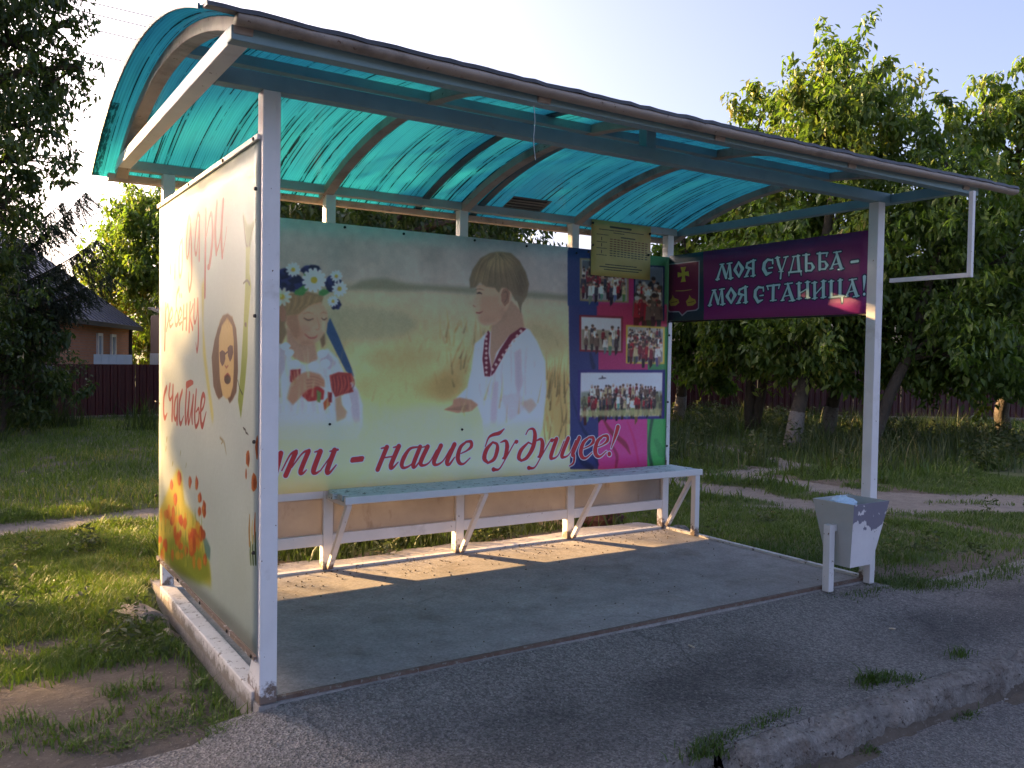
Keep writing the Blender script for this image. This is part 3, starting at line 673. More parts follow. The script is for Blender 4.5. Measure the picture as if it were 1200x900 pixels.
P 158 150 164 12 80,3928 1252 4030 1280 4006 678 3906 682
P 188 182 194 12 80,4546 1426 4722 1486 4766 1132 4630 778
P 188 183 190 12 80,3690 1648 3794 1706 3800 1366 3666 1140
P 172 160 170 12 80,4066 1080 4340 1134 4520 956 4210 730
P 152 120 102 5 100,3916 2034 4080 2256 4196 2346 4362 2204 4414 1986 4188 1886 3988 1652 3920 1424 3888 1650 3900 1906
P 178 142 120 4 100,3670 2502 3684 2406 3622 2268 3636 2230 3682 2220 3692 2188 3670 2152 3702 2120 3692 2092 3730 2032 3800 1994 3948 2016 4048 2088 4140 2230 4220 2406 4194 2512 4006 2536 3806 2538
P 146 106 88 25 70,4012 2086 3996 2066 3956 2050 3898 2038 3832 2036 3774 2042 3734 2056 3720 2076 3734 2096 3774 2114 3832 2124 3896 2126 3956 2120 3996 2106
P 186 134 112 20 70,3898 2276 3890 2246 3866 2220 3832 2206 3794 2204 3758 2216 3734 2238 3726 2268 3734 2296 3758 2322 3792 2336 3830 2338 3864 2326 3888 2304
P 178 142 120 20 70,3808 2412 3802 2384 3786 2362 3758 2350 3730 2348 3704 2358 3684 2378 3678 2406 3684 2432 3702 2454 3728 2468 3756 2470 3784 2460 3802 2438
P 142 106 90 25 60,4132 2172 4126 2126 4108 2090 4080 2068 4050 2068 4024 2086 4004 2122 3996 2166 4002 2210 4020 2248 4046 2268 4078 2270 4104 2250 4124 2216
P 182 146 126 10 70,3680 2294 3678 2268 3670 2248 3660 2238 3648 2238 3638 2248 3630 2266 3628 2290 3630 2316 3636 2334 3648 2346 3658 2346 3670 2336 3676 2318
P 160 124 104 16 70,3744 2380 4010 2394 4048 2110 3800 2016 3732 2070
P 112 94 76 6 100,3580 2466 3564 2580 3608 2708 3720 2862 3866 2940 3998 2970 4186 2966 4324 2872 4422 2734 4480 2578 4448 2418 4388 2326 4262 2344 4192 2456 4108 2502 4048 2498 4008 2428 3948 2494 3808 2502 3722 2558 3660 2482
P 150 128 100 40 70,4238 2838 4216 2790 4150 2750 4056 2724 3952 2718 3858 2730 3792 2762 3770 2804 3792 2848 3854 2888 3948 2916 4052 2924 4148 2912 4214 2880
P 134 112 86 30 60,3838 2626 3830 2580 3802 2544 3764 2522 3720 2520 3680 2536 3652 2570 3642 2612 3650 2658 3678 2694 3716 2716 3760 2718 3800 2702 3828 2668
P 84 70 58 30 60,4430 2590 4424 2514 4402 2452 4370 2418 4332 2416 4298 2448 4274 2506 4264 2580 4272 2656 4294 2718 4326 2752 4362 2756 4396 2724 4422 2666
S 158 136 106 2 50 1,6 12 6,3998 2962 3752 2830 3628 2506
S 84 70 58 2 50 1,6 12 6,4056 2954 3772 2804 3660 2508
S 128 108 86 2 50 1,6 13 6,4060 2944 3792 2778 3692 2510
S 158 136 106 2 50 1,6 12 6,4008 2962 3814 2750 3724 2512
S 84 70 58 2 50 1,6 12 6,3948 2946 3832 2836 3756 2514
S 128 108 86 2 50 1,6 12 6,3936 2934 3852 2810 3788 2516
S 158 136 106 2 50 1,6 12 6,3980 2960 3872 2782 3820 2518
S 84 70 58 2 50 1,6 12 6,4044 2954 3892 2756 3852 2518
S 128 108 86 2 50 1,6 12 6,4066 2944 3910 2842 3884 2544
S 158 136 106 2 50 1,6 12 6,4026 2964 3932 2816 3916 2546
S 84 70 58 2 50 1,6 12 6,3962 2948 3952 2788 3950 2548
S 128 108 86 2 50 1,6 12 6,3932 2934 3972 2762 3982 2550
S 158 136 106 2 50 1,6 12 6,3964 2960 3990 2848 4016 2552
S 84 70 58 2 50 1,6 12 6,4028 2952 4012 2820 4048 2554
S 128 108 86 2 50 1,6 12 6,4066 2944 4032 2794 4082 2556
S 158 136 106 2 50 1,6 12 6,4042 2966 4052 2766 4114 2558
S 84 70 58 2 50 1,6 12 6,3980 2950 4072 2854 4148 2488
S 128 108 86 2 50 1,6 12 6,3936 2934 4092 2826 4182 2482
S 158 136 106 2 50 1,6 12 6,3948 2958 4114 2800 4214 2554
S 84 70 58 2 50 1,6 12 6,4010 2952 4134 2772 4250 2496
S 128 108 86 2 50 1,6 12 6,4060 2944 4154 2860 4284 2488
S 158 136 106 2 50 1,6 12 6,4056 2966 4174 2832 4316 2558
S 84 70 58 2 50 1,6 13 6,3998 2950 4196 2806 4352 2502
S 128 108 86 2 50 1,6 12 6,3942 2934 4216 2778 4386 2492
S 158 136 106 2 50 1,6 12 6,3938 2958 4236 2866 4418 2564
S 84 70 58 2 50 1,6 12 6,3990 2950 4256 2838 4454 2508
P 110 96 80 2 100,4260 2408 4400 2386 4360 2268 4356 2174 4318 2280
P 140 100 84 2 100,4068 2482 4128 2504 4178 2446 4166 2316 4100 2256 4050 2326 4042 2418
S 100 68 58 0 80 1,9 12 12 9,4082 2440 4130 2452 4138 2372 4098 2314
S 44 36 34 0 100 1,12 22 9,3684 2406 3716 2418 3756 2406
S 88 70 60 0 80 1,6 12 6,3658 2454 3716 2468 3782 2456
S 120 52 52 0 100 1,12 15 6,3676 2162 3728 2160 3774 2184
S 110 78 66 0 70 1,12 9,3628 2252 3662 2236
P 96 30 46 0 100,3856 1940 3884 1906 3868 1650 3912 1424 3900 1338 3814 1344 3778 1564 3806 1820
P 96 30 46 0 100,4446 1980 4358 1990 4188 1886 4038 1682 3918 1452 3914 1344 3966 1396 4074 1568 4224 1814 4394 1938
P 176 150 150 0 100,3804 1890 3830 1914 3858 1892 3832 1868
P 176 150 150 0 100,3800 1828 3832 1850 3858 1828 3832 1806
P 176 150 150 0 100,3806 1766 3832 1788 3860 1766 3834 1744
P 176 150 150 0 100,3802 1704 3834 1726 3860 1704 3834 1682
P 176 150 150 0 100,3808 1640 3836 1664 3862 1642 3836 1618
P 176 150 150 0 100,3804 1578 3836 1602 3864 1580 3836 1556
P 176 150 150 0 100,3812 1516 3838 1540 3864 1516 3838 1494
P 176 150 150 0 100,3806 1454 3838 1476 3866 1454 3840 1432
P 176 150 150 0 100,3814 1392 3840 1414 3866 1392 3840 1370
P 176 150 150 0 100,4328 1942 4360 1970 4392 1944 4360 1916
P 176 150 150 0 100,4274 1878 4304 1904 4336 1878 4306 1852
P 176 150 150 0 100,4220 1812 4250 1840 4282 1814 4252 1788
P 176 150 150 0 100,4166 1748 4198 1776 4228 1750 4198 1724
P 176 150 150 0 100,4114 1684 4144 1710 4174 1686 4144 1660
P 176 150 150 0 100,4060 1620 4090 1648 4122 1622 4092 1596
P 176 150 150 0 100,4008 1558 4038 1584 4068 1558 4038 1532
P 176 150 150 0 100,3954 1494 3984 1520 4016 1496 3986 1470
P 176 150 150 0 100,3902 1432 3932 1458 3962 1432 3932 1406
P 160 116 94 4 100,3208 918 3342 976 3354 1046 3442 1070 3620 1040 3722 970 3622 888 3414 870
S 122 82 64 0 60 1,6 9 9,3224 918 3380 942 3572 972
S 122 82 64 0 60 1,6 9 9,3254 918 3418 934 3572 958
S 122 82 64 0 60 1,6 9 9,3286 916 3456 924 3572 944
S 122 82 64 0 60 1,6 9 9,3318 916 3496 916 3572 930
S 122 82 64 0 60 1,6 9 9,3348 916 3534 906 3572 916
P 170 134 118 10 70,4378 988 4552 1044 4644 954 4522 840
W 24 1.7 2.45 0.28 0.56 0.1 0.22 0.005 0.6 2
P 208 200 150 50 75,3384 698 4702 716 4712 240 3390 306
P 40 48 92 0 100,5114 3388 7524 3616 7638 -92 5218 48 5196 842 5158 1826
P 146 42 86 0 100,5624 4032 6560 4144 6614 2404 6618 1650 6648 -36 5720 18
P 44 106 66 0 100,6540 3936 7044 3992 7174 -498 6676 -462
P 146 42 72 4 100,5638 2358 6974 2420 6984 2082 6646 2070 6596 1860 5650 1838
P 34 48 92 0 100,5112 3076 5646 3118 5664 2340 5128 2316
P 186 56 112 3 100,5702 750 6626 726 6648 -36 5720 18
P 42 130 74 3 100,6626 726 7082 714 7104 -62 6648 -36
S 110 34 50 8 85 1,34 72 82 24,5794 726 5954 538 6198 364 6310 214
S 120 36 62 8 85 1,24 62 48,5906 418 6056 206 6046 40
S 34 62 50 8 85 1,65 50 55 65,6728 724 6688 514 6672 260 6730 24
S 26 32 64 8 85 1,22 53 22,5362 718 5466 554 5672 386
S 26 32 60 8 85 1,22 97 66,5322 260 5450 134 5604 46
S 28 34 66 8 85 1,18 46 32,5620 428 5650 224 5718 80
S 28 32 60 8 85 1,46 78,5540 1656 5596 1476
S 160 44 92 8 85 1,19 48 34,6244 694 6386 398 6478 58
S 30 36 72 8 85 1,14 32 14,5176 1236 5308 838 5388 638
S 36 112 66 8 85 1,78 156,6804 382 6922 206
P 120 102 74 0 100,5324 2986 6204 3022 6220 2404 5338 2392
P 150 150 150 0 100,5358 2964 6170 2994 6186 2430 5370 2420
P 70 72 78 0 100,5366 2958 6162 2986 6178 2436 5378 2426
P 128 124 122 4 100,5368 2842 6166 2866 6178 2436 5378 2426
C 11 2 0.22 0.42,5366 2958 6162 2986 6178 2436 5378 2426
P 24 26 58 0 100,6308 2964 6908 2986 6922 2172 6324 2166
P 150 150 150 0 100,6338 2944 6876 2960 6890 2196 6354 2190
P 84 92 104 0 100,6348 2938 6868 2954 6880 2202 6362 2196
P 44 40 40 4 100,6352 2678 6872 2690 6880 2202 6362 2196
C 5 2 0.35 0.55,6348 2938 6868 2954 6880 2202 6362 2196
P 112 30 40 0 100,5330 2198 6120 2206 6128 1682 5342 1690
P 150 150 150 0 100,5364 2174 6086 2178 6092 1710 5374 1716
P 168 168 174 0 100,5370 2168 6078 2172 6084 1716 5380 1722
P 120 112 96 4 100,5374 2000 6080 1998 6084 1716 5380 1722
C 5 1 0.38 0.62,5370 2168 6078 2172 6084 1716 5380 1722
P 164 142 58 0 100,6178 2088 6938 2082 6946 1526 6192 1530
P 150 150 150 0 100,6214 2064 6902 2054 6908 1554 6226 1556
P 140 140 138 0 100,6222 2058 6894 2046 6900 1560 6234 1562
P 110 104 100 4 100,6224 2008 6894 1998 6900 1560 6234 1562
C 10 3 0.1 0.4,6222 2058 6894 2046 6900 1560 6234 1562
P 42 36 92 0 100,5320 1434 6962 1442 6966 708 5326 734
P 150 150 150 0 100,5368 1396 6910 1402 6910 750 5372 772
P 168 170 180 0 100,5376 1390 6900 1396 6902 758 5380 778
P 150 144 100 4 100,5378 1048 6902 1038 6902 758 5380 778
C 24 1 0.56 0.4,5376 1390 6900 1396 6902 758 5380 778
P 74 84 58 12 60,5378 1122 5550 1132 5740 1082 6580 1092 6902 1128 6902 854 5380 870
C 26 1 0.37 0.36,5520 1392 6788 1396 6788 758 5524 776
P 142 140 96 10 80,5380 864 6902 860 6902 758 5380 778
P 60 56 62 0 100,5690 1312 5752 1326 5748 1352 5768 1348 5774 1328 5830 1324 5832 1312 5768 1308 5690 1304
S 152 38 42 0 100 2,54,1130 466 1068 220
S 152 38 42 0 100 2,54,1300 462 1190 210
S 152 38 42 0 100 2,51 51 25 9,1452 470 1364 256 1384 220 1432 260
S 152 38 42 0 100 2,11 15 38,1144 268 1238 442 1308 480
S 152 38 42 0 100 2,11 15 34,1258 298 1382 454 1460 484
S 152 38 42 0 100 2,9 25,1080 450 1130 482
S 152 38 42 0 100 2,57 57 30 11,1596 466 1518 256 1540 214 1600 242
S 152 38 42 0 100 2,11,1600 242 1740 426
S 152 38 42 0 100 2,57 57 27 10,1770 472 1684 246 1708 208 1792 296
S 152 38 42 0 100 2,12 20,1530 462 1604 478
S 152 38 42 0 100 2,11 23,1714 462 1810 476
S 152 38 42 0 100 2,44,1998 354 2122 362
S 152 38 42 0 100 2,44,1992 336 2114 342
S 152 38 42 0 100 2,53,2442 478 2322 212
S 152 38 42 0 100 2,56 56 28 10,2602 482 2498 256 2520 220 2594 286
S 152 38 42 0 100 2,14,2398 350 2544 362
S 152 38 42 0 100 2,12 24,2368 466 2456 480
S 152 38 42 0 100 2,12 24,2530 470 2614 486
S 152 38 42 0 100 2,15 30 53 49 30 11 11,2866 462 2754 444 2674 344 2642 252 2676 212 2774 252 2850 374
S 152 38 42 0 100 2,52 52 24 10,2892 462 2800 248 2826 214 2894 290
S 152 38 42 0 100 2,55 55 29 13 13,2996 460 2902 274 2934 228 3026 266 3120 410
S 152 38 42 0 100 2,55 55 29 13 13,3182 464 3088 272 3124 226 3216 272 3314 412
S 152 38 42 0 100 2,57 57 31 11,3376 472 3274 264 3306 222 3382 308
S 152 38 42 0 100 2,10 21,2926 456 3000 468
S 152 38 42 0 100 2,21 46 59 46 21 11,3548 498 3466 434 3428 314 3452 234 3516 218 3608 286
S 152 38 42 0 100 2,22 40 44 18 11,3548 502 3618 496 3624 436 3560 386 3474 352
S 152 38 42 0 100 2,22 57 62 26,3950 478 3856 386 3824 274 3878 210
S 152 38 42 0 100 2,22 35 57 48 22,3950 478 4016 446 4020 368 3974 256 3878 206
S 152 38 42 0 100 2,11 22 40 48 11,3836 428 3886 538 3958 576 4050 594 4126 646
S 152 38 42 0 100 2,11 35 62 53 18,4072 470 4150 486 4176 412 4148 280 4110 256
S 152 38 42 0 100 2,39 14 14 17 39,4332 470 4292 456 4148 242 4058 122 3980 114
S 152 38 42 0 100 2,51,3966 120 3970 116
S 152 38 42 0 100 2,48,4318 468 4322 466
S 152 38 42 0 100 2,18 53 57 26,4514 452 4400 354 4362 258 4402 212
S 152 38 42 0 100 2,12 14 34 62 62 48 24,4472 562 4516 624 4592 626 4620 532 4590 384 4498 252 4402 208
S 152 38 42 0 100 2,19 14,4514 452 4576 424
S 152 38 42 0 100 2,12 38 67 58 19,4636 468 4718 486 4746 410 4718 272 4676 248
S 152 38 42 0 100 2,38 14 14 17 38,4912 468 4870 454 4718 234 4624 110 4542 102
S 152 38 42 0 100 2,51,4526 108 4532 106
S 152 38 42 0 100 2,48,4896 466 4902 464
S 152 38 42 0 100 2,58 58 29 12 12,4976 480 4890 254 4922 214 5012 258 5104 448
S 152 38 42 0 100 2,58 58 29 12 12,5174 482 5076 264 5108 222 5204 266 5304 450
S 152 38 42 0 100 2,58 58 34 29 12,5364 482 5260 264 5288 232 5274 136 5208 96
S 152 38 42 0 100 2,12 24,4892 462 4986 488
S 152 38 42 0 100 2,25 55 70 55 25 13,5532 478 5442 412 5398 292 5426 210 5498 194 5600 262
S 152 38 42 0 100 2,25 45 50 20 13,5532 482 5610 474 5616 414 5546 362 5452 330
S 152 38 42 0 100 2,26 57 73 57 26 13,5792 490 5698 424 5656 302 5684 220 5756 204 5860 272
S 152 38 42 0 100 2,25 45 50 20 12,5792 494 5870 488 5878 426 5804 374 5708 342
S 152 38 42 0 100 2,68 57 10,6068 610 6030 502 5948 312
S 152 38 42 0 100 2,65,5916 230 5918 228
S 152 38 42 0 100 2,13 38 42 19,844 368 764 288 738 208 766 170
S 152 38 42 0 100 2,9 10 24 44 44 34 17,816 460 846 512 898 512 916 434 894 312 832 202 766 166
S 152 38 42 0 100 2,18 40 51 40 18 9,974 424 910 368 880 264 898 194 946 180 1018 238
S 152 38 42 0 100 2,18 32 36 14 9,974 428 1026 422 1030 370 982 326 916 298
'''
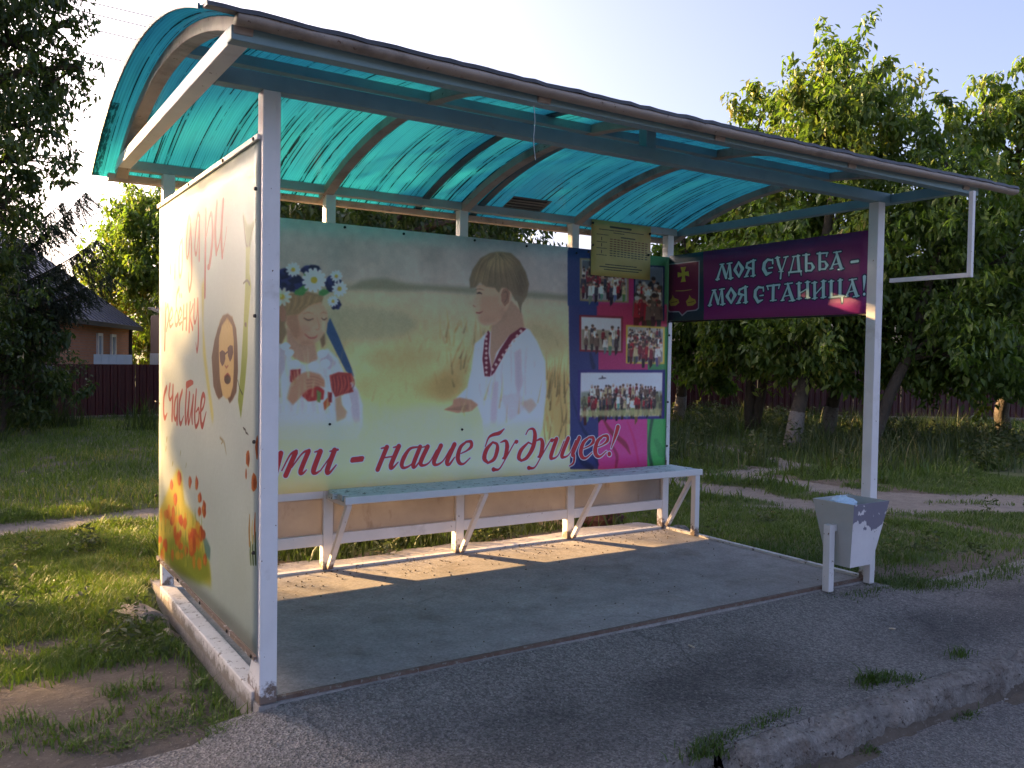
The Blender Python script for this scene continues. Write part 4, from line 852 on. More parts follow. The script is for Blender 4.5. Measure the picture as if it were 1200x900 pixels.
ART_SIDE = '''
P 236 216 96 20 70,1956 2184 1890 2796 1998 2842 1952 2450 2076 2146 2334 1680 2310 1600
P 110 150 92 12 80,3142 3260 3204 3122 3232 2990 3334 2976 3402 3088 3482 3176 3362 3136 3264 3148
S 84 96 64 0 100 1,18 21 26,3154 3230 3232 3018 3272 2988
S 84 96 64 0 100 1,10 14 24,3476 3166 3364 3070 3318 2992
P 158 184 86 6 100,3232 2994 3334 2984 3324 2796 3372 2694 3292 2418 3288 2192 3230 1966 3132 1708 3050 1842 3126 2076 3188 2420 3228 2758
S 70 84 50 0 100 1,12 17 29,3172 2726 3262 2742 3332 2712
S 96 70 50 0 100 1,23 36,3220 2420 3244 2414
S 70 90 60 0 100 1,11 11 19,3044 1994 3090 1938 3166 1894
P 120 84 62 3 100,2748 2512 2586 2500 2444 2404 2346 2304 2264 2164 2328 1924 2420 1852 2490 1822 2566 1844 2668 1888 2808 1808 2896 1838 3006 1902 3046 2066 3030 2252 2992 2392 2882 2478
P 236 204 150 4 100,2726 2482 2564 2426 2480 2328 2472 2204 2514 1980 2598 1860 2716 1834 2828 1858 2910 1946 2934 2088 2930 2300 2884 2418
S 180 150 90 0 60 1,9 15 9,2468 2404 2514 2464 2610 2498
S 180 150 90 0 60 1,9 14 9,2536 2412 2568 2462 2652 2496
S 180 150 90 0 60 1,9 15 9,2602 2420 2620 2462 2692 2496
S 180 150 90 0 60 1,9 15 9,2666 2428 2670 2460 2734 2494
S 180 150 90 0 60 1,8 14 8,2732 2400 2722 2458 2774 2494
S 180 150 90 0 60 1,8 14 8,2794 2408 2772 2458 2816 2492
S 180 150 90 0 60 1,8 14 8,2856 2416 2820 2456 2856 2490
S 180 150 90 0 60 1,8 14 8,2918 2424 2870 2454 2896 2490
S 150 112 80 0 50 1,9 12 9,2348 2266 2302 2050 2454 1840
S 92 62 46 0 50 1,9 12 9,2362 2266 2322 2050 2470 1842
S 150 112 80 0 50 1,10 13 10,2378 2266 2342 2052 2484 1842
S 92 62 46 0 50 1,9 12 9,2392 2266 2362 2052 2498 1842
S 150 112 80 0 50 1,9 12 9,2406 2266 2382 2052 2512 1844
S 92 62 46 0 50 1,9 12 9,2422 2266 2402 2052 2528 1844
S 150 112 80 0 50 1,9 12 9,2436 2266 2420 2052 2542 1844
S 92 62 46 0 50 1,10 13 10,2452 2266 2440 2054 2556 1846
S 150 112 80 0 50 1,9 12 9,2466 2266 2460 2054 2570 1846
S 92 62 46 0 50 1,9 12 9,2480 2266 2480 2054 2584 1846
P 116 74 78 0 100,2500 2206 2578 2224 2662 2210 2676 2156 2636 2112 2580 2094 2522 2130
P 116 74 78 0 100,2744 2242 2820 2264 2896 2258 2914 2206 2872 2158 2818 2132 2754 2180
S 96 60 60 0 100 1,14,2662 2192 2744 2210
S 190 130 96 0 100 1,14 20 14,2664 2100 2710 2086 2764 2102
P 96 40 40 0 100,2844 1996 2834 1978 2808 1964 2768 1956 2722 1954 2682 1960 2654 1972 2642 1990 2652 2006 2680 2020 2722 2030 2766 2030 2806 2024 2834 2012
P 56 22 26 0 100,2804 1982 2798 1974 2782 1966 2758 1962 2732 1962 2708 1964 2692 1970 2684 1978 2690 1988 2708 1994 2732 1998 2758 2000 2782 1996 2798 1990
S 190 90 80 0 100 1,11 17 11,2648 2010 2744 2036 2830 2016
P 60 52 40 0 100,3180 1648 3244 1640 3278 1624 3212 1626
P 60 52 40 0 100,3236 1622 3302 1614 3334 1598 3270 1600
S 176 150 100 0 70 1,12 18 12,2534 1508 2610 1490 2574 1462
S 196 44 24 0 100 1,55 55 61 36,536 3002 590 3270 672 3532 728 3572
S 196 44 24 0 100 1,61 61 42,752 2942 776 3222 798 3564
S 196 44 24 0 100 1,30 43 30,498 3546 672 3574 840 3570
S 196 44 24 0 100 1,35 46 46 40 40 29,1086 3278 968 3204 958 2970 1026 2934 1090 3048 1086 3272
S 196 44 24 0 100 1,33 44 49 38 27 27,1424 3416 1338 3448 1242 3206 1270 3086 1344 3138 1426 3382
S 196 44 24 0 100 1,44 55 55 49 16,1426 3382 1460 3100 1452 2878 1362 2778 1322 2944
S 196 44 24 0 100 1,31 42 47 36 26 26,1778 3406 1708 3422 1598 3170 1658 3082 1746 3222 1778 3400
S 196 44 24 0 100 1,40 56,1788 3404 1784 3030
S 196 44 24 0 100 1,48 62 52,2014 3428 2016 3036 2012 2690
S 196 44 24 0 100 1,18 31 49 67 67 45,2044 3202 2138 3346 2210 3364 2244 3168 2166 2958 2114 2930
S 196 44 24 0 100 1,54 72 54,2378 3444 2324 3222 2368 3028
S 196 44 24 0 100 1,35 22 43,2368 3028 2482 3130 2582 3418
S 196 44 24 0 100 1,54 71 50,2586 3424 2530 3174 2562 2982
S 196 44 24 0 100 1,22 15 9,2562 2982 2652 3100 2706 3206
S 196 44 24 0 100 1,40 60,332 2694 294 2234
S 196 44 24 0 100 1,19 45 52 26,334 2616 422 2678 470 2566 366 2414
S 196 44 24 0 100 1,19 31 37 43 37 19,530 2514 644 2576 600 2640 500 2564 530 2460 674 2486
S 196 44 24 0 100 1,24 41 41 41 35 24 41 53,842 2626 758 2556 788 2468 898 2492 884 2582 814 2644 852 2760 948 2818
S 196 44 24 0 100 1,18 30 35 41 35 18,952 2504 1072 2568 1018 2624 938 2550 966 2474 1086 2492
S 196 44 24 0 100 1,36,982 2752 988 2742
S 196 44 24 0 100 1,35,1056 2748 1062 2738
S 196 44 24 0 100 1,45 51,1156 2638 1114 2430
S 196 44 24 0 100 1,44 49,1278 2646 1256 2424
S 196 44 24 0 100 1,22,1126 2516 1266 2526
S 196 44 24 0 100 1,43 48,1402 2656 1370 2402
S 196 44 24 0 100 1,27 22 49,1524 2638 1410 2534 1504 2420
S 196 44 24 0 100 1,41 47 36 21 36,1582 2674 1556 2532 1598 2470 1680 2528 1722 2672
S 196 44 24 0 100 1,47 52 41 13,1728 2672 1752 2350 1696 2212 1642 2288
S 196 44 24 0 100 1,54 61 68 54 20,390 1838 270 1738 256 1580 320 1518 426 1574
S 196 44 24 0 100 1,44 51 32 25 38,540 1874 498 1764 556 1720 658 1786 670 1864
S 196 44 24 0 100 1,50 56,670 1864 632 1526
S 196 44 24 0 100 1,31 50 56 43 25 31,868 1788 758 1716 718 1592 776 1534 858 1616 882 1782
S 196 44 24 0 100 1,43 55,890 1790 852 1504
S 196 44 24 0 100 1,47 53 59 47 15,1098 1832 980 1728 954 1578 1024 1510 1166 1596
S 196 44 24 0 100 1,49 55 33 22,1278 1840 1238 1626 1272 1534 1392 1776
S 196 44 24 0 100 1,49 55 33 22,1404 1820 1358 1634 1390 1542 1538 1784
S 196 44 24 0 100 1,48 53 37,1550 1802 1506 1642 1518 1554
S 196 44 24 0 100 1,69 59 32,1290 1894 1440 1920 1536 1926
S 196 44 24 0 100 1,45 51 40 40 35 15,1668 1858 1612 1650 1650 1532 1766 1592 1774 1700 1660 1666
S 196 44 24 0 100 1,20 30 45 51 61 66 56 15,1798 1662 1964 1726 2028 1808 1952 1834 1864 1746 1856 1612 1934 1560 2084 1692
P 226 206 84 30 80,-24 -32 18 498 438 754 868 1054 1072 1048 1208 776 1522 738 1760 668 1930 590 2098 436 2204 404 2260 222 1826 188
P 140 168 66 30 85,-22 -64 56 180 878 396 1588 442 2044 450 2258 286 1826 148
P 90 156 150 12 80,1930 590 2094 594 2244 542 2214 432 2070 430
P 150 180 60 3 60,528 96 564 104 578 194
P 232 214 90 3 60,1078 322 1110 328 1090 474
P 108 146 60 3 60,682 480 718 486 716 556
P 240 226 140 3 60,980 536 1014 542 972 698
P 150 180 60 3 60,926 458 960 464 944 596
P 232 214 90 3 60,1288 526 1320 532 1280 614
P 108 146 60 3 60,748 510 782 516 800 600
P 240 226 140 3 60,1920 652 1948 658 1910 708
P 150 180 60 3 60,1476 306 1508 312 1494 368
P 232 214 90 3 60,18 204 58 212 80 364
P 108 146 60 3 60,608 146 644 154 656 324
P 240 226 140 3 60,20 230 60 238 22 424
P 150 180 60 3 60,1676 450 1706 456 1684 592
P 232 214 90 3 60,80 450 120 456 72 528
P 108 146 60 3 60,1932 452 1960 456 1944 596
P 240 226 140 3 60,1360 270 1390 276 1400 442
P 150 180 60 3 60,1692 664 1720 670 1668 756
P 232 214 90 3 60,1192 250 1224 256 1178 312
P 108 146 60 3 60,826 470 862 476 826 626
P 240 226 140 3 60,1362 426 1394 432 1406 558
P 150 180 60 3 60,1892 684 1920 688 1890 828
P 232 214 90 3 60,250 312 290 320 308 450
P 108 146 60 3 60,838 590 872 596 816 752
P 240 226 140 3 60,1060 200 1092 206 1066 322
P 150 180 60 3 60,1648 694 1678 698 1652 812
P 232 214 90 3 60,1966 380 1994 386 1956 436
P 108 146 60 3 60,1006 264 1040 272 1008 364
P 240 226 140 3 60,1862 292 1890 298 1898 398
P 150 180 60 3 60,752 544 788 548 778 672
P 232 214 90 3 60,1816 278 1844 284 1842 422
P 108 146 60 3 60,1494 346 1526 352 1538 498
P 240 226 140 3 60,842 556 878 560 832 642
P 150 180 60 3 60,828 180 862 188 836 250
P 232 214 90 3 60,1672 582 1702 588 1666 644
P 108 146 60 3 60,218 76 258 84 204 160
P 240 226 140 3 60,1680 326 1710 332 1718 454
P 150 180 60 3 60,160 -20 200 -12 156 118
P 232 214 90 3 60,1698 400 1728 406 1680 562
P 108 146 60 3 60,1254 420 1286 426 1246 550
P 240 226 140 3 60,88 200 130 208 142 320
P 150 180 60 3 60,1018 410 1052 416 1032 546
P 232 214 90 3 60,1926 378 1954 384 1916 484
P 108 146 60 3 60,1300 292 1332 298 1348 444
P 240 226 140 3 60,516 330 552 336 512 444
P 150 180 60 3 60,828 350 864 358 820 476
P 232 214 90 3 60,326 368 366 374 324 448
P 108 146 60 3 60,1438 386 1468 392 1452 558
P 240 226 140 3 60,1194 326 1226 332 1214 472
P 150 180 60 3 60,1270 356 1302 362 1302 462
P 232 214 90 3 60,1298 506 1330 512 1276 588
P 108 146 60 3 60,788 584 824 590 764 660
P 240 226 140 3 60,644 390 680 396 680 530
P 150 180 60 3 60,1334 584 1366 590 1362 748
P 232 214 90 3 60,1096 310 1128 316 1080 426
P 108 146 60 3 60,1372 188 1404 194 1358 330
P 240 226 140 3 60,298 24 338 32 334 210
P 150 180 60 3 60,1580 626 1610 632 1568 770
P 232 214 90 3 60,374 318 412 326 420 390
P 108 146 60 3 60,392 142 428 150 428 286
P 240 226 140 3 60,1294 186 1326 192 1306 290
P 150 180 60 3 60,774 206 810 212 812 310
P 232 214 90 3 60,216 388 254 394 194 504
P 108 146 60 3 60,486 104 522 112 474 212
P 240 226 140 3 60,1732 446 1762 450 1768 576
P 150 180 60 3 60,1498 556 1528 562 1512 616
P 232 214 90 3 60,1490 296 1522 302 1512 378
P 108 146 60 3 60,1884 616 1912 620 1890 702
P 240 226 140 3 60,1240 162 1272 170 1280 296
P 150 180 60 3 60,1394 440 1426 446 1394 532
P 232 214 90 3 60,1610 614 1640 620 1600 684
P 108 146 60 3 60,1418 494 1448 500 1416 574
P 240 226 140 3 60,206 276 246 284 214 446
P 150 180 60 3 60,990 604 1024 608 968 692
P 232 214 90 3 60,130 30 170 40 176 196
P 108 146 60 3 60,324 334 362 340 330 514
P 240 226 140 3 60,1870 290 1898 296 1876 346
P 150 180 60 3 60,1258 480 1290 486 1258 582
P 232 214 90 3 60,540 544 576 550 596 706
P 108 146 60 3 60,108 30 148 38 76 158
P 240 226 140 3 60,178 224 218 232 172 300
P 150 180 60 3 60,642 64 678 72 636 182
P 232 214 90 3 60,1890 290 1918 296 1874 420
P 108 146 60 3 60,1806 520 1834 524 1830 664
P 240 226 140 3 60,1392 298 1422 304 1398 448
P 150 180 60 3 60,1066 578 1098 584 1108 688
P 232 214 90 3 60,522 160 560 168 508 320
P 108 146 60 3 60,1592 384 1622 390 1592 548
P 240 226 140 3 60,1580 294 1610 300 1570 390
P 150 180 60 3 60,836 262 870 268 878 362
P 232 214 90 3 60,684 180 720 186 698 282
P 108 146 60 3 60,1780 494 1808 500 1778 618
P 240 226 140 3 60,1034 592 1066 598 1040 714
P 150 180 60 3 60,688 488 722 494 682 590
P 232 214 90 3 60,826 180 860 188 872 358
P 108 146 60 3 60,946 156 980 162 998 296
P 240 226 140 3 60,308 120 346 128 322 260
P 150 180 60 3 60,1582 298 1612 304 1580 448
P 232 214 90 3 60,862 296 896 302 900 368
P 108 146 60 3 60,1264 436 1296 442 1310 574
P 240 226 140 3 60,1660 396 1690 402 1704 482
P 150 180 60 3 60,876 140 912 148 902 266
P 232 214 90 3 60,1798 696 1826 700 1786 780
P 108 146 60 3 60,124 316 164 324 114 498
P 240 226 140 3 60,284 16 322 24 294 144
P 150 180 60 3 60,1456 284 1486 290 1444 364
P 232 214 90 3 60,952 182 986 190 938 350
P 108 146 60 3 60,1456 464 1486 470 1450 618
P 240 226 140 3 60,624 558 660 564 608 724
P 150 180 60 3 60,644 444 680 450 620 614
P 232 214 90 3 60,770 238 806 244 790 322
P 108 146 60 3 60,946 604 980 610 944 736
P 240 226 140 3 60,506 38 542 44 512 206
P 150 180 60 3 60,732 576 768 582 724 724
P 232 214 90 3 60,1122 322 1156 328 1106 466
P 108 146 60 3 60,232 98 272 106 238 168
P 240 226 140 3 60,98 386 138 392 146 482
P 150 180 60 3 60,1550 574 1580 578 1560 696
P 232 214 90 3 60,228 322 268 330 206 480
P 108 146 60 3 60,562 374 598 380 600 442
P 240 226 140 3 60,890 278 926 286 926 408
P 206 74 40 4 80,1474 514 1470 484 1438 452 1406 456 1390 484 1384 516 1400 546 1438 546 1462 546
P 226 104 44 4 80,966 364 946 334 894 308 840 302 802 312 816 350 836 386 890 400 944 390
P 226 104 44 4 80,1644 478 1638 442 1592 412 1540 406 1512 428 1512 474 1526 520 1590 536 1628 522
P 206 74 40 4 80,458 220 452 172 396 132 336 140 316 166 308 218 330 262 400 278 440 264
P 236 150 50 4 80,1066 402 1028 340 970 306 912 300 864 344 842 380 904 442 972 458 1032 444
P 226 104 44 4 80,282 86 246 34 204 18 144 2 92 24 104 72 144 118 202 138 254 120
P 226 104 44 4 80,1580 378 1570 356 1520 334 1464 322 1434 336 1426 358 1472 378 1516 394 1576 396
P 240 190 70 4 80,870 492 862 442 808 404 754 408 720 444 720 492 754 546 806 554 856 540
P 236 150 50 4 80,1670 310 1674 268 1638 230 1600 232 1572 266 1566 314 1598 348 1634 362 1668 352
P 240 190 70 4 80,208 488 172 430 142 414 92 388 54 432 54 490 96 542 140 556 176 544
P 240 190 70 4 80,958 578 934 546 880 520 816 524 762 534 782 564 814 584 876 606 946 604
P 226 104 44 4 80,386 218 356 182 310 162 248 150 206 164 214 206 250 238 310 250 356 252
P 236 150 50 4 80,1338 342 1316 310 1290 274 1254 272 1238 302 1226 338 1252 372 1290 388 1324 380
P 226 104 44 4 80,1640 556 1620 520 1582 490 1536 482 1500 508 1486 550 1526 584 1580 598 1632 598
P 240 190 70 4 80,1332 642 1318 606 1272 578 1234 568 1184 596 1186 642 1226 682 1268 690 1318 682
P 236 150 50 4 80,1114 590 1098 542 1060 534 1002 524 960 548 968 584 1000 630 1056 630 1110 630
P 206 74 40 4 80,1400 352 1384 324 1362 308 1336 312 1320 328 1314 346 1334 372 1360 380 1384 374
P 226 104 44 4 80,1046 592 1046 566 1006 546 956 542 938 562 934 588 958 606 1004 620 1048 622
P 240 190 70 4 80,1178 360 1146 318 1114 296 1066 298 1050 318 1052 348 1074 372 1112 402 1154 380
P 206 74 40 4 80,1172 596 1136 554 1084 524 1028 536 980 546 980 580 1020 612 1086 638 1126 616
P 236 150 50 4 80,1892 338 1892 300 1840 260 1792 268 1752 286 1750 326 1786 372 1838 376 1880 374
P 206 74 40 4 80,2056 626 2032 584 1992 564 1958 566 1914 582 1932 618 1952 646 1994 652 2026 652
P 240 190 70 4 80,310 102 308 44 268 18 218 26 182 46 200 108 214 150 264 170 312 154
P 240 190 70 4 80,428 454 412 432 378 402 342 406 320 426 324 454 340 474 374 486 406 478
P 226 104 44 4 80,1162 346 1124 316 1078 300 1010 282 950 290 972 318 992 344 1070 362 1138 366
P 236 150 50 4 80,1770 632 1770 588 1736 570 1698 558 1666 592 1682 640 1700 680 1734 692 1760 678
P 206 74 40 4 80,538 562 516 524 468 500 410 498 352 518 352 544 396 574 472 588 534 588
P 226 104 44 4 80,866 430 854 388 818 342 776 342 740 384 744 430 772 472 818 490 856 470
P 226 104 44 4 80,768 186 748 136 712 108 658 116 638 138 632 178 662 222 710 224 748 228
P 226 104 44 4 80,1846 576 1822 548 1766 532 1702 526 1680 536 1678 556 1706 578 1764 598 1818 592
P 206 74 40 4 80,1094 458 1092 436 1056 418 1020 410 1002 428 994 454 1010 478 1054 482 1090 480
P 236 150 50 4 80,1188 262 1164 238 1120 218 1066 204 1048 226 1042 244 1068 264 1118 282 1158 278
P 236 150 50 4 80,608 588 608 540 554 492 494 498 466 534 462 594 492 642 548 658 598 644
P 226 104 44 4 80,1338 598 1298 548 1254 520 1194 526 1140 544 1166 584 1200 628 1254 634 1314 634
P 240 190 70 4 80,1522 552 1508 518 1476 504 1424 494 1404 512 1382 542 1430 568 1474 586 1518 582
P 206 74 40 4 80,770 526 744 496 690 468 626 460 584 474 598 514 630 544 690 568 734 552
P 236 150 50 4 80,464 544 470 514 390 484 314 484 278 496 256 532 312 556 388 576 442 578
P 226 104 44 4 80,206 234 168 200 94 176 0 162 -62 168 -26 206 18 236 94 246 156 254
P 236 150 50 4 80,1824 522 1802 492 1742 468 1684 458 1626 468 1650 504 1672 530 1738 546 1786 536
P 226 104 44 4 80,1014 414 988 382 940 368 890 356 828 362 840 392 884 424 940 436 992 436
P 236 150 50 4 80,1854 498 1822 454 1796 426 1762 440 1730 460 1736 496 1750 524 1796 542 1822 532
P 226 104 44 4 80,796 608 776 550 742 526 692 518 652 554 648 614 694 658 742 674 776 646
P 240 190 70 4 80,1874 646 1844 604 1796 570 1732 578 1682 590 1694 634 1740 666 1792 696 1834 680
P 236 150 50 4 80,796 560 778 512 734 484 688 488 648 516 660 562 688 598 732 616 782 604
P 206 74 40 4 80,1712 584 1700 564 1666 544 1618 540 1578 546 1586 572 1616 598 1666 604 1710 602
P 240 190 70 4 80,1026 228 1022 200 956 174 902 166 844 178 844 208 890 242 952 266 1018 254
P 222 96 46 6 90,1078 990 1040 940 1008 914 942 902 906 918 880 966 878 1012 940 1056 998 1032 1038 1026
P 240 160 66 8 80,1002 972 996 952 980 934 956 924 930 920 904 924 888 938 882 956 886 978 904 994 928 1006 954 1010 978 1004 996 990
P 190 64 34 6 70,1052 996 1050 976 1040 960 1024 950 1008 948 994 954 982 968 978 988 982 1006 992 1024 1006 1034 1024 1036 1038 1030 1048 1016
P 222 96 46 6 90,718 876 688 838 666 820 622 822 588 826 572 858 584 886 620 918 660 916 686 898
P 240 160 66 8 80,660 864 658 850 648 838 634 830 618 828 604 832 594 840 592 854 594 868 604 880 618 888 634 890 648 886 658 876
P 190 64 34 6 70,690 880 688 866 684 854 674 848 664 846 656 850 650 860 648 874 650 888 656 898 664 906 674 906 682 902 688 892
P 222 96 46 6 90,1528 1014 1496 984 1472 952 1440 940 1396 972 1394 996 1396 1030 1440 1058 1474 1050 1502 1042
P 240 160 66 8 80,1472 998 1470 984 1460 970 1446 960 1432 958 1418 964 1408 974 1404 990 1408 1006 1416 1020 1430 1028 1446 1030 1460 1024 1470 1014
P 190 64 34 6 70,1502 1016 1500 1002 1494 988 1486 980 1478 980 1468 984 1462 996 1460 1012 1462 1026 1468 1040 1476 1048 1486 1048 1494 1044 1500 1032
P 222 96 46 6 90,1772 1032 1746 986 1726 970 1692 966 1664 970 1654 1016 1664 1056 1686 1096 1718 1074 1758 1060
P 240 160 66 8 80,1722 1016 1720 998 1712 982 1700 972 1686 970 1674 976 1664 990 1662 1008 1664 1028 1672 1042 1684 1052 1698 1054 1710 1048 1718 1034
P 190 64 34 6 70,1748 1036 1746 1018 1742 1002 1734 994 1726 992 1718 1000 1712 1014 1710 1032 1712 1050 1716 1066 1724 1074 1732 1076 1740 1068 1746 1054
P 222 96 46 6 90,1898 920 1894 894 1848 876 1800 866 1768 874 1754 900 1758 924 1798 942 1846 966 1888 942
P 240 160 66 8 80,1844 906 1840 892 1830 880 1814 872 1794 870 1778 872 1766 882 1762 894 1766 908 1778 920 1794 928 1812 932 1828 928 1840 918
P 190 64 34 6 70,1880 924 1878 910 1870 898 1860 892 1850 890 1838 894 1832 904 1828 916 1832 930 1838 942 1848 948 1860 950 1870 946 1876 936
P 222 96 46 6 90,2058 844 2078 814 2026 766 1974 760 1932 794 1904 820 1934 858 1960 908 2024 906 2070 888
P 240 160 66 8 80,2016 830 2012 810 2000 792 1980 780 1958 776 1940 782 1926 796 1920 814 1924 834 1938 852 1958 862 1978 866 1998 860 2012 848
P 190 64 34 6 70,2058 854 2056 834 2048 818 2036 808 2022 804 2010 812 2002 826 1998 844 2000 864 2010 880 2020 890 2034 892 2046 886 2054 872
P 222 96 46 6 90,1964 622 1942 568 1902 534 1860 522 1822 562 1802 594 1828 638 1854 664 1896 678 1926 660
P 240 160 66 8 80,1894 600 1892 580 1880 564 1864 552 1846 548 1830 554 1818 568 1814 586 1818 606 1828 624 1844 636 1862 638 1880 632 1890 620
P 190 64 34 6 70,1930 624 1928 606 1920 588 1912 578 1900 576 1890 582 1882 598 1880 616 1882 636 1888 652 1898 662 1910 664 1920 658 1926 644
P 222 96 46 6 90,886 758 866 720 834 688 780 680 738 704 724 734 730 780 780 800 824 812 868 794
P 240 160 66 8 80,826 740 820 722 808 704 790 694 770 692 752 696 740 710 734 726 740 746 752 762 770 772 790 776 808 770 820 758
P 190 64 34 6 70,864 762 862 744 854 728 842 718 830 716 820 724 812 736 808 754 810 772 818 788 830 798 842 800 852 792 860 780
P 222 96 46 6 90,1706 480 1704 412 1602 350 1516 318 1440 370 1406 422 1418 490 1506 550 1608 550 1678 538
P 240 160 66 8 80,1598 444 1590 412 1568 384 1536 364 1498 356 1466 364 1442 384 1432 412 1440 444 1464 474 1496 494 1534 500 1566 494 1590 474
P 190 64 34 6 70,1668 486 1664 454 1650 428 1630 410 1608 406 1586 416 1572 438 1566 466 1572 498 1584 524 1606 542 1628 546 1648 536 1662 514
P 222 96 46 6 90,2098 408 2080 374 2060 346 2016 354 1968 344 1966 382 1970 416 2010 446 2056 458 2088 434
P 240 160 66 8 80,2054 392 2050 378 2040 364 2024 354 2006 350 1990 354 1978 362 1974 376 1978 392 1990 406 2004 416 2022 418 2038 416 2050 406
P 190 64 34 6 70,2086 414 2084 398 2078 386 2068 378 2058 374 2048 380 2042 390 2038 404 2040 418 2048 430 2056 440 2068 442 2078 438 2084 426
P 222 96 46 6 90,1882 796 1870 770 1834 756 1800 738 1778 756 1748 776 1776 808 1792 820 1834 830 1870 822
P 240 160 66 8 80,1830 782 1828 770 1820 760 1806 752 1792 750 1780 754 1770 762 1766 772 1770 784 1778 796 1792 804 1806 806 1818 802 1828 794
P 190 64 34 6 70,1858 798 1856 786 1852 776 1844 770 1834 768 1826 772 1820 780 1818 792 1820 804 1826 814 1834 820 1842 822 1850 818 1856 810
P 206 120 50 2 100,3590 1528 3580 1484 3564 1438 3538 1444 3520 1478 3502 1520 3518 1566 3534 1598 3560 1616 3580 1582
P 150 74 40 2 70,3576 1522 3576 1500 3572 1482 3566 1472 3558 1472 3552 1480 3546 1498 3544 1518 3546 1540 3550 1558 3556 1568 3562 1570 3570 1560 3574 1544
P 206 120 50 2 100,3370 1426 3360 1388 3338 1358 3306 1370 3272 1380 3272 1414 3274 1450 3302 1476 3340 1486 3360 1464
P 150 74 40 2 70,3356 1420 3354 1404 3348 1390 3338 1382 3330 1382 3320 1388 3314 1400 3312 1414 3312 1430 3318 1444 3328 1452 3338 1454 3346 1448 3352 1436
P 206 120 50 2 100,3298 1304 3298 1280 3284 1262 3270 1264 3256 1274 3252 1298 3258 1320 3268 1340 3282 1344 3294 1330
P 150 74 40 2 70,3298 1300 3296 1290 3294 1282 3290 1276 3286 1276 3282 1280 3280 1288 3278 1298 3280 1308 3282 1316 3286 1322 3290 1322 3294 1318 3296 1310
P 206 120 50 2 100,3558 1274 3550 1238 3506 1210 3458 1194 3418 1212 3412 1256 3422 1298 3458 1334 3500 1328 3534 1316
P 150 74 40 2 70,3522 1266 3518 1248 3510 1234 3498 1224 3486 1222 3472 1228 3464 1240 3460 1258 3464 1276 3472 1290 3484 1300 3496 1302 3510 1296 3518 1282
S 190 150 60 2 100 1,15 39 34,3378 1012 3368 898 3382 788
S 214 130 52 2 100 1,15 40 35,3514 1046 3506 940 3520 838
S 80 128 56 2 100 1,15 41 36,3470 872 3460 770 3474 672
S 96 140 60 2 100 1,15 41 36,3412 816 3402 736 3416 660
S 66 110 54 2 100 1,15 41 36,3532 906 3524 794 3538 686
S 220 206 150 2 100 1,15 40 35,3448 980 3438 900 3452 824
S 150 160 80 2 60 1,18 32,356 1182 386 1224
S 150 160 80 2 60 1,16 28,1002 1202 1028 1242
S 150 160 80 2 60 1,17 30,654 1060 682 1100
S 150 160 80 2 60 1,16 27,1266 1116 1290 1154
S 150 160 80 2 60 1,18 32,392 1280 422 1322
S 170 160 120 3 60 1,17 23 29 15,2534 1512 2606 1494 2658 1474 2716 1394
'''
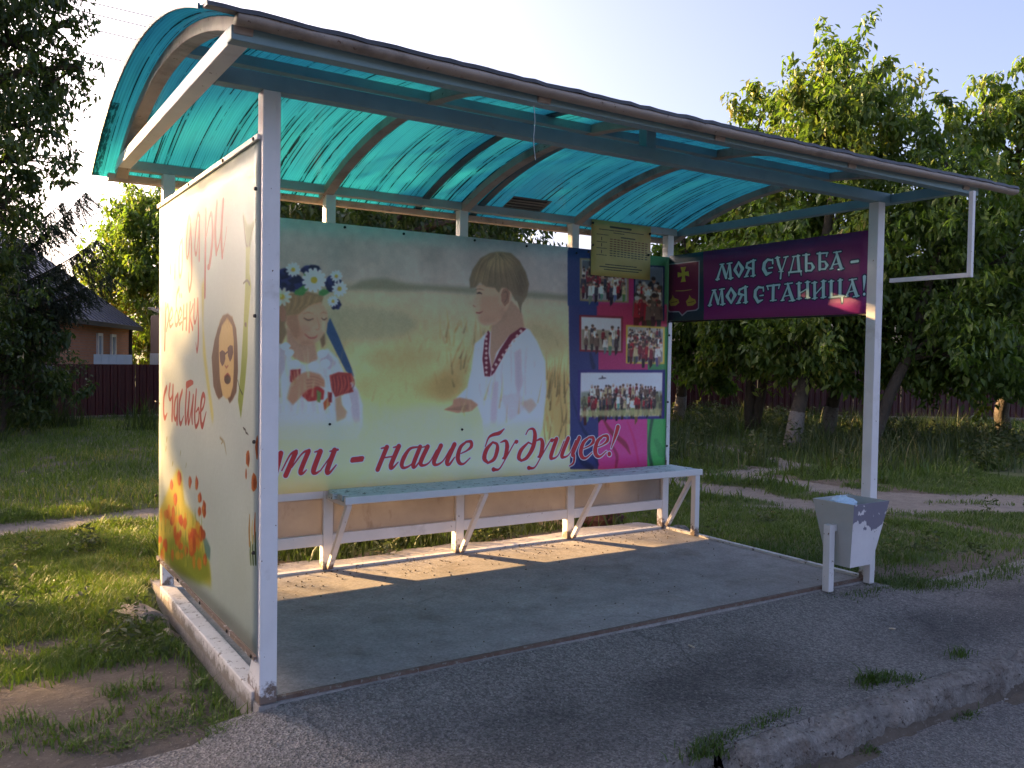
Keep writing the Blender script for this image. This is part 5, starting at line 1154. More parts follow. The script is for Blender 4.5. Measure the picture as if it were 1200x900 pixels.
ART_RIGHT = '''
P 24 52 62 0 100,-464 1186 690 1068 738 -144 -424 -124
P 128 132 142 0 100,-26 854 630 848 628 166 584 136 402 126 298 62 226 124 20 130 -18 166
P 104 28 58 0 100,0 834 608 834 606 176 562 152 390 142 298 88 236 140 44 148 8 174
P 168 156 62 0 100,240 782 358 780 330 724 338 708 406 714 420 636 338 658 334 634 354 566 248 564 276 630 268 650 186 636 184 716 262 696 266 722
S 160 140 70 0 100 1,10 15 10,150 442 310 436 472 444
P 150 126 52 0 100,16 292 76 340 86 390 136 336 208 316 234 266 162 226 54 222
S 110 70 40 0 100 1,15,64 272 184 284
P 150 126 52 0 100,362 276 418 324 428 372 476 320 546 300 570 250 502 212 398 208
S 110 70 40 0 100 1,14,410 258 524 268
S 150 186 190 0 100 3,46 32 28,974 558 1018 680 1052 756
S 150 186 190 0 100 3,32 51 46,1058 756 1098 656 1134 570
S 150 186 190 0 100 3,21 21 28,1186 758 1166 670 1132 570
S 150 186 190 0 100 3,37 46 51,1194 756 1206 666 1220 556
S 150 186 190 0 100 3,23,946 556 1010 558
S 150 186 190 0 100 3,18,1016 760 1090 762
S 150 186 190 0 100 3,18 20,1146 760 1240 764
S 150 186 190 0 100 3,21,1180 552 1262 558
S 150 186 190 0 100 3,32 60 32,1362 762 1436 668 1374 566
S 150 186 190 0 100 3,28 55 32,1362 762 1294 664 1374 566
S 150 186 190 0 100 3,46,1622 760 1632 562
S 150 186 190 0 100 3,22 35 40 22,1606 756 1518 734 1506 682 1610 654
S 150 186 190 0 100 3,40,1560 658 1504 568
S 150 186 190 0 100 3,17,1470 554 1544 560
S 150 186 190 0 100 3,18,1588 558 1666 564
S 150 186 190 0 100 3,18,1576 760 1664 764
S 150 186 190 0 100 3,22 35 53 57 49 13,1940 740 1860 754 1810 710 1802 640 1852 566 1936 584
S 150 186 190 0 100 3,25,1940 748 1946 698
S 150 186 190 0 100 3,17 21,1884 640 1944 644
S 150 186 190 0 100 3,42 42 29,2016 766 2044 676 2084 586
S 150 186 190 0 100 3,20 18 24 28,2160 760 2126 670 2084 570 2078 494
S 150 186 190 0 100 3,16,1982 762 2056 766
S 150 186 190 0 100 3,17,2118 760 2190 766
S 150 186 190 0 100 3,14,2048 584 2116 582
S 150 186 190 0 100 3,20 20 24,2284 756 2256 658 2232 574
S 150 186 190 0 100 3,40 44 44,2342 758 2354 668 2364 572
S 150 186 190 0 100 3,24,2206 562 2400 564
S 150 186 190 0 100 3,22 12,2210 560 2208 518
S 150 186 190 0 100 3,22 12,2392 562 2398 512
S 150 186 190 0 100 3,16 18,2258 756 2372 760
S 150 186 190 0 100 3,42,2468 762 2474 566
S 150 186 190 0 100 3,16 24 44 24 18,2470 656 2552 648 2578 598 2550 560 2474 562
S 150 186 190 0 100 3,17,2416 760 2518 760
S 150 186 190 0 100 3,40,2666 762 2672 568
S 150 186 190 0 100 3,21,2628 762 2778 758
S 150 186 190 0 100 3,19,2770 756 2762 718
S 150 186 190 0 100 3,15 23 42 23 17,2668 660 2744 654 2774 606 2750 566 2672 566
S 150 186 190 0 100 3,27 21 19,2836 564 2878 660 2914 746
S 150 186 190 0 100 3,29 43 43,2902 754 2934 654 2976 556
S 150 186 190 0 100 3,15 17,2862 754 2966 758
S 150 186 190 0 100 3,15,2856 606 2946 616
S 150 186 190 0 100 3,15 17,2930 546 3008 550
S 150 186 190 0 100 3,15,2816 558 2860 562
S 150 186 190 0 100 3,32,3116 618 3204 622
S 150 186 190 0 100 3,46 32 28,838 202 884 328 918 406
S 150 186 190 0 100 3,32 51 46,924 406 966 304 1002 220
S 150 186 190 0 100 3,21 21 28,1056 410 1034 320 1000 220
S 150 186 190 0 100 3,37 46 51,1064 410 1076 318 1090 208
S 150 186 190 0 100 3,24,812 200 876 204
S 150 186 190 0 100 3,19,880 408 956 412
S 150 186 190 0 100 3,18 20,1016 412 1110 418
S 150 186 190 0 100 3,21,1048 202 1132 210
S 150 186 190 0 100 3,32 60 32,1232 416 1308 322 1244 216
S 150 186 190 0 100 3,28 55 32,1232 416 1164 314 1244 216
S 150 186 190 0 100 3,49,1492 416 1502 216
S 150 186 190 0 100 3,22 35 40 22,1476 412 1386 388 1374 334 1480 310
S 150 186 190 0 100 3,40,1430 312 1372 218
S 150 186 190 0 100 3,18,1336 204 1412 212
S 150 186 190 0 100 3,17,1458 210 1538 218
S 150 186 190 0 100 3,17,1446 414 1536 420
S 150 186 190 0 100 3,21 34 50 55 46 13,1806 390 1724 402 1672 356 1666 284 1716 210 1802 232
S 150 186 190 0 100 3,25,1806 396 1812 348
S 150 186 190 0 100 3,17 21,1748 288 1808 292
S 150 186 190 0 100 3,46,1970 406 1970 224
S 150 186 190 0 100 3,25,1866 408 2070 414
S 150 186 190 0 100 3,20,1872 408 1888 362
S 150 186 190 0 100 3,20,2066 410 2054 368
S 150 186 190 0 100 3,16,1924 214 2022 218
S 150 186 190 0 100 3,30 23 21,2118 214 2164 318 2206 410
S 150 186 190 0 100 3,32 48 48,2192 418 2228 314 2276 210
S 150 186 190 0 100 3,16 18,2148 416 2264 424
S 150 186 190 0 100 3,16,2140 260 2242 274
S 150 186 190 0 100 3,16 18,2222 198 2310 204
S 150 186 190 0 100 3,16,2096 208 2146 212
S 150 186 190 0 100 3,44,2366 414 2372 224
S 150 186 190 0 100 3,42,2496 420 2502 228
S 150 186 190 0 100 3,17,2370 284 2498 342
S 150 186 190 0 100 3,16,2326 410 2404 414
S 150 186 190 0 100 3,15,2460 418 2534 420
S 150 186 190 0 100 3,16,2336 218 2410 222
S 150 186 190 0 100 3,15,2468 218 2540 224
S 150 186 190 0 100 3,42,2602 406 2608 216
S 150 186 190 0 100 3,44,2730 414 2736 224
S 150 186 190 0 100 3,17,2606 250 2732 366
S 150 186 190 0 100 3,15,2560 404 2636 408
S 150 186 190 0 100 3,15,2698 414 2768 416
S 150 186 190 0 100 3,15,2570 210 2646 218
S 150 186 190 0 100 3,15,2700 214 2774 222
S 150 186 190 0 100 3,42,2842 408 2846 224
S 150 186 190 0 100 3,42,2966 414 2972 226
S 150 186 190 0 100 3,22,2818 212 3026 222
S 150 186 190 0 100 3,36 5,3000 220 3006 138
S 150 186 190 0 100 3,14,2804 404 2878 408
S 150 186 190 0 100 3,14,2934 408 3000 414
S 150 186 190 0 100 3,25 20 18,3066 220 3106 316 3142 402
S 150 186 190 0 100 3,29 43 43,3130 408 3160 312 3202 216
S 150 186 190 0 100 3,14 15,3092 408 3192 414
S 150 186 190 0 100 3,15,3084 264 3172 276
S 150 186 190 0 100 3,15 17,3156 206 3232 212
S 150 186 190 0 100 3,14,3046 214 3090 218
S 150 186 190 0 100 3,44 31 7,3298 430 3298 358 3294 272
S 150 186 190 0 100 3,34,3302 228 3302 226
'''
# ------------------------------------------------------------------ printed faces
def print_image(name, cv):
    im = bpy.data.images.new(name, cv.W, cv.H)
    px = np.ones((cv.H, cv.W, 4), np.float32); px[:, :, :3] = np.clip(cv.a, 0, 1)
    im.pixels.foreach_set(px.ravel()); im.update(); im.pack()
    return im
def print_material(name, cv, trans=.25, gain=1.0, rough=.5):
    m, nt, b = new_mat(name)
    a = cv.a; lin = np.where(a <= .04045, a/12.92, ((np.clip(a, 0, 1)+.055)/1.055)**2.4)*gain
    lin = np.clip(lin, 0, .9); cv.a = np.where(lin <= .0031308, lin*12.92, 1.055*lin**(1/2.4)-.055)
    t = nt.nodes.new('ShaderNodeTexImage'); t.image = print_image(name, cv); t.extension = 'EXTEND'
    uv = nt.nodes.new('ShaderNodeUVMap'); nt.links.new(uv.outputs[0], t.inputs[0])
    nt.links.new(t.outputs[0], b.inputs['Base Color']); b.inputs['Roughness'].default_value = rough
    bump(nt, b, noise(nt, 9, 3), .10, .02)
    tr = nt.nodes.new('ShaderNodeBsdfTranslucent'); nt.links.new(t.outputs[0], tr.inputs[0])
    mx = nt.nodes.new('ShaderNodeMixShader'); mx.inputs[0].default_value = trans
    nt.links.new(b.outputs[0], mx.inputs[1]); nt.links.new(tr.outputs[0], mx.inputs[2]); nt.links.new(mx.outputs[0], nt.nodes['Material Output'].inputs[0])
    return m
def banner_sheet(name, o, du, dv, thick, pmat, bmat, parent, nu=24, nv=12, wave=.004, seed=0):
    """a thin printed sheet: o = lower left corner, du/dv = edge vectors, front face printed"""
    o = Vector(o); du = Vector(du); dv = Vector(dv); n = du.cross(dv).normalized()
    V = []; F = []; MI = []; UV = []
    for k, off in ((0, 0.0), (1, -thick)):
        for j in range(nv+1):
            for i in range(nu+1):
                u, v = i/nu, j/nv
                w = wave*(math.sin(u*9+seed)*math.sin(v*3.2)+.6*math.sin(u*23+v*5+seed*2))*min(1, 6*v, 6*(1-v), 6*u, 6*(1-u))
                V.append(o+du*u+dv*v+n*(off+w))
    N = (nu+1)*(nv+1)
    for k in (0, 1):
        for j in range(nv):
            for i in range(nu):
                a = k*N+j*(nu+1)+i; q = [a, a+1, a+nu+2, a+nu+1]
                F.append(tuple(q if k == 0 else q[::-1])); MI.append(k)
                uu = [(i/nu, j/nv), ((i+1)/nu, j/nv), ((i+1)/nu, (j+1)/nv), (i/nu, (j+1)/nv)]
                UV += uu if k == 0 else uu[::-1]
    ring = [i for i in range(nu+1)]+[j*(nu+1)+nu for j in range(1, nv+1)]+[nv*(nu+1)+i for i in range(nu-1, -1, -1)]+[j*(nu+1) for j in range(nv-1, 0, -1)]
    for a, b in zip(ring, ring[1:]+ring[:1]):
        F.append((a, a+N, b+N, b)); MI.append(1); UV += [(0, 0)]*4
    me = bpy.data.meshes.new(name); me.from_pydata([tuple(v) for v in V], [], F)
    me.polygons.foreach_set('material_index', MI); me.polygons.foreach_set('use_smooth', [True]*len(F))
    l = me.uv_layers.new(name='UVMap'); l.data.foreach_set('uv', [c for q in UV for c in q])
    me.update()
    return link_mesh(name, me, [pmat, bmat], parent)
BACKING = mat('white_banner_backing', (.45, .45, .45), (.40, .40, .40), 3, .6, .1)
def backing_translucent():
    nt = BACKING.node_tree; b = nt.nodes['Principled BSDF']
    t = nt.nodes.new('ShaderNodeBsdfTranslucent'); t.inputs[0].default_value = (.5, .5, .48, 1)
    mx = nt.nodes.new('ShaderNodeMixShader'); mx.inputs[0].default_value = .2
    nt.links.new(b.outputs[0], mx.inputs[1]); nt.links.new(t.outputs[0], mx.inputs[2]); nt.links.new(mx.outputs[0], nt.nodes['Material Output'].inputs[0])
backing_translucent()
def screws(parent, pts, axis, r=.008):
    for p in pts:
        mb = MB(); d = Vector({'x': (-1, 0, 0), 'X': (1, 0, 0), 'y': (0, -1, 0)}[axis])
        mb.tube([Vector(p)-d*.004, Vector(p)+d*.004, Vector(p)+d*.006], [r, r, r*.5], 7); mb.build('screw', DARKM, parent)

# ================================================================== THE SHELTER
L, D = 3.555, 1.746
H = 2.197                                   # underside of the two long rails
YC, ZC, RO = .6, -.543, 3.0                 # roof arc: centre and outer radius of the ribs
def sag(x, y):                              # the free front edge of the roof has sunk a little in the middle
    t = min(max((x+.25)/4.0, 0), 1)
    return -.018*4*t*(1-t)*min(max((.15-y)/.6, 0), 1.2)
def roof_z(x, y, r): return ZC+math.sqrt(r*r-(y-YC)**2)+sag(x, y)

shelter = thing('bus_shelter', 'open bus shelter with white posts and curved turquoise plastic roof', 'bus shelter', (1.78, .87, 0))
for x, y, zb, zt in [(0, 0, 0, H), (L, 0, 0, H)]+[(L*k/4, D, 0, H) for k in range(5)]:
    w = .032 if y == 0 else .03
    MB().box(x-w, x+w, y-w, y+w, zb, zt).build('post', WHITE, shelter, bevel=.004)
MB().box(-.19, L+.08, -.03, .03, H, H+.058).build('front_rail', TEALP, shelter, bevel=.003)
MB().box(-.19, L+.06, D-.03, D+.03, H, H+.058).build('rear_rail', GREYT, shelter, bevel=.003)
for x in (-.22, L+.115):
    MB().box(x-.03, x+.03, -.40, D+.06, H+.002, H+.054).build('cross_tie', WHITE if x < 0 else TEALP, shelter, bevel=.003)
def long_tube(x0, x1, y0, y1, z0, z1, n=12):
    rings = []
    for i in range(n+1):
        x = x0+(x1-x0)*i/n; s = 0.0
        rings.append([(x, y0, z0+s), (x, y1, z0+s), (x, y1, z1+s), (x, y0, z1+s)])
    return MB().sweep(rings)
long_tube(-.255, 3.80, -.455, -.402, H+.001, H+.044).build('front_beam', TEALP, shelter, bevel=.003)
def round_edge(x0, x1, yc, zc, ry, rz, n=16, k=10):
    rings = []
    for i in range(n+1):
        x = x0+(x1-x0)*i/n; s = sag(x, yc)
        rings.append([(x, yc+ry*math.cos(2*math.pi*j/k), zc+s+rz*math.sin(2*math.pi*j/k)) for j in range(k)])
    return MB().sweep(rings)
round_edge(-.25, 4.10, -.490, H+.051, .032, .018).build('edge_tube', BEIGE, shelter, smooth=True)
MB().box(-.28, L+.14, 1.812, 1.856, 2.150, 2.188).build('eave_beam', BEIGE, shelter, bevel=.003)
def arc_ring(x, y, r0, r1, half, ):
    a = math.asin((y-YC)/r1)
    yo, zo = YC+r1*math.sin(a), ZC+r1*math.cos(a); yi, zi = YC+r0*math.sin(a), ZC+r0*math.cos(a)
    return [(x-half, yi, zi+sag(x, yi)), (x+half, yi, zi+sag(x, yi)), (x+half, yo, zo+sag(x, yo)), (x-half, yo, zo+sag(x, yo))]
for x in (-.22, .875, 1.785, 2.68, L+.115):
    MB().sweep([arc_ring(x, -.475+(1.81+.475)*i/22, RO-.046, RO, .029) for i in range(23)]).build('arch_rib', BEIGE, shelter, bevel=.003)
for y in (.42,):
    z = ZC+math.sqrt(RO*RO-(y-YC)**2)
    xs = (-.19, .846, 1.756, 2.651, L+.086)
    for i in range(4):
        xa = xs[i]+(.058 if i else 0)+.002; xb = xs[i+1]-.002
        MB().box(xa, xb, y-.025, y+.025, z-.043+sag((xa+xb)/2, y), z-.004+sag((xa+xb)/2, y)).build('purlin', TEALP, shelter)
MB().box(1.755, 1.813, -.026, .026, H+.058, H+.18).build('stub_post', TEALP, shelter)
def roof_sheet(x0, x1, y0, y1, r, lift=0.0, n=40):
    V = []; F = []; UV = []; t = .008; nx = max(2, int((x1-x0)/.15))
    for k in (0, 1):
        for j in range(n+1):
            y = y0+(y1-y0)*j/n; rr = r+k*t+lift
            for i in range(nx+1):
                x = x0+(x1-x0)*i/nx
                V.append((x, y, ZC+math.sqrt(rr*rr-(y-YC)**2)+sag(x, y)))
    N = (n+1)*(nx+1)
    for k in (0, 1):
        for j in range(n):
            for i in range(nx):
                a = k*N+j*(nx+1)+i; q = [a, a+nx+1, a+nx+2, a+1]
                if k: q = q[::-1]
                F.append(tuple(q)); UV += [(V[p][0], V[p][1]-YC) for p in q]
    ring = [i for i in range(nx+1)]+[j*(nx+1)+nx for j in range(1, n+1)]+[n*(nx+1)+i for i in range(nx-1, -1, -1)]+[j*(nx+1) for j in range(n-1, 0, -1)]
    for a, b in zip(ring, ring[1:]+ring[:1]):
        q = (a, b, b+N, a+N); F.append(q); UV += [(V[p][0], V[p][1]-YC) for p in q]
    me = bpy.data.meshes.new('roof_sheet'); me.from_pydata(V, [], F); me.polygons.foreach_set('use_smooth', [True]*len(F))
    l = me.uv_layers.new(name='UVMap'); l.data.foreach_set('uv', [c for q in UV for c in q]); me.update()
    return link_mesh('roof_sheet', me, SHEET, shelter)
roof_sheet(-.345, 1.505, -.468, 1.875, RO+.003)
roof_sheet(1.515, 1.895, -.468, 1.875, RO+.003)
roof_sheet(1.905, L+.15, -.468, 1.875, RO+.003)
def strip(x0, x1, r0, r1, y0=-.468, y1=1.875, name='joint_strip', m=JOINT):
    MB().sweep([arc_ring((x0+x1)/2, y0+(y1-y0)*i/30, r0, r1, (x1-x0)/2) for i in range(31)]).build(name, m, shelter)
strip(1.478, 1.528, RO-.004, RO+.016); strip(1.876, 1.926, RO-.004, RO+.016)
ALU = mat('grimy_edge_profile', (.055, .055, .06), (.035, .035, .038), 20, .5, .1)
TORN = mat('weathered_grey_sheet_edge', (.40, .42, .43), (.27, .29, .30), 12, .4, .2)
# the cap profile along the front edge
ALU = mat('grimy_edge_profile', (.055, .055, .06), (.035, .035, .038), 20, .5, .1)
rings = []
rr = random.Random(4)
for i in range(91):
    x = -.34+4.44*i/90; s = sag(x, -.49)+rr.uniform(-.003, .003); z = H+.0705
    rings.append([(x, -.522+rr.uniform(-.002, .002), z+s-.010), (x, -.470, z+s-.003), (x, -.455, z+s+.010), (x, -.515, z+s+.006)])
MB().sweep(rings).build('edge_profile', ALU, shelter)
MB().sweep([[(-.352, y+dy, roof_z(-.345, y, RO+.003)+dz) for dy, dz in ((0, -.004), (.0, .013))]+[(-.346, y, roof_z(-.345, y, RO+.003)+.013), (-.346, y, roof_z(-.345, y, RO+.003)-.004)] for y in [-.46+2.33*i/30 for i in range(31)]]).build('edge_profile', JOINT, shelter)
STRIP = mat('whitewashed_strip', (.62, .58, .55), (.50, .46, .43), 9, .7, .4, 60, .005, ((.17, .14, .12), 30, .60), dirt=((.17, .14, .12), 5, .62))
# bottom members
MB().box(.032, L-.032, -.012, .008, -.02, .010).build('base_rail', RUST, shelter)
MB().box(L-.012, L+.022, .034, D-.03, -.03, .012).build('base_rail', STRIP, shelter)
MB().box(.03, L-.03, D-.025, D+.018, -.03, .008).build('base_rail', STRIP, shelter)
PEEL = mat('peeling_white_paint', (.68, .63, .59), (.57, .51, .47), 8, .7, .5, 60, .006, ((.24, .19, .15), 34, .60), dirt=((.26, .23, .19), 7, .56))
def low_dirt(m):
    nt = m.node_tree; b = nt.nodes['Principled BSDF']; old = b.inputs['Base Color'].links[0].from_socket
    tc = nt.nodes.new('ShaderNodeTexCoord'); sp = nt.nodes.new('ShaderNodeSeparateXYZ'); nt.links.new(tc.outputs['Object'], sp.inputs[0])
    v = math_(nt, 'SUBTRACT', noise(nt, 14, 5, .7), math_(nt, 'MULTIPLY', math_(nt, 'ADD', sp.outputs[2], .05), 6.0))
    nt.links.new(mix(nt, ramp(nt, v, [(.12, 0.), (.34, .85)]), old, (.15, .115, .085)), b.inputs['Base Color'])
low_dirt(PEEL)
MB().box(-.042, .030, .034, D-.032, -.045, .030).build('base_rail', PEEL, shelter, bevel=.006)
MB().prism([(.033, .030), (.14, .030), (.033, .22)], 'x', -.028, -.020).build('gusset', WHITE, shelter)
MB().box(-.036, .036, -.037, .033, -.06, -.002).build('foot_plate', CONC, shelter)
xs = [L*k/4 for k in range(5)]
for i in range(4):
    a, b = xs[i]+.031, xs[i+1]-.031
    MB().box(a, b, D-.028, D+.022, .146, .212).build('lower_rail', WHITE, shelter, bevel=.003)
    MB().box(a, b, D-.030, D+.022, .425, .482).build('lower_rail', WHITE, shelter)
    MB().box(a, b, D-.006, D+.004, .213, .424).build('lower_panel', BOARD, shelter)
    MB().box(a, b, D-.02, D+.02, 1.985, 2.015).build('upper_rail', WHITE, shelter)
# empty bracket for a sign at the right-hand end
x = L+.10
mb = MB(); mb.bar((L, -.034, 1.750), (x-.01, -.05, 1.750), .02, .024)
MB().box(x-.012, x+.012, -.49, -.034, 1.738, 1.762).build('sign_bracket', WHITE, shelter)
MB().box(x-.012, x+.012, -.514, -.491, 1.738, H+.002).build('sign_bracket', WHITE, shelter)
# wire hanging from the front edge
mb = MB(); mb.tube([(.80+.004*math.sin(k), -.50-.002*k, 2.17-.028*k) for k in range(8)], .0016, 5); mb.build('hanging_wire', GREYT, shelter)

# ------------------------------------------------------------------ the banners
cv = Canvas(3.5, 1.56, 420)
cv.gradient([(0, (220, 206, 146)), (.3, (208, 190, 130)), (.55, (184, 166, 122)), (.76, (164, 152, 132)), (.8, (158, 148, 144)), (1, (148, 142, 148))])
cv.noise(.035, 70, 1); cv.noise(.02, 14, 2); cv.draw(ART_BACK); cv.noise(.012, 3, 9); cv.a *= np.array([1.03, .975, .92], np.float32)
bm1 = print_material('children_banner_print', cv, .012, 2.3)
banner = thing('printed_banner', 'wide banner behind the bench with two children in wheat and red lettering', 'banner', (1.785, 1.71, .47))
banner_sheet('printed_sheet', (.035, 1.708, .47), (3.5, 0, 0), (0, 0, 1.56), .003, bm1, BACKING, banner, 60, 14, .004, 1)
MB().box(3.5355, 3.5445, 1.700, 1.713, .47, 2.03).build('edge_trim', WHITE, banner)
screws(banner, [(.9*k+.05+.02*(k % 2), 1.706, 2.012) for k in range(1, 4)]+[(.45+.9*k, 1.706, 2.008) for k in range(0, 4)]+[(.889, 1.706, .86), (1.777, 1.706, .80), (3.541, 1.699, 1.45), (3.541, 1.699, .95), (3.541, 1.699, .62), (2.666, 1.706, 1.995)], 'y', .008)

cv = Canvas(1.79, 1.87, 420)
cv.gradient([(0, (206, 222, 214)), (.4, (216, 228, 222)), (1, (208, 226, 220))]); cv.noise(.02, 120, 3); cv.draw(ART_SIDE); cv.noise(.01, 3, 5); cv.a = np.clip(cv.a, 0, 1)**np.array([1.15, 1.35, 1.45], np.float32)
bm2 = print_material('child_poster_print', cv, .10, .58, .4)
side = thing('printed_banner', 'side poster with red handwriting, flowers and a shouting child in dark glasses', 'banner', (-.036, .88, .165))
banner_sheet('printed_sheet', (-.036, 1.78, .165), (0, -1.79, 0), (0, 0, 1.87), .003, bm2, BACKING, side, 24, 20, .003, 2)
for a, b in (((-.041, 1.786, .166), (-.041, -.012, .166)), ((-.041, 1.786, 2.034), (-.041, -.012, 2.034)), ((-.041, -.005, .158), (-.041, -.005, 2.042)), ((-.041, 1.785, .158), (-.041, 1.785, 2.042))):
    v = a[1] == b[1]
    MB().bar(a, b, .012 if not v else .016, .018 if not v else .012).build('frame_strip', WHITE, side)
screws(side, [(-.047, y, .168) for y in (1.7, 1.25, .8, .35, .02)]+[(-.047, y, 2.032) for y in (1.7, 1.05, .45, .03)]+[(-.049, -.004, z) for z in (.55, .95, 1.4, 1.85)]+[(-.049, 1.784, z) for z in (.5, 1.0, 1.5)], 'x', .007)

cv = Canvas(1.68, .485, 520)
cv.gradient([(0, (116, 30, 96)), (1, (98, 26, 72))]); cv.noise(.012, 90, 4); cv.draw(ART_RIGHT); cv.noise(.008, 3, 6)
bm3 = print_material('village_slogan_print', cv, .04, 1.55)
slog = thing('printed_banner', 'narrow purple banner with pale old-style lettering and a cross on a shield', 'banner', (L-.03, .87, 1.555))
banner_sheet('printed_sheet', (L-.03, 1.70, 1.555), (0, -1.68, 0), (0, 0, .485), .003, bm3, BACKING, slog, 24, 6, .004, 3)
MB().bar((L-.026, 1.70, 1.549), (L-.026, .03, 1.549), .008, .010).build('hem_cord', DARKM, slog)

cv = Canvas(.55, .39, 700); cv.gradient([(0, (188, 164, 96)), (1, (172, 146, 86))]); cv.noise(.02, 40, 5)
rt = random.Random(11); ink = (58, 52, 40)
def words(x0, x1, y, h, al=.8, col=ink):
    x = x0
    while x < x1:
        w = rt.uniform(.008, .03); cv.stroke([(x, y), (min(x+w, x1), y+rt.uniform(-.001, .001))], [h], col, 0, al, 0); x += w+rt.uniform(.004, .008)
words(.17, .36, .352, .014, .95); words(.07, .48, .328, .006); words(.20, .30, .312, .006); words(.05, .15, .292, .005); words(.27, .40, .285, .008, .9)
for k, y in enumerate((.262, .218, .170)): cv.stroke([(.093, y-.008), (.093, y+.010)], [.007], ink, 0, .95, 0); words(.05, .14, y-.022, .005)
for j in range(8):
    for i in range(11):
        words(.17+i*.033, .17+i*.033+.018, .266-j*.0165-i*.0004, .0065, .85, (112, 52, 34) if j < 5 else ink)
words(.13, .42, .084, .007); words(.08, .47, .066, .008); words(.12, .44, .048, .007)
tm = print_material('timetable_print', cv, .04, 1.3)
tt = thing('timetable_sign', 'yellow bus timetable sheet hung under the rear rail', 'timetable', (3.06, 1.698, 1.85))
banner_sheet('printed_sheet', (2.788, 1.698, 1.852), (.55, 0, -.004), (-.002, 0, .388), .003, tm, BACKING, tt, 10, 8, .002, 4)
screws(tt, [(2.795, 1.693, 2.214), (3.325, 1.693, 2.185), (3.315, 1.693, 2.03), (2.797, 1.693, 2.06)], 'y', .009)

# paper advert stuck to the underside of the roof
cv = Canvas(.30, .12, 700); cv.gradient([(0, (120, 122, 118)), (1, (136, 128, 120))])
for y, h in ((.098, .015), (.072, .012), (.045, .018), (.018, .012)): [words(.012+.03*q, .012+.03*q+.022, y, h, .95, (26, 22, 26)) for q in range(9)]
pm = print_material('paper_advert_print', cv, .1, .8)
ya, yb = 1.56, 1.70
za, zb = ZC+math.sqrt((RO-.001)**2-(ya-YC)**2), ZC+math.sqrt((RO-.001)**2-(yb-YC)**2)
adv = thing('paper_notice', 'small grey printed paper stuck under the turquoise roof', 'notice', (2.2, yb, zb))
banner_sheet('paper_sheet', (2.05, yb, zb-.004), (.30, 0, 0), (0, ya-yb, za-zb), .001, pm, BACKING, adv, 4, 3, .001, 5)

# ------------------------------------------------------------------ bench
PLANK = mat('peeling_bench_paint', (.60, .66, .67), (.50, .57, .58), 6, .6, .5, 40, .006, ((.10, .12, .12), 30, .60), stretch=(.22, 1.6, 1.6), dirt=((.22, .33, .36), 12, .52))
def plank_material():
    nt = PLANK.node_tree
    return PLANK
bench = thing('bench', 'long plank bench with peeling pale blue paint along the rear banner', 'bench', (2.2, 1.54, 0))
zt = .478
pw = [(1.398, 1.462), (1.468, 1.540), (1.546, 1.622), (1.628, 1.698)]
rb = random.Random(2)
for i, (a, b) in enumerate(pw):
    e = rb.uniform(-.02, .02)
    mb = MB(); n = 14
    rings = []
    for k in range(n+1):
        x = .865+e+(3.585-.865-e+rb.uniform(-.004, .004))*k/n; w = rb.uniform(-.0025, .0025); z = zt+rb.uniform(-.002, .002)
        rings.append([(x, a+w, z-.034), (x, b+w, z-.034), (x, b+w, z), (x, a+w, z)])
    mb.sweep(rings).build('plank', PLANK, bench, bevel=.003)
MB().box(.855, 3.590, 1.372, 1.396, zt-.040, zt+.002).build('front_rail', WHITE, bench, bevel=.004)
for x in (.889, 1.777, 2.666, 3.553):
    y1 = 1.405 if x < 3.5 else 1.43
    MB().bar((x, 1.690, .02), (x, y1, zt-.045), .026, .03, (1, 0, 0)).build('strut', WHITE, bench)
    MB().box(x-.013, x+.013, 1.398, 1.712, zt-.060, zt-.0365).build('bearer', WHITE, bench)
MB().box(3.525, 3.568, 1.376, 1.420, 0.0, zt-.041).build('leg', WHITE, bench, bevel=.003)

# ------------------------------------------------------------------ litter bin and the bag in it
BINM = mat('chipped_grey_white_bin_paint', (.78, .73, .73), (.68, .63, .635), 5, .55, .2, 70, .004, ((.12, .09, .08), 30, .70))
def flake(m):          # the white coat has come off in ragged patches, mostly near the rim
    nt = m.node_tree; b = nt.nodes['Principled BSDF']; old = b.inputs['Base Color'].links[0].from_socket
    tc = nt.nodes.new('ShaderNodeTexCoord'); sp = nt.nodes.new('ShaderNodeSeparateXYZ'); nt.links.new(tc.outputs['Object'], sp.inputs[0])
    v = math_(nt, 'ADD', noise(nt, 9, 4, .55), math_(nt, 'MULTIPLY', sp.outputs[2], 1.05))
    c = mix(nt, ramp(nt, v, [(.90, 0.), (.912, 1.)]), old, (.20, .185, .235)); nt.links.new(c, b.inputs['Base Color'])
flake(BINM)
BINW = mat('grey_bin_paint', (.46, .465, .45), (.38, .39, .375), 4, .55, .2, 70, .004, ((.18, .13, .09), 40, .72))
BINL = mat('chipped_white_leg_paint', (.70, .66, .65), (.60, .57, .56), 6, .6, .2, 70, .004, ((.16, .09, .06), 24, .64))
bx, by = 3.324, -.045
binr = thing('litter_bin', 'square metal litter bin with flaking white paint beside the right post', 'litter bin', (bx, by, 0))
ta, tb, ba, bb, z1, z0b = .160, .135, .098, .075, .490, .125
def frustum_wall(c0, c1, d0, d1, th):
    """one sloping side plate: outer bottom c0->c1, outer top d0->d1"""
    c0, c1, d0, d1 = map(Vector, (c0, c1, d0, d1)); n = (c1-c0).cross(d0-c0).normalized()*th
    return MB().sweep([[c0, c1, d1, d0], [c0-n, c1-n, d1-n, d0-n]])
C = [Vector((bx+sx*ba, by+sy*bb, z0b)) for sx, sy in ((-1, -1), (1, -1), (1, 1), (-1, 1))]
T = [Vector((bx+sx*ta, by+sy*tb, z1)) for sx, sy in ((-1, -1), (1, -1), (1, 1), (-1, 1))]
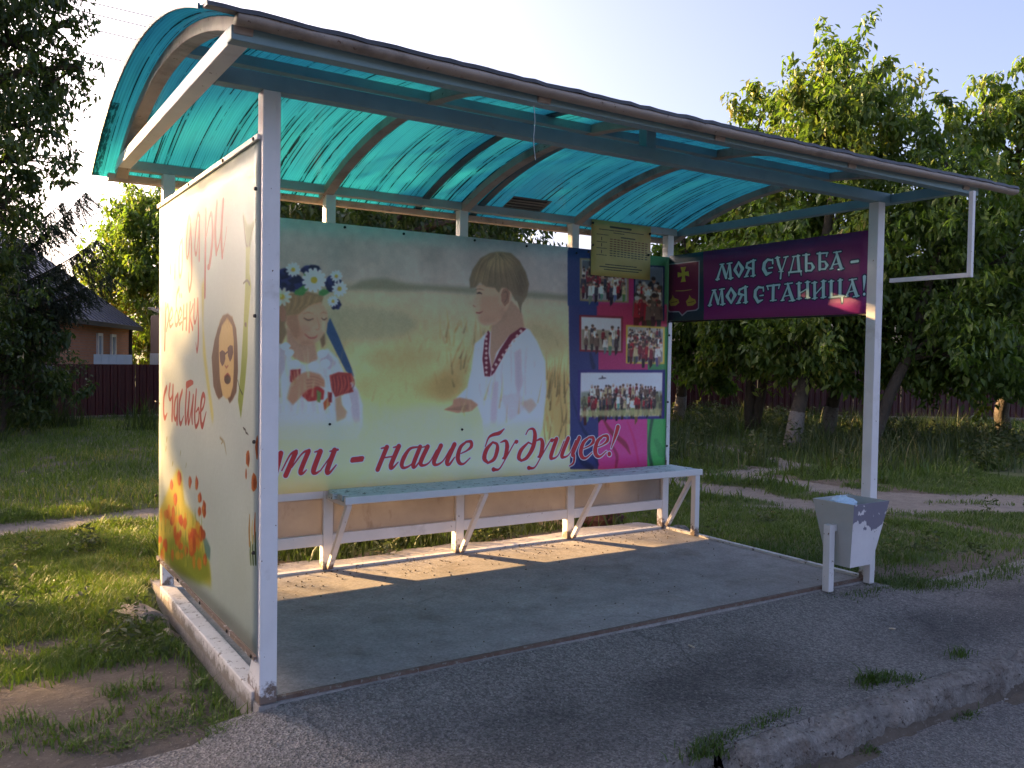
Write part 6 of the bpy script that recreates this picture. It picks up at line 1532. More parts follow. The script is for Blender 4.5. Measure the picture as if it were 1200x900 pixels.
for i in range(4):
    j = (i+1) % 4
    o = frustum_wall(C[i], C[j], T[i], T[j], .004).build('bin_side', BINM if i == 0 else BINW, binr)
    if i == 0: tag(o, 'front plate with white paint flaked to grey patches')
MB().box(bx-ba+.004, bx+ba-.004, by-bb+.004, by+bb-.004, z0b, z0b+.004).build('bin_floor', RUST, binr)
for s in (-1, 1):
    x = bx+s*.185
    MB().box(x-.022, x+.022, by-.022, by+.022, -.01, .365).build('leg', BINL, binr, bevel=.003)
    MB().box(min(x, bx+s*.12)+(.023 if s < 0 else 0), max(x, bx+s*.12)-(.023 if s > 0 else 0), by-.012, by+.012, .325, .362).build('pivot_bracket', BINL, binr)
m, nt, b = new_mat('pale_blue_plastic_bag'); b.inputs['Base Color'].default_value = (.48, .66, .78, 1); b.inputs['Roughness'].default_value = .3
bump(nt, b, noise(nt, 26, 4), .8, .02); BAG = m
mb = MB(); rg = random.Random(9); rings = []
for j in range(9):
    t = j/8*math.pi; rad = math.sin(t)*.085+.004
    rings.append([(bx-.045+math.cos(a)*rad*(1+rg.uniform(-.34, .34)), by+.035+math.sin(a)*rad*.8*(1+rg.uniform(-.34, .34)), .445-math.cos(t)*.065+rg.uniform(-.006, .006)) for a in [2*math.pi*k/12 for k in range(12)]])
tag(mb.sweep(rings).build('plastic_bag', BAG, at=(bx-.045, by+.035, .40)), 'crumpled pale blue plastic bag stuffed in the litter bin', 'bag')
# ================================================================== THE GROUND
PATHS = [([(-14, 5.6), (-4, 4.5), (-.68, 4.35), (.45, 4.35), (2.2, 4.6), (4.2, 4.75), (5.37, 4.6), (6.08, 4.14)], .30), ([(4.2, 4.9), (5.37, 4.81), (6.08, 4.14), (6.63, 3.86), (6.66, 3.39), (6.64, 2.7), (6.84, 2.04), (7.89, 1.26), (10, -.1), (16, -3.4)], .27),
         ([(4.6, 4.5), (5.56, 3.86), (5.61, 3.49), (5.72, 2.92), (5.66, 2.48), (5.75, 2.06), (6.32, 1.7), (7.32, .98), (9.5, -.55), (15, -4)], .24),
         ([(6.4, 3.95), (6.74, 3.97), (7.5, 4.0), (8.1, 4.05), (8.29, 4.5), (8.9, 6.5)], .20), ([(4.4, 2.9), (4.81, 2.6), (5.17, 2.31), (5.54, 1.92), (6.3, 1.35)], .07)]
def dist_poly(x, y, pts):
    d = np.full(np.shape(x), 1e9)
    for (ax, ay), (bx_, by_) in zip(pts[:-1], pts[1:]):
        vx, vy = bx_-ax, by_-ay; t = np.clip(((x-ax)*vx+(y-ay)*vy)/(vx*vx+vy*vy), 0, 1)
        d = np.minimum(d, np.hypot(x-ax-t*vx, y-ay-t*vy))
    return d
def path_mask(x, y):
    m = np.zeros(np.shape(x)); wob = (vnoise(x, y, .5, 3)-.5)*.16
    for pts, w in PATHS: m = np.maximum(m, 1-sstep(w-.10, w+.12, dist_poly(x, y, pts)+wob))
    return m
def turf_mask(x, y):
    n = vnoise(x, y, .35, 1); n2 = vnoise(x, y, 1.4, 2)
    bare = (1-sstep(.55, 1.25, y+.35*(n-.5)+.10*(x+.6)))*(1-sstep(-.15, .05, x))*sstep(-1.6, -1.0, x)     # trodden earth beside the left end
    bare = np.maximum(bare, (1-sstep(1.9, 2.5, y+.5*(n-.5)))*sstep(.0, .3, x)*(1-sstep(3.3, 3.55, x)))     # earth behind the slab
    bare = np.maximum(bare, .8*(1-sstep(.0, .45, y+.35*(n-.4)))*sstep(3.6, 3.9, x)*(n2 > .35))
    bare = np.maximum(bare, .9*sstep(.55, .75, n2*n+.25*(vnoise(x, y, 3.0, 7)-.5)))
    return np.clip(1-bare-path_mask(x, y), 0, 1)
def ground_z(x, y):
    x = np.asarray(x, float); y = np.asarray(y, float)
    z = -.05-.05*(1-sstep(-.6, .1, x))*sstep(.2, 1.5, y)+.03*(vnoise(x, y, .6, 5)-.5)+.05*(vnoise(x, y, 2.5, 6)-.5)*sstep(2, 5, np.hypot(x-1.7, y-.8))
    inside = sstep(-.12, -.02, x)*(1-sstep(3.58, 3.68, x))*sstep(-.1, .02, y)*(1-sstep(1.80, 1.95, y))
    z = z*(1-inside)-.13*inside
    z = z-.03*path_mask(x, y)
    pv = 1-sstep(-.35, .0, y); z = z*(1-pv)-.12*pv
    rd = 1-sstep(-1.25, -1.1, y); z = z*(1-rd)-.36*rd
    return z
def axis(lo, hi, fine0, fine1, step):
    a = list(np.arange(fine0, fine1, step)); s = step; v = fine1
    while v < hi: a.append(v); s *= 1.25; v += s
    a.append(hi); s = step; v = fine0
    while v > lo: s *= 1.25; v -= s; a.insert(0, max(v, lo))
    return np.unique(np.array(a))
gx = axis(-900, 900, -3.2, 12.5, .09); gy = axis(-900, 900, -1.5, 9.5, .09)
X, Y = np.meshgrid(gx, gy); Z = ground_z(X, Y)
nx, ny = len(gx), len(gy)
me = bpy.data.meshes.new('ground')
idx = np.arange(nx*ny).reshape(ny, nx)
q = np.stack([idx[:-1, :-1], idx[:-1, 1:], idx[1:, 1:], idx[1:, :-1]], -1).reshape(-1, 4)
def fast_mesh(me, V, Q):
    k = Q.shape[1]
    me.vertices.add(len(V)); me.vertices.foreach_set('co', np.ascontiguousarray(V, np.float32).ravel())
    me.loops.add(Q.size); me.loops.foreach_set('vertex_index', np.ascontiguousarray(Q, np.int32).ravel())
    me.polygons.add(len(Q)); me.polygons.foreach_set('loop_start', np.arange(0, Q.size, k, dtype=np.int32))
    me.update(calc_edges=True)
fast_mesh(me, np.stack([X, Y, Z], -1).reshape(-1, 3), q)
me.polygons.foreach_set('use_smooth', np.ones(len(q), bool))
ca = me.color_attributes.new('cover', 'FLOAT_COLOR', 'POINT')
cc = np.ones((nx*ny, 4), np.float32); cc[:, 0] = turf_mask(X, Y).ravel(); cc[:, 1] = path_mask(X, Y).ravel(); cc[:, 2] = 0
ca.data.foreach_set('color', cc.ravel())
tag(link_mesh('ground', me, GROUND), kind='structure')

def slab_mesh(name, xs_, ys_, zf, zb, edge, material):
    """a sheet with real thickness whose outline is jittered by edge(x, y)"""
    V = []; F = []; nX, nY = len(xs_), len(ys_)
    for k in (0, 1):
        for j, y in enumerate(ys_):
            for i, x in enumerate(xs_):
                xx, yy = edge(x, y, i in (0, nX-1), j in (0, nY-1))
                V.append((xx, yy, zf(xx, yy) if k == 0 else zb))
    N = nX*nY
    for j in range(nY-1):
        for i in range(nX-1):
            a = j*nX+i; F.append((a, a+1, a+nX+1, a+nX)); F.append((N+a, N+a+nX, N+a+nX+1, N+a+1))
    ring = [i for i in range(nX)]+[j*nX+nX-1 for j in range(1, nY)]+[(nY-1)*nX+i for i in range(nX-2, -1, -1)]+[j*nX for j in range(nY-2, 0, -1)]
    for a, b in zip(ring, ring[1:]+ring[:1]): F.append((a, a+N, b+N, b))
    me = bpy.data.meshes.new(name); me.from_pydata(V, [], F); me.update()
    return tag(link_mesh(name, me, material), kind='structure')
rs = random.Random(1)
slab_mesh('concrete_slab', np.linspace(-.030, L+.03, 60), list(np.linspace(-.024, 1.80, 30))+[1.9, 2.0, 2.06], lambda x, y: -.004+.003*(float(vnoise(x, y, .4, 2))-.5)-.02*max(0, y-1.85)*4,
          -.2, lambda x, y, ex, ey: (x, y+(.18*float(vnoise(x, 0, .22, 8))-.1 if y > 1.95 else 0)), CONC)
def pave_edge(x, y, ex, ey):
    if ey and y > -.5:
        left = 1 if x < -.1 else 0; right = 1 if x > L+.05 else 0
        if left: y = -.03+.16*(float(vnoise(x, 0, .35, 4))-.35)+max(0, -x-.55)*.55
        elif right: y = -.10-.20*min(1, (x-L)*1.4)+.16*(float(vnoise(x, 0, .3, 9))-.5)
        else: y = -.026
    return x, y
def pave_z(x, y):
    ramp_ = .055*max(0, 1-max(0, -y)/.5)*(1 if 0 < x < L else max(0, 1-min(abs(x), abs(x-L))/.25))
    return -.062+ramp_+.012*(float(vnoise(x, y, .5, 3))-.5)
slab_mesh('pavement', list(np.linspace(-14, -1.6, 30))+list(np.linspace(-1.5, 6, 130))+list(np.linspace(6.3, 30, 40)), list(np.linspace(-1.03, -.026, 24)), pave_z, -.25, pave_edge, ASPH)
slab_mesh('road', list(np.linspace(-60, -3, 30))+list(np.linspace(-2.8, 9, 80))+list(np.linspace(10, 90, 40)), [-9.0, -7, -5, -3.5, -2.5]+list(np.linspace(-2.2, -1.13, 12)), lambda x, y: -.205+.02*float(sstep(-1.5, -1.13, y))+.016*(float(vnoise(x, y, .7, 3))-.5), -.45, lambda x, y, a, b: (x, y), ROADM)
slab_mesh('gutter_soil', list(np.linspace(-3, 9, 240)), list(np.linspace(-1.36, -1.10, 9)), lambda x, y: -.206+.035*float(sstep(-1.36, -1.14, y))*(.5+float(vnoise(x, y, .12, 4)))-.012, -.4, lambda x, y, a, b: (x, y-(.14*float(vnoise(x, 0, .3, 7)) if (b and y < -1.3) else 0)), SOIL)
# kerb stones
kerb = bpy.data.objects.new('kerb', None); COL.objects.link(kerb); tag(kerb, kind='structure')
kx = [-7.2, -5.2, -3.15, -1.1, .22, 1.235, 4.6, 6.6, 8.6, 10.6, 12.6]
prof = [(-1.142, -.42), (-1.142, -.26), (-1.138, -.225), (-1.134, -.19), (-1.131, -.16), (-1.128, -.13), (-1.124, -.105), (-1.114, -.080), (-1.098, -.065), (-1.075, -.060), (-1.05, -.058), (-1.034, -.058), (-1.034, -.42)]
for k in range(len(kx)-1):
    a, b = kx[k]+.009, kx[k+1]-.009; n = max(8, int((b-a)/.018)); V = []; F = []
    dz = -.020 if k == 4 else 0; tl = .025 if k == 4 else 0
    for i in range(n+1):
        x = a+(b-a)*i/n; t = min(1, (x-a)/1.0)
        big = float(vnoise(x, k, .45, 3))-.5; mid = float(vnoise(x, k, .13, 2))-.5
        bite = max(0, float(vnoise(x, 2, .21, 8))-.58)*.22; end = max(0, 1-min(i, n-i)/4)*.02
        for py, pz in prof:
            f = 1 if py < -1.04 else 0; top = 1 if pz > -.12 else .4
            sm = (float(vnoise(x+py*9, pz*3.0, .045, 4))-.5)*.024+(float(vnoise(x+py*7, pz*2, .02, 5))-.5)*.014
            V.append((x, py+f*(.03*big+.016*mid+sm+bite*top*.7+end), pz+(dz-tl*t+.016*mid+sm*.6-bite*top-end*.6 if pz > -.3 else 0)*f))
    m_ = len(prof)
    for i in range(n):
        for j in range(m_): F.append((i*m_+j, i*m_+(j+1) % m_, (i+1)*m_+(j+1) % m_, (i+1)*m_+j))
    F.append(tuple(range(m_))[::-1]); F.append(tuple(n*m_+j for j in range(m_)))
    me = bpy.data.meshes.new('kerb_stone'); me.from_pydata(V, [], F); me.update()
    link_mesh('kerb_stone', me, KERBM, kerb)

# footing lumps, broken brick and stone
def rock(name, c, r, m, seed, label, cat, flat=.6, group=None):
    mb = MB(); rg = random.Random(seed); rings = []; nr, ns = 7, 10
    sd = rg.uniform(0, 9)
    for j in range(nr):
        t = .05+(math.pi-.1)*j/(nr-1); ring = []
        for k in range(ns):
            a = 2*math.pi*k/ns; f = 1+.35*(float(vnoise(math.cos(a)*2+sd, math.sin(a)*2+t*2, .9, seed))-.5)*2*.6+rg.uniform(-.05, .05)
            ring.append((c[0]+math.sin(t)*math.cos(a)*r[0]*f, c[1]+math.sin(t)*math.sin(a)*r[1]*f, c[2]+math.cos(t)*r[2]*flat*f))
        rings.append(ring)
    return tag(mb.sweep(rings).build(name, m, at=c), label, cat, group)
def shard(c, r, seed, label):
    rg = random.Random(seed); import bmesh
    bm = bmesh.new()
    for _ in range(16):
        v = Vector((rg.gauss(0, 1), rg.gauss(0, 1), rg.gauss(0, 1))).normalized()
        bm.verts.new((c[0]+v.x*r[0]*rg.uniform(.75, 1.1), c[1]+v.y*r[1]*rg.uniform(.75, 1.1), c[2]+v.z*r[2]*rg.uniform(.7, 1.1)))
    bmesh.ops.convex_hull(bm, input=bm.verts); bmesh.ops.subdivide_edges(bm, edges=bm.edges, cuts=2, use_grid_fill=True)
    for v in bm.verts: v.co += Vector((rg.uniform(-1, 1), rg.uniform(-1, 1), rg.uniform(-1, 1)))*min(r)*.055
    me = bpy.data.meshes.new('concrete_lump'); bm.to_mesh(me); bm.free()
    return tag(link_mesh('concrete_lump', me, OLDCONC, None, c), label, 'rubble')
shard((-.16, 1.48, -.11), (.17, .27, .115), 3, 'largest broken concrete lump under the rear corner of the side poster')
shard((-.27, 1.36, -.11), (.10, .09, .06), 4, 'flat concrete shard lying outermost in the grass at the side poster')
shard((-.10, 1.18, -.10), (.06, .16, .07), 6, 'long concrete lump against the middle of the left base rail')
shard((-.085, .80, -.11), (.045, .13, .06), 7, 'small concrete lump against the left base rail, nearest the front post')

for q_, (x, y, r_) in enumerate(((-.20, 1.12, .05), (-.33, 1.55, .045), (-.13, .62, .04), (-.30, 1.20, .03))):
    shard((x, y, -.105), (r_, r_*.8, r_*.6), 20+q_, ['small broken concrete piece below the middle of the side poster', 'small concrete piece in the grass left of the largest lump', 'small concrete piece on the trodden earth near the front post', 'smallest concrete crumb on the trodden earth'][q_])
REDB = mat('dark_red_brick', (.10, .035, .03), (.07, .03, .028), 12, .9, .7, 40, .01)
rock('broken_brick', (3.42, 2.30, -.01), (.22, .13, .13), REDB, 8, 'dark red broken brick lump on the earth behind the bench', 'brick', .7)
rock('broken_brick', (3.02, 2.42, -.03), (.14, .10, .09), OLDCONC, 9, 'brown rubble lump behind the lower board, left of the red brick', 'brick', .7)
rock('white_stone', (3.66, 1.66, -.02), (.08, .07, .06), LIME, 12, 'whitewashed stone at the foot of the last rear post', 'stone')

# loose stones, crumbs and dead leaves: nobody could count them
def litter(name, n, fx, size, m, seed, kindz):
    r = np.random.RandomState(seed); P = fx(r, n); V = []; Q = []
    for (x, y, z) in P:
        s = r.uniform(*size); a = r.uniform(0, 6.28); k = len(V); h = s*r.uniform(.25, .7)
        for t in range(4):
            V.append((x+math.cos(a+t*1.57)*s*r.uniform(.7, 1.2), y+math.sin(a+t*1.57)*s*r.uniform(.5, 1), z-.002))
        for t in range(4):
            V.append((x+math.cos(a+t*1.57)*s*.5, y+math.sin(a+t*1.57)*s*.4, z+h))
        Q += [(k+4, k+5, k+6, k+7)]+[(k+t, k+(t+1) % 4, k+4+(t+1) % 4, k+4+t) for t in range(4)]
    me = bpy.data.meshes.new(name); me.from_pydata(V, [], Q); me.update()
    return tag(link_mesh(name, me, m), kind='stuff')
PEBM = mat('pale_pebbles', (.34, .31, .28), (.20, .18, .16), 60, .9, 0)
litter('gravel', 2600, lambda r, n: [(x, y, pave_z(x, y)) for x, y in zip(r.uniform(-1.2, 6.5, n), r.uniform(-1.0, -.05, n))], (.0025, .007), PEBM, 1, 0)
litter('gravel', 3200, lambda r, n: [(x, y, -.198+.012*max(0, 1+(y+1.14)/.10)) for x, y in zip(r.uniform(.5, 5.5, n), -1.14-np.abs(r.normal(0, .10, n)))], (.003, .012), PEBM, 2, 0)
CRUMB = mat('dry_leaf_crumbs', (.10, .075, .05), (.17, .12, .07), 50, .9, 0)
litter('leaf_crumbs', 110, lambda r, n: [(x, y, -.001) for x, y in zip(r.uniform(.05, 3.5, n), r.uniform(0, 2.0, n)**1.0)], (.002, .006), CRUMB, 3, 0)
litter('leaf_crumbs', 240, lambda r, n: [(x, y, -.001) for x, y in zip(r.uniform(.1, 3.5, n), 1.7-np.abs(r.normal(0, .2, n)))], (.002, .008), CRUMB, 4, 0)

# ------------------------------------------------------------------ grass
def blades(name, P, h0, h1, w, m, seed, tint=(0, 1), bend=.5, kind='stuff'):
    r = np.random.RandomState(seed); n = len(P)
    h = r.uniform(h0, h1, n)*(.45+1.3*vnoise(P[:, 0], P[:, 1], .28, 11)**1.5+.35*vnoise(P[:, 0], P[:, 1], 1.1, 13)); a = r.uniform(0, 2*np.pi, n)
    ww = w*r.uniform(.6, 1.3, n)*np.where(h > .18, 1.2, 1)
    dx, dy = np.cos(a), np.sin(a); b = a+r.uniform(-1, 1, n)+1.57; bx_, by_ = np.cos(b), np.sin(b)
    be = h*bend*r.uniform(.2, 1.2, n)
    V = np.zeros((n, 5, 3))
    for k, (t, wf, bf) in enumerate(((0, .5, 0), (0, -.5, 0), (.55, -.38, .35), (.55, .38, .35), (1, 0, 1))):
        V[:, k, 0] = P[:, 0]+dx*ww*wf+bx_*be*bf; V[:, k, 1] = P[:, 1]+dy*ww*wf+by_*be*bf; V[:, k, 2] = P[:, 2]-.01*(k < 2)+h*t*np.sqrt(np.clip(1-(bend*.5*t)**2, .2, 1))
    base = np.arange(n)[:, None]*5
    tri = np.concatenate([base+np.array([[0, 1, 2]]), base+np.array([[0, 2, 3]]), base+np.array([[3, 2, 4]])]).reshape(-1, 3)
    me = bpy.data.meshes.new(name); fast_mesh(me, V.reshape(-1, 3), tri)
    at = me.attributes.new('tint', 'FLOAT', 'POINT')
    tv = np.clip(tint[0]+(tint[1]-tint[0])*(.55*vnoise(P[:, 0], P[:, 1], .8, 12)+.6*r.uniform(0, 1, n)**1.6), 0, 1)
    at.data.foreach_set('value', np.repeat(tv, 5).astype(np.float32))
    return tag(link_mesh(name, me, m), kind=kind)
def scatter(n, x0, x1, y0, y1, seed, dens=None, power=1.0):
    r = np.random.RandomState(seed); x = r.uniform(x0, x1, n); y = y0+(y1-y0)*r.uniform(0, 1, n)**power
    d = turf_mask(x, y)*(1-(1-sstep(-.25, .05, y))*.0)
    if dens is not None: d = d*dens(x, y)
    k = r.uniform(0, 1, n) < d; x, y = x[k], y[k]
    return np.stack([x, y, ground_z(x, y)], 1)
off_slab = lambda x, y: 1-((x > -.1) & (x < 3.6) & (y < 2.02))*1.0
off_pave = lambda x, y: off_slab(x, y)*((y > .03+.1*vnoise(x, y*0, .3, 4)) | (x > 3.6) & (y > -.2))
blades('grass', scatter(190000, -2.6, .3, .35, 5.0, 21, off_pave), .02, .05, .0048, GRASSM, 31, (0, 1), .9)
blades('grass', scatter(80000, -4.0, 4.2, 4.0, 17, 22, off_pave, 1.5), .035, .08, .010, GRASSM, 32, (0, 1), .8)
blades('grass', scatter(130000, 3.3, 9.5, -.3, 5.2, 23, off_pave), .02, .052, .0062, GRASSM, 33, (0, .55), .9)
blades('grass', scatter(14000, -.1, 3.6, 1.95, 4.2, 24, off_pave), .03, .08, .007, GRASSM, 34, (0, .8), .9)
blades('grass', scatter(60000, 5, 22, 2.5, 14, 25, off_pave), .06, .15, .013, GRASSM, 35, (0, .6), .8)
# sparse tufts: along the left end, pavement edge, kerb and bin
def tuft_points(spots, seed):
    r = np.random.RandomState(seed); P = []
    for x, y, sx, sy, n, z in spots:
        xx = r.normal(x, sx, n); yy = r.normal(y, sy, n); zz = np.full(n, z) if z is not None else ground_z(xx, yy)
        P.append(np.stack([xx, yy, zz], 1))
    return np.concatenate(P)
rt2 = np.random.RandomState(77)
spots = [(-.10-.75*rt2.uniform(0, 1)**1.0, .02+.5*rt2.uniform(0, 1), .03, .03, 26, None) for _ in range(46)]
spots += [(-.62+.5*rt2.uniform(0, 1), .04+.09*rt2.normal(0, .5), .05, .02, 70, -.07) for _ in range(16)]
spots += [(-.09, y, .025, .05, 30, None) for y in (.25, .5, .62, .8, 1.0)]
blades('grass', tuft_points(spots, 41), .02, .05, .005, GRASSM, 42, (.0, .8), 1.2)
spots = [(1.18, -1.03, .05, .02, 160, -.058), (1.32, -.99, .07, .02, 120, -.058), (1.5, -.985, .05, .02, 60, -.058), (1.24, -1.02, .012, .03, 60, -.07), (2.27, -.93, .06, .025, 240, -.055), (2.38, -1.0, .05, .02, 120, -.06), (2.9, -.93, .04, .02, 60, -.055),
         (1.52, -1.15, .04, .015, 80, -.185), (1.9, -1.16, .03, .015, 70, -.185), (2.55, -1.16, .05, .02, 90, -.185), (1.30, -1.15, .03, .01, 50, -.185), (3.5, -1.15, .1, .02, 80, -.185), (1.62, -.97, .05, .015, 60, -.058)]
spots += [(3.12+.1*k, -.10-.03*(k % 3), .06, .03, 36, -.03) for k in range(5)]+[(3.62+.05*k, -.13+.05*(k % 4), .06, .05, 90, -.05) for k in range(9)]
spots += [(3.95+.12*k, -.20-.06*(k % 3)*rt2.uniform(.3, 1), .07, .05, 70, -.05) for k in range(8)]
blades('grass', tuft_points(spots, 43), .012, .036, .005, GRASSM, 44, (0, .35), 1.3)
# weeds under the shelter back and the tall unmown growth in front of the fence
wd = lambda x, y: off_slab(x, y)*np.clip(sstep(.9, 1.4, (x-6.3)*.45+(y-2.6)*.62+.5*(vnoise(x, y, .8, 15)-.5)), 0, 1)*sstep(.25, .55, vnoise(x, y, .55, 16))
blades('tall_weeds', scatter(26000, 5.6, 16, 1.2, 13, 51, wd, .9), .14, .38, .012, WEEDM, 52, (0, 1), .5)
wd2 = lambda x, y: np.clip(sstep(.55, .9, (vnoise(x, y, .7, 18))), 0, 1)
blades('tall_weeds', scatter(12000, -3, 4, 11, 16.2, 53, wd2, 1), .15, .4, .018, WEEDM, 54, (0, .6), .6)
blades('tall_weeds', scatter(3000, .1, 3.5, 2.05, 2.9, 55, None, 1), .08, .22, .014, WEEDM, 56, (0, .6), .8)

BUTT = mat('cigarette_paper', (.60, .55, .48), (.45, .30, .16), 60, .8, 0)
rb2 = random.Random(17)
for i, (x, y, ln, lab) in enumerate(((1.86, -.30, .035, 'short white cigarette end on the asphalt in front of the slab'), (3.0, -.55, .03, 'white cigarette end on the asphalt below the litter bin'))):
    a = rb2.uniform(0, 3); z = pave_z(x, y)+.006
    tag(MB().tube([(x, y, z), (x+math.cos(a)*ln, y+math.sin(a)*ln, z+.001)], .0042, 7).build('cigarette_end', BUTT, at=(x, y, z)), lab, 'litter')
# ================================================================== TREES
def leaf_mesh(name, blobs, leaf, per, seed, m, parent, droop=.5, tint=(0, 1), cell=.34, shell=.55, tight=.17):
    """many small folded leaves in clumps spread through the crown; returns clump centres"""
    r = np.random.RandomState(seed); PS = []; TS = []; CL = []
    for (bx_, by_, bz_, br) in blobs:
        ncl = max(4, int(9*(br/cell)**2*.55)); n = max(60, int(per*(br/.8)**2))
        d = r.normal(0, 1, (ncl, 3)); d /= np.linalg.norm(d, axis=1)[:, None]
        rad = br*(shell+(1.05-shell)*r.uniform(0, 1, ncl)**.6)*(.8+.4*r.uniform(0, 1, ncl))
        c = np.array([bx_, by_, bz_])+d*rad[:, None]*np.array([1, 1, .92])
        CL.append(c); k = r.randint(0, ncl, n)
        sz = tight*(.6+.8*r.uniform(0, 1, ncl))*max(.7, min(1.3, br/.7))
        g = np.clip(r.normal(0, 1, (n, 3)), -1.5, 1.5)
        spr = (r.uniform(0, 1, ncl) < .55)[k]                      # more than half of the clumps are leafy shoots reaching out and up
        sd_ = d*.75+np.array([0, 0, .55])+r.normal(0, .3, (ncl, 3)); sd_ /= np.linalg.norm(sd_, axis=1)[:, None]
        t_ = r.uniform(-.6, 1, n)[:, None]
        p = np.where(spr[:, None], c[k]+sd_[k]*t_*2.1*sz[k][:, None]+g*.42*sz[k][:, None]*(1.25-.6*np.abs(t_)), c[k]+g*sz[k][:, None]*np.array([1, 1, .8]))
        ct = r.uniform(0, 1, ncl)
        PS.append(p); TS.append(.62*ct[k]+.5*r.uniform(0, 1, n)**2)
    P = np.concatenate(PS); T = np.clip(tint[0]+(tint[1]-tint[0])*np.concatenate(TS), 0, 1); n = len(P)
    a = r.uniform(0, 2*np.pi, n); e = -droop+r.normal(0, .45, n)
    ax = np.stack([np.cos(a)*np.cos(e), np.sin(a)*np.cos(e), np.sin(e)], 1)
    up = np.array([0, 0, 1.])+r.normal(0, .45, (n, 3)); sd = np.cross(ax, up); sd /= np.linalg.norm(sd, axis=1)[:, None]; nn = np.cross(sd, ax)
    l = leaf*r.uniform(.45, 1.4, n)[:, None]; w = l*.21
    V = np.stack([P, P+ax*l*.5+sd*w+nn*w*.35, P+ax*l-nn*l*.12, P+ax*l*.5-sd*w+nn*w*.35], 1)
    b = np.arange(n)[:, None]*4
    F = np.concatenate([b+np.array([[0, 1, 2]]), b+np.array([[0, 2, 3]])])
    me = bpy.data.meshes.new(name); fast_mesh(me, V.reshape(-1, 3), F)
    at = me.attributes.new('tint', 'FLOAT', 'POINT'); at.data.foreach_set('value', np.repeat(T, 4).astype(np.float32))
    link_mesh(name, me, m, parent)
    return np.concatenate(CL)
def bent(a, b, r, k=5, amt=.12):
    a = Vector(a); b = Vector(b); d = (b-a).length; pts = []
    off = Vector((r.uniform(-1, 1), r.uniform(-1, 1), r.uniform(-.2, .8)))*d*amt
    for i in range(k+1):
        t = i/k; pts.append(a.lerp(b, t)+off*math.sin(math.pi*t)+Vector((r.uniform(-1, 1), r.uniform(-1, 1), 0))*d*.012*(0 < i < k))
    return pts
def tree(label, base, top, tr, blobs, leaf, per, seed, m=LEAF, group=None, lime=0.0, droop=.75, tint=(0, 1), name='leafy_tree', stems=None, cell=.34, cat='tree', tight=.17):
    r = random.Random(seed); base = Vector(base); top = Vector(top)
    t = thing(name, label, cat, base, group)
    trunk = MB(); pts = bent(base-Vector((0, 0, .15)), top, r, 8, .04)
    rad = [tr*(1.25 if i == 0 else 1-.62*i/8) for i in range(9)]
    trunk.tube(pts, rad, 10)
    for sb, st, srad in (stems or []):
        trunk.tube(bent(sb, st, r, 6, .06), [srad*(1.2-.6*i/6) for i in range(7)], 9)
    trunk.build('trunk', BARK, t, smooth=True)
    if lime:
        k = MB(); h = lime; sub = []
        for i in range(5):
            f = i/4; z = base.z-.12+(h+.12)*f
            # follow the trunk's own axis
            ln = (top.z-base.z+.15); u = min(1, max(0, (z-base.z+.15)/ln)); q = u*8; i0 = min(7, int(q)); p = pts[i0].lerp(pts[i0+1], q-i0)
            sub.append((p, (rad[i0]+(rad[i0+1]-rad[i0])*(q-i0))+.006))
        k.tube([p for p, _ in sub], [s for _, s in sub], 10); k.build('whitewash', LIME, t, smooth=True)
    cl = leaf_mesh('crown', blobs, leaf, per, seed, m, t, droop, tint, cell, tight=tight)
    limbs = MB(); ln = len(pts)
    for b in blobs:
        c = Vector(b[:3]); i = min(ln-1, max(3, min(range(ln), key=lambda j: abs(pts[j].z-(c.z-.9*b[3]-.3)))))
        lp = bent(pts[i], c, r, 5, .10); limbs.tube(lp, [max(.012, tr*.42*(1-.75*k/5)) for k in range(6)], 6)
        near = sorted(cl.tolist(), key=lambda q: (Vector(q)-c).length)
        near = [q for q in near if (Vector(q)-c).length < b[3]*1.3]
        for q in near[::3][:12]:
            limbs.tube([lp[4], lp[4].lerp(Vector(q), .55)+Vector((0, 0, .03)), Vector(q)], [max(.008, tr*.10), max(.006, tr*.06), .004], 4)
    limbs.build('limbs', BARK, t, smooth=True)
    return t
def at_sun(s, a): return (.85*s-.527*a, .527*s+.85*a)      # across the sunlight, towards the sun
G1 = 'trees in front of the red fence'
tree('leafy tree with a short whitewashed trunk just right of the collage', (11.31, 9.74, -.05), (10.8, 8.9, 3.4), .12, [(10.41, 8.73, 3.8, .71), (10.91, 8.37, 2.73, .82), (10.56, 8.55, 1.62, .79), (11.08, 8.31, 4.16, .67), (10.21, 8.82, 2.72, .71), (10.93, 8.3, 1.31, .55), (11.6, 8.0, 2.0, .8), (11.4, 8.0, 3.4, .75), (10.3, 8.7, 1.9, .6)], .15, 2300, 101, LEAF, G1, .55, tint=(0, .9))
tree('leafy tree with a forked thin trunk behind the slogan banner', (11.05, 7.5, -.05), (10.4, 7.0, 4.6), .10, [(10.5, 6.95, 5.51, .52), (10.58, 6.83, 3.76, .89), (10.31, 6.96, 2.46, .93), (10.57, 6.75, 1.43, .62), (10.82, 6.72, 4.84, .6), (10.07, 7.14, 3.17, .57), (10.9, 6.6, 3.0, .85), (11.1, 6.7, 2.0, .8), (9.9, 7.0, 1.9, .55)], .14, 2300, 102, LEAF, G1, .0, stems=[((11.0, 7.45, -.1), (10.75, 6.8, 3.4), .08)])
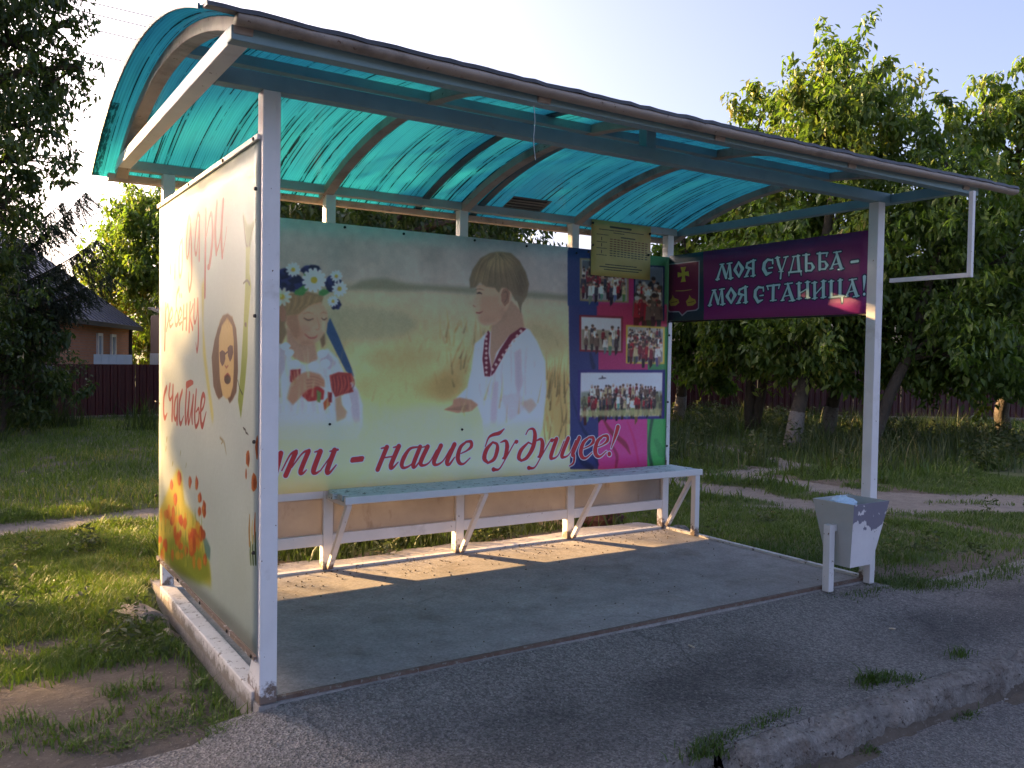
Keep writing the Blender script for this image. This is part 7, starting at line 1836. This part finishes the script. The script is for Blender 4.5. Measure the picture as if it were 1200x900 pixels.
tree('tallest leafy tree, its sunlit top above the right end of the roof', (9.89, 5.71, -.05), (10.5, 5.5, 4.9), .12, [(10.72, 5.39, 5.78, .61), (10.29, 5.64, 5.12, .69), (10.6, 5.41, 4.29, .95), (10.43, 5.48, 3.11, 1.08), (10.21, 5.58, 2.05, .9), (10.54, 5.34, 1.26, .45), (9.93, 5.78, 2.5, .66), (10.75, 5.3, 5.1, .6), (9.75, 5.7, 1.6, .5), (10.9, 5.1, 2.2, .8), (10.1, 5.5, 1.3, .45)], .135, 2500, 103, LEAF, G1, .5, tint=(.1, 1))
tree('leafy tree with a whitewashed trunk left of the right post', (11.75, 6.48, -.05), (11.9, 5.7, 4.5), .12, [(11.8, 5.51, 5.39, .64), (12.1, 5.28, 4.47, .72), (12.09, 5.23, 3.01, 1.03), (11.85, 5.35, 1.87, .94), (11.55, 5.51, 1.1, .45), (12.3, 5.0, 1.7, .8), (11.5, 5.6, 2.6, .8)], .14, 2300, 104, LEAF, G1, .5)
tree('leafy tree with a dark leaning trunk just behind the right post', (10.45, 4.85, -.05), (11.25, 4.05, 3.6), .10, [(11.18, 4.09, 4.3, .46), (11.26, 4.01, 3.58, .77), (11.36, 3.9, 2.34, .95), (11.2, 4.05, 1.45, .65), (11.9, 3.6, 1.5, .7), (11.9, 3.5, 2.9, .8)], .13, 2300, 105, LEAF, G1, .0, tint=(0, .8))
tree('wide leafy tree at the right edge of the view', (15.2, 5.2, -.05), (13.7, 4.4, 4.6), .13, [(13.08, 4.68, 5.42, .64), (13.61, 4.35, 5.7, .56), (13.42, 4.43, 4.56, .86), (13.77, 4.16, 3.32, 1.11), (13.18, 4.49, 2.06, .89), (13.7, 4.14, 1.52, .83), (13.24, 4.42, 1.2, .5), (14.24, 3.9, 4.44, .97), (12.7, 4.6, 1.5, .7), (13.5, 4.2, 2.7, .9), (14.0, 3.9, 1.2, .7), (12.9, 4.7, 3.3, .8)], .14, 2300, 106, LEAF, G1, .0)
tree('dark overhanging leafy tree at the upper left edge', (-1.9, 10.6, -.1), (-.9, 10.1, 5.0), .22, [(-.12, 9.64, 5.3, .63), (.3, 9.37, 5.44, .33), (.18, 9.42, 4.74, .39), (-.29, 9.71, 4.4, .57), (.42, 9.27, 4.89, .17), (-.09, 9.56, 3.72, .46), (-.35, 9.71, 3.17, .52), (.11, 9.45, 4.21, .28), (-1.01, 10.18, 4.63, .87), (-1.01, 10.13, 2.99, .87), (-.93, 10.02, 1.9, .7), (-.45, 9.7, 2.5, .35), (-.64, 9.98, 5.5, .65), (-1.3, 10.4, 6.2, .8), (-.4, 9.9, 6.3, .8), (.25, 9.5, 6.1, .4)]+[(*at_sun(s, a), z, r_) for s, a, z, r_ in ((2.4, 7.6, 4.6, 1.0), (3.4, 7.2, 3.9, .9), (4.2, 8.6, 4.4, 1.0), (3.0, 9.2, 5.4, 1.1), (2.6, 8.2, 6.3, 1.0), (4.0, 7.6, 6.0, 1.1), (4.0, 9.6, 6.8, 1.1), (2.0, 9.6, 6.0, .9))], .10, 1800, 107, LEAFD, None, cell=.26, tight=.13)
tree('dark bushy shrub at the left edge below the spruce', (-.3, 12.6, -.1), (-.25, 12.5, 1.2), .06, [(-.2, 12.52, 1.39, .62), (.13, 12.29, .87, .4), (-.27, 12.54, .66, .54), (-.25, 12.5, 1.8, .40), (-.81, 12.9, .98, .67), (.1, 12.4, .4, .4), (.45, 12.2, .55, .3), (-.1, 12.4, 2.3, .35)], .11, 2200, 108, LEAFD, None, name='bush', cat='bush')
tree('small dark bush in front of the red fence by the thin post', (.66, 13.75, -.1), (.66, 13.74, .7), .03, [(.73, 13.69, .95, .24), (.58, 13.79, .83, .21), (.7, 13.7, .55, .26)], .08, 1900, 109, LEAFD, None, name='bush', cat='bush', cell=.15, tight=.08)
tree('bright green tree between the brick house and the side poster', (5.6, 33.8, -.1), (5.3, 33.6, 5.0), .22, [(4.79, 33.89, 5.87, 1.41), (5.64, 33.30, 5.04, 1.69), (4.27, 34.14, 3.83, 1.15), (5.40, 33.38, 2.85, 1.62), (5.69, 33.34, 7.06, 0.88), (3.82, 34.45, 4.40, 0.60), (5.19, 33.45, 1.26, 0.94), (5.08, 33.73, 6.71, 0.75), (6.70, 33.12, 3.79, 1.70)], 0.24, 1000, 110, LEAF, None, tint=(.15, 1), cell=.5, tight=.24)
tree('leafy tree seen through the gap above the rear banner', (3.3, 6.9, -.05), (3.3, 6.75, 2.5), .12, [(2.66, 7.16, 3.19, .6), (3.27, 6.77, 3.12, .54), (3.89, 6.37, 3.19, .44), (4.41, 6.03, 3.12, .38), (4.86, 5.74, 3.12, .25), (5.12, 5.57, 2.93, .13), (3.01, 6.9, 2.16, .83), (3.71, 6.45, 2.17, .7), (2.49, 7.25, 2.46, .62)], .12, 1700, 111, LEAFD, None)
# trees just left of the view: their shade lies over the pavement and the far grass
G2 = 'trees left of the shelter'
for k, (ss, a, sd_) in enumerate((((-1.7, -.62, -2.8), 24.0, 201), ((-5.4, -4.2, -6.6), 24.6, 202), ((-3.2, -1.7, -4.6), 27.0, 203))):
    x, y = at_sun(ss[0], a); bl = []; up_ = .25*(a-24.0)
    for i, s in enumerate(ss):
        for z in (6.62, 7.5, 8.5, 9.6):
            bx_, by_ = at_sun(s+.15*math.sin(z*3+k), a+.5*math.sin(z*2+i)); bl.append((bx_, by_, z+up_+.12*math.sin(i*2+k), 1.0))
    if k == 0: bl += [(*at_sun(s, 24.0), h, .30) for s, h in ((.22, 6.0), (.55, 6.03))]
    tree(['tall shade tree nearest the shelter among the three at far left', 'tall shade tree farthest out to the left of the street', 'tall shade tree behind the other two at far left'][k], (x, y, -.1), (x+.1, y, 8.2), .2, bl, .26, 1300, sd_, LEAFD, G2, cell=.5, tight=.28, name='shade_tree')
for k, (s, a, zt_, rr_) in enumerate(((-2.6, 19.0, 2.2, 1.5), (-.3, 18.6, 2.15, 1.5), (1.9, 18.5, 2.2, 1.55), (4.2, 19.0, 2.5, 1.75), (6.4, 19.5, 2.5, 1.8), (8.8, 20.0, 2.5, 1.9))):
    x, y = at_sun(s, a)
    bl = [(x, y, zt_, rr_), (x+.7, y+.5, zt_-.5, rr_*.85), (x-.8, y-.3, zt_-.6, rr_*.85), (x, y, .7, rr_*.9)]
    tree(['low round tree at the far left end of the low row', 'low round tree second from the left end of the low row', 'low round tree nearest the left edge of the far grass', 'second low round tree of the row beyond the grass', 'third low round tree of the row, near the brick house', 'last low round tree of the row, beside the spruce'][k], (x, y, -.1), (x, y, zt_), .12, bl, .22, 1500, 210+k, LEAFD, 'low trees left of the house', cell=.5, tight=.32, name='shade_tree')
# unseen tall trees added left of the view to block the bright low sky
def dup(o, loc, rz, sc, parent=None):
    c = o.copy(); COL.objects.link(c); c.parent = parent
    if parent is None: c.location = loc; c.rotation_euler = (0, 0, rz); c.scale = (sc, sc, sc)
    for ch in list(o.children): dup(ch, None, 0, 1, c)
    return c
LB = 'tall street tree in the belt along the sunny side of the road'
bl = [(.9*math.sin(k*2.3), .9*math.cos(k*2.3), 2.3+k*.78, 1.75-.05*k) for k in range(11)]
first = tree(LB, (0, 0, 0), (.1, .1, 8.5), .22, bl, .34, 520, 230, LEAFD, 'belt of tall street trees', cell=.7, tight=.36, name='shade_tree')
spots = [at_sun(s, a) for s, a in ((5.9, 27), (9, 25.5), (12, 27), (-5.0, 25), (-8.4, 23), (-12, 25), (-16, 22), (-20, 25), (-25, 22), (-7, 31), (-14, 32))]+[(-13, 5.5), (-18, 7), (-24, 5.5), (-31, 7), (-40, 6), (-16, 12), (-27, 12)]
for k, (x, y) in enumerate(spots):
    if k == 0: first.location = (x, y, -.1); continue
    dup(first, (x, y, -.1), k*1.3, .92+.2*math.sin(k*1.9)**2)
for k, (x, y, sc_) in enumerate(((7.6, 20.4, .62), (10.2, 21.0, .60), (6.3, 28.1, .60), (14.5, 22.5, .55))):
    t_ = dup(first, (x, y, -.1), k*1.7+.4, sc_); t_['label'] = 'leafy tree beyond the red fence, hidden by the shelter'; t_['group'] = 'trees beyond the red fence'
G3 = 'trees hidden behind the rear banner'  # out of sight, added to shade the ground at the right
for k, (x, y, zs, rr_) in enumerate(((4.9, 9.6, (1.3, 2.6, 3.7), 1.15), (6.6, 11.2, (1.5, 3.0, 4.6), 1.35), (8.4, 12.6, (1.5, 3.2, 5.0), 1.4))):
    bl = [(x+.2*math.sin(i*2.1+k), y+.2*math.cos(i*1.7+k), z, rr_*(.9+.10*math.sin(i*3+k))) for i, z in enumerate(zs)]
    tree(['round tree directly behind the banner, left of the two others', 'middle round tree of the row behind the banner', 'round tree behind the collage end of the banner'][k], (x, y, -.1), (x+.1, y, zs[1]), .14, bl, .17, 1500, 220+k, LEAFD, G3, cell=.45, tight=.26)

# broad-leaved weeds under the row of trees
def weed_bed(name, spots, seed, leaf, per, tint=(0, 1)):
    leaf_mesh(name, spots, leaf, per, seed, WEEDM, None, droop=-.1, tint=tint, cell=.12, shell=.3, tight=.075); tag(bpy.data.objects[name] if name in bpy.data.objects else None, kind='stuff')
rw = random.Random(31); sp_ = []
while len(sp_) < 150:
    x, y = rw.uniform(6.2, 14.5), rw.uniform(1.4, 11)
    if (x-6.3)*.45+(y-2.6)*.62 > 1.25 and float(path_mask(np.array([x]), np.array([y]))[0]) < .1 and float(vnoise(x, y, .8, 15)) > .35:
        r_ = rw.uniform(.14, .30); sp_.append((x, y, float(ground_z(x, y))+r_*.55, r_))
weed_bed('broadleaf_weeds', sp_, 71, .075, 1500)
sp_ = [(rw.uniform(.1, 2.6), rw.uniform(2.05, 2.5), -.02, rw.uniform(.06, .12)) for _ in range(22)]
weed_bed('low_weeds', sp_, 72, .05, 2200)
sp_ = []
while len(sp_) < 46:
    x, y = rw.uniform(-2.0, -.15), rw.uniform(.9, 3.6); r_ = rw.uniform(.04, .09)
    sp_.append((x, y, float(ground_z(x, y))+r_*.4, r_))
while len(sp_) < 80:
    x, y = rw.uniform(3.8, 8.5), rw.uniform(-.1, 3.4); r_ = rw.uniform(.04, .10)
    if float(path_mask(np.array([x]), np.array([y]))[0]) < .2: sp_.append((x, y, float(ground_z(x, y))+r_*.35, r_))
weed_bed('lawn_weeds', sp_, 73, .042, 5200)

# ------------------------------------------------------------------ spruce with long drooping boughs
def spruce(base, height, boughs, extra, seed):
    r = random.Random(seed); nr = np.random.RandomState(seed); base = Vector(base)
    t = thing('spruce_tree', 'dark spruce with long drooping boughs in front of the house roof', 'spruce', base)
    MB().tube([base+Vector((0, 0, -.2)), base+Vector((.03, 0, height*.5)), base+Vector((0, 0, height))], [.2, .13, .03], 9).build('trunk', BARK, t, smooth=True)
    allb = [(Vector(a), Vector(b)) for a, b in boughs]
    for i in range(extra):
        z = base.z+.5+(height-.8)*((i+.5)/extra); a = i*2.4+r.uniform(-.3, .3); ln = (1-(z-base.z)/height)*2.0+.35
        s = Vector((base.x, base.y, z)); e = s+Vector((math.cos(a)*ln, math.sin(a)*ln, ln*.12))
        if math.cos(a)*.84-math.sin(a)*.543 > .35: continue          # the visible side carries the boughs listed by hand
        allb.append((s, e))
    wood = MB(); V = []; Q = []; T = []
    for a, b in allb:
        ln = (b-a).length; mid = a.lerp(b, .5)-Vector((0, 0, .12*ln)); ax = []
        for i in range(13):
            u = i/12; ax.append((a*(1-u)*(1-u)+mid*2*u*(1-u)+b*u*u))
        wood.tube(ax, [.028*(1-.85*i/12) for i in range(13)], 5)
        n = int(66*ln)
        side = (b-a).cross(Vector((0, 0, 1))).normalized()
        for k in range(n):
            u = r.uniform(.08, 1) if k > 4 else 1.0; q = u*12; i0 = min(11, int(q)); p = ax[i0].lerp(ax[i0+1], q-i0)
            tl = (.50*(1-.66*u)+.13)*r.uniform(.5, 1.25)
            d = (side*r.uniform(-.8, .8)+(b-a).normalized()*r.uniform(.1, .7)+Vector((0, 0, -r.uniform(.35, 1.25)))).normalized()
            m_ = int(tl/.0075)
            for j in range(m_):
                w = j/m_; c = p+d*tl*w+Vector((0, 0, -.10*w*w*tl)); nl = r.uniform(.03, .06)
                e = (d*.7+Vector((r.uniform(-1, 1), r.uniform(-1, 1), r.uniform(-.9, .5)))).normalized()*nl
                sdv = e.cross(Vector((r.uniform(-1, 1), r.uniform(-1, 1), r.uniform(-1, 1)))).normalized()*.0085
                k0 = len(V); V.extend((c-sdv, c+sdv, c+e)); Q.append((k0, k0+1, k0+2)); T.extend([r.random()]*3)
    wood.build('branch_wood', BARK, t, smooth=True)
    me = bpy.data.meshes.new('needles'); fast_mesh(me, np.array([tuple(v) for v in V]), np.array(Q))
    at = me.attributes.new('tint', 'FLOAT', 'POINT'); at.data.foreach_set('value', np.array(T, np.float32))
    link_mesh('needles', me, NEEDLE, t)
spruce((-.75, 13.43, -.1), 5.6, [((-.69, 13.46, 2.29), (.84, 12.54, 3.84)), ((-.68, 13.48, 2.78), (.51, 12.74, 3.66)), ((-.69, 13.46, 2.08), (.98, 12.41, 3.06)), ((-.69, 13.44, 1.74), (1.16, 12.28, 2.50)),
       ((-.69, 13.44, 1.46), (.81, 12.5, 2.18)), ((-.68, 13.47, 2.5), (.37, 12.82, 3.32)), ((-.69, 13.5, 1.9), (.5, 13.0, 2.7)), ((-.69, 13.4, 1.6), (.95, 12.5, 2.75)), ((-.69, 13.4, 1.3), (.5, 12.6, 2.0))], 22, 61)

# ================================================================== FENCES, HOUSE, WIRES
FENR = mat('dark_red_sheet_fence', (.085, .011, .014), (.06, .009, .012), 3, .5, .1, 30, .004, dirt=((.05, .03, .025), 2, .6))
FENP = mat('dark_fence_post', (.06, .05, .05), (.09, .08, .08), 9, .7, .2)
def sheet_fence(label, a, b, z0, z1, seed, post=2.4):
    a = Vector((a[0], a[1], 0)); b = Vector((b[0], b[1], 0)); ln = (b-a).length; d = (b-a)/ln; n = Vector((-d.y, d.x, 0))
    t = thing('metal_fence', label, 'fence', (a.x, a.y, z0))
    prof = [(0, 0), (.07, 0), (.085, .022), (.125, .022), (.14, 0)]
    k = 0; u = 0.0
    while u < ln-.2:
        w = min(1.12, ln-u); pts = []; x = 0
        while x < w-.001:
            for px_, py_ in prof[:-1]:
                if x+px_ < w: pts.append((x+px_, py_))
            x += .14
        pts.append((w-.004, 0))
        r0 = []; mb = MB()
        for px_, py_ in pts:
            q = a+d*(u+px_)-n*py_
            r0.append([(q.x, q.y, z0+.06), (q.x+n.x*.002, q.y+n.y*.002, z0+.06), (q.x+n.x*.002, q.y+n.y*.002, z1), (q.x, q.y, z1)])
        mb.sweep(r0).build('fence_panel', FENR, t); u += 1.12
    for i in range(int(ln/post)+1):
        q = a+d*(i*post)+n*.05; MB().box(q.x-.03, q.x+.03, q.y-.03, q.y+.03, z0-.2, z1-.02).build('fence_post', FENP, t)
    for z in (z0+.35, z1-.3):
        MB().bar((a+n*.02)+Vector((0, 0, z)), (b+n*.02)+Vector((0, 0, z)), .02, .04).build('fence_rail', FENP, t)
    MB().bar(a+Vector((0, 0, z0-.02)), b+Vector((0, 0, z0-.02)), .16, .18).build('concrete_footing', OLDCONC, t)
sheet_fence('dark red sheet metal fence at the left, in front of the brick house', (-9, 15.0), (8.2, 16.5), -.1, 1.0, 1)
sheet_fence('dark red sheet metal fence at the right, behind the whitewashed trees', (9.6, 13.2), (27, 3.1), -.02, 1.25, 2)

def brick_material():
    m, nt, b = new_mat('orange_brick_wall')
    tc = nt.nodes.new('ShaderNodeTexCoord'); br = nt.nodes.new('ShaderNodeTexBrick'); nt.links.new(tc.outputs['UV'], br.inputs['Vector'])
    br.inputs['Scale'].default_value = 1.0; br.inputs['Brick Width'].default_value = .26; br.inputs['Row Height'].default_value = .085; br.inputs['Mortar Size'].default_value = .010
    br.inputs['Color1'].default_value = (.50, .20, .11, 1); br.inputs['Color2'].default_value = (.43, .165, .09, 1); br.inputs['Mortar'].default_value = (.30, .20, .16, 1)
    nt.links.new(mix(nt, ramp(nt, noise(nt, 1.4, 5), [(.4, 0.), (.7, .5)]), br.outputs[0], (.38, .14, .085)), b.inputs['Base Color']); b.inputs['Roughness'].default_value = .9
    bump(nt, b, br.outputs['Fac'], -.5, .01)
    return m
BRICK = brick_material()
ROOFM = mat('grey_violet_sheet_roof', (.15, .14, .165), (.11, .10, .125), 4, .45, .1)
EAVE = mat('dark_brown_eave', (.05, .04, .036), None, 8, .7, .1)
GLASS, _n, _b = new_mat('window_glass'); _b.inputs['Base Color'].default_value = (.30, .36, .42, 1); _b.inputs['Roughness'].default_value = .06; _b.inputs['Specular IOR Level'].default_value = .9
def house():
    P1 = Vector((1.49, 23.97, 0)); P2 = Vector((4.49, 31.56, 0)); d = (P2-P1).normalized(); n = Vector((-d.y, d.x, 0))    # n points left
    if n.x > 0: n = -n
    t = thing('brick_house', 'orange brick house with a grey gabled roof behind the spruce', 'house', P1+n*4)
    W, Ln, ze, rise = 8.0, (P2-P1).length, 2.34, 2.96
    P = lambda u, v, z: P1+d*u+n*v+Vector((0, 0, z))
    def wall(pts, uvs, name='wall', th=.3):
        me = bpy.data.meshes.new(name); nn = (Vector(pts[1])-Vector(pts[0])).cross(Vector(pts[2])-Vector(pts[0])).normalized()
        k = len(pts); V = [tuple(p) for p in pts]+[tuple(Vector(p)-nn*th) for p in pts]
        F = [tuple(range(k)), tuple(range(2*k-1, k-1, -1))]+[(i, k+i, k+(i+1) % k, (i+1) % k) for i in range(k)]
        me.from_pydata(V, [], F); l = me.uv_layers.new(name='UVMap'); uu = list(uvs)+[uvs[i-k] for i in range(2*k-1, k-1, -1)]
        for i in range(k): uu += [uvs[i], uvs[i], uvs[(i+1) % k], uvs[(i+1) % k]]
        l.data.foreach_set('uv', [c for q in uu for c in q]); me.update(); link_mesh(name, me, BRICK, t)
    wall([P(0, 0, -.2), P(Ln, 0, -.2), P(Ln, 0, ze), P(0, 0, ze)], [(0, 0), (Ln, 0), (Ln, ze+.2), (0, ze+.2)])
    wall([P(0, W, -.2), P(0, 0.003, -.2), P(0, 0.003, ze), P(0, W/2, ze+rise-.1), P(0, W, ze)], [(0, 0), (W, 0), (W, ze+.2), (W/2, ze+rise), (0, ze+.2)])
    wall([P(Ln, .003, -.2), P(Ln, W, -.2), P(Ln, W, ze), P(Ln, W/2, ze+rise-.1), P(Ln, .003, ze)], [(0, 0), (W, 0), (W, ze+.2), (W/2, ze+rise), (0, ze+.2)])
    wall([P(Ln, W, -.2), P(0, W, -.2), P(0, W, ze), P(Ln, W, ze)], [(0, 0), (Ln, 0), (Ln, ze+.2), (0, ze+.2)])
    s = rise/(W/2)
    for v0, v1, sg in ((-.38, W/2, 1), (W+.38, W/2, -1)):
        z0 = ze+.06-.38*s; z1 = ze+.06+rise; mb = MB()
        q = [P(-.35, v0, z0), P(Ln+.35, v0, z0), P(Ln+.35, v1, z1), P(-.35, v1, z1)]
        mb.sweep([[q[0], q[3], q[2], q[1]], [Vector(p)+Vector((0, 0, .06)) for p in (q[0], q[3], q[2], q[1])]])
        rf = mb.build('roof', ROOFM, t)
        sm = MB()
        for i in range(int((Ln+.7)/.55)):
            u = -.3+i*.55; sm.bar(P(u, v0, z0+.075), P(u, v1, z1+.075), .03, .04)
        sm.build('roof_seams', ROOFM, rf)
        mb = MB(); mb.bar(P(-.36, v0+sg*.01, z0-.02), P(Ln+.36, v0+sg*.01, z0-.02), .05, .14); mb.build('eave_board', EAVE, t)
        for u in (-.36, Ln+.36):
            MB().bar(P(u, v0, z0-.03), P(u, v1, z1-.03), .05, .14).build('rake_board', EAVE, t)
    MB().bar(P(Ln-.1, -.06, -.1), P(Ln-.1, -.06, ze-.25), .09, .09, (1, 0, 0)).build('drainpipe', EAVE, t)
    for u0, u1 in ((3.68, 4.26), (5.36, 5.96)):
        f = MB(); z0, z1, w = 1.0, 1.84, .09
        for a, b in ((P(u0+w/2, -.03, z0), P(u0+w/2, -.03, z1)), (P(u1-w/2, -.03, z0), P(u1-w/2, -.03, z1))): f.bar(a, b, w, .07, tuple(n))
        for z in (z0+w/2, z1-w/2): f.bar(P(u0+w+.001, -.03, z), P(u1-w-.001, -.03, z), .07, w)
        fo = f.build('window', WHITE, t)
        g = MB(); g.bar(P((u0+u1)/2, -.012, z0+w), P((u0+u1)/2, -.012, z1-w), u1-u0-2*w, .012, tuple(n)); g.build('pane', GLASS, fo)
house()
WHITEF = mat('white_sheet_fence', (.62, .66, .68), (.52, .56, .58), 3, .5, .1)
t = thing('white_fence', 'low white panel fence standing below the two house windows', 'fence', (2.7, 23.1, 0))
for i in range(5):
    a = Vector((2.29, 23.41, 0)).lerp(Vector((3.19, 22.83, 0)), i/5); b = Vector((2.29, 23.41, 0)).lerp(Vector((3.19, 22.83, 0)), (i+1)/5)
    b = b-(b-a).normalized()*.006
    MB().bar(a+Vector((0, 0, .55)), b+Vector((0, 0, .55)), .03, 1.24).build('fence_panel', WHITEF, t)
SHEDU = mat('dark_brown_shed_boards', (.085, .035, .03), None, 6, .8, .2); SHEDL = mat('blue_grey_shed_base', (.30, .34, .40), None, 4, .8, .2)
t = thing('shed', 'small dark brown shed on a blue grey base right of the white fence', 'shed', (4.4, 22.2, 0))
MB().box(3.75, 5.6, 21.9, 23.4, -.2, 1.22).build('base_wall', SHEDL, t)
for i in range(8):
    MB().box(3.74+i*.23, 3.74+i*.23+.22, 21.86, 21.90, 1.225, 2.30).build('wall_board', SHEDU, t)
MB().box(3.76, 5.58, 21.905, 23.38, 1.225, 2.29).build('upper_wall', SHEDU, t)
MB().prism([(21.8, 2.30), (23.6, 2.5), (23.6, 2.55), (21.8, 2.34)], 'x', 3.72, 5.7).build('roof', EAVE, t)

POST = mat('grey_post_paint', (.24, .26, .26), (.18, .20, .20), 9, .6, .2)
t = thing('signpost', 'thin grey post with a small box on top before the red fence', 'post', (.484, 15.0, -.1))
MB().tube([(.484, 14.7, -.15), (.484, 14.7, .86)], .032, 8).build('pole', POST, t)
MB().box(.39, .57, 14.64, 14.75, .84, .985).build('box', POST, t, bevel=.01)
WIRE = mat('dark_wire', (.06, .06, .065), None, 10, .6, 0)
for k, (z, dz) in enumerate(((11.40, -.032), (11.09, -.06), (10.65, -.07), (9.93, -.06))):
    pts = []
    for i in range(25):
        x = -34+96*i/24; pts.append((x, 25+.02*k, z+dz*(x-2.5)*.5-.9*(1-((x-14)/48)**2)+.9*(1-((2.5-14)/48)**2)))
    tag(MB().tube(pts, .016, 5).build('power_line', WIRE, at=(14, 25, z)), ['topmost overhead wire crossing the sky at upper left', 'second overhead wire from the top at upper left', 'third overhead wire from the top at upper left', 'lowest overhead wire crossing the sky at upper left'][k], 'wire', 'overhead wires')
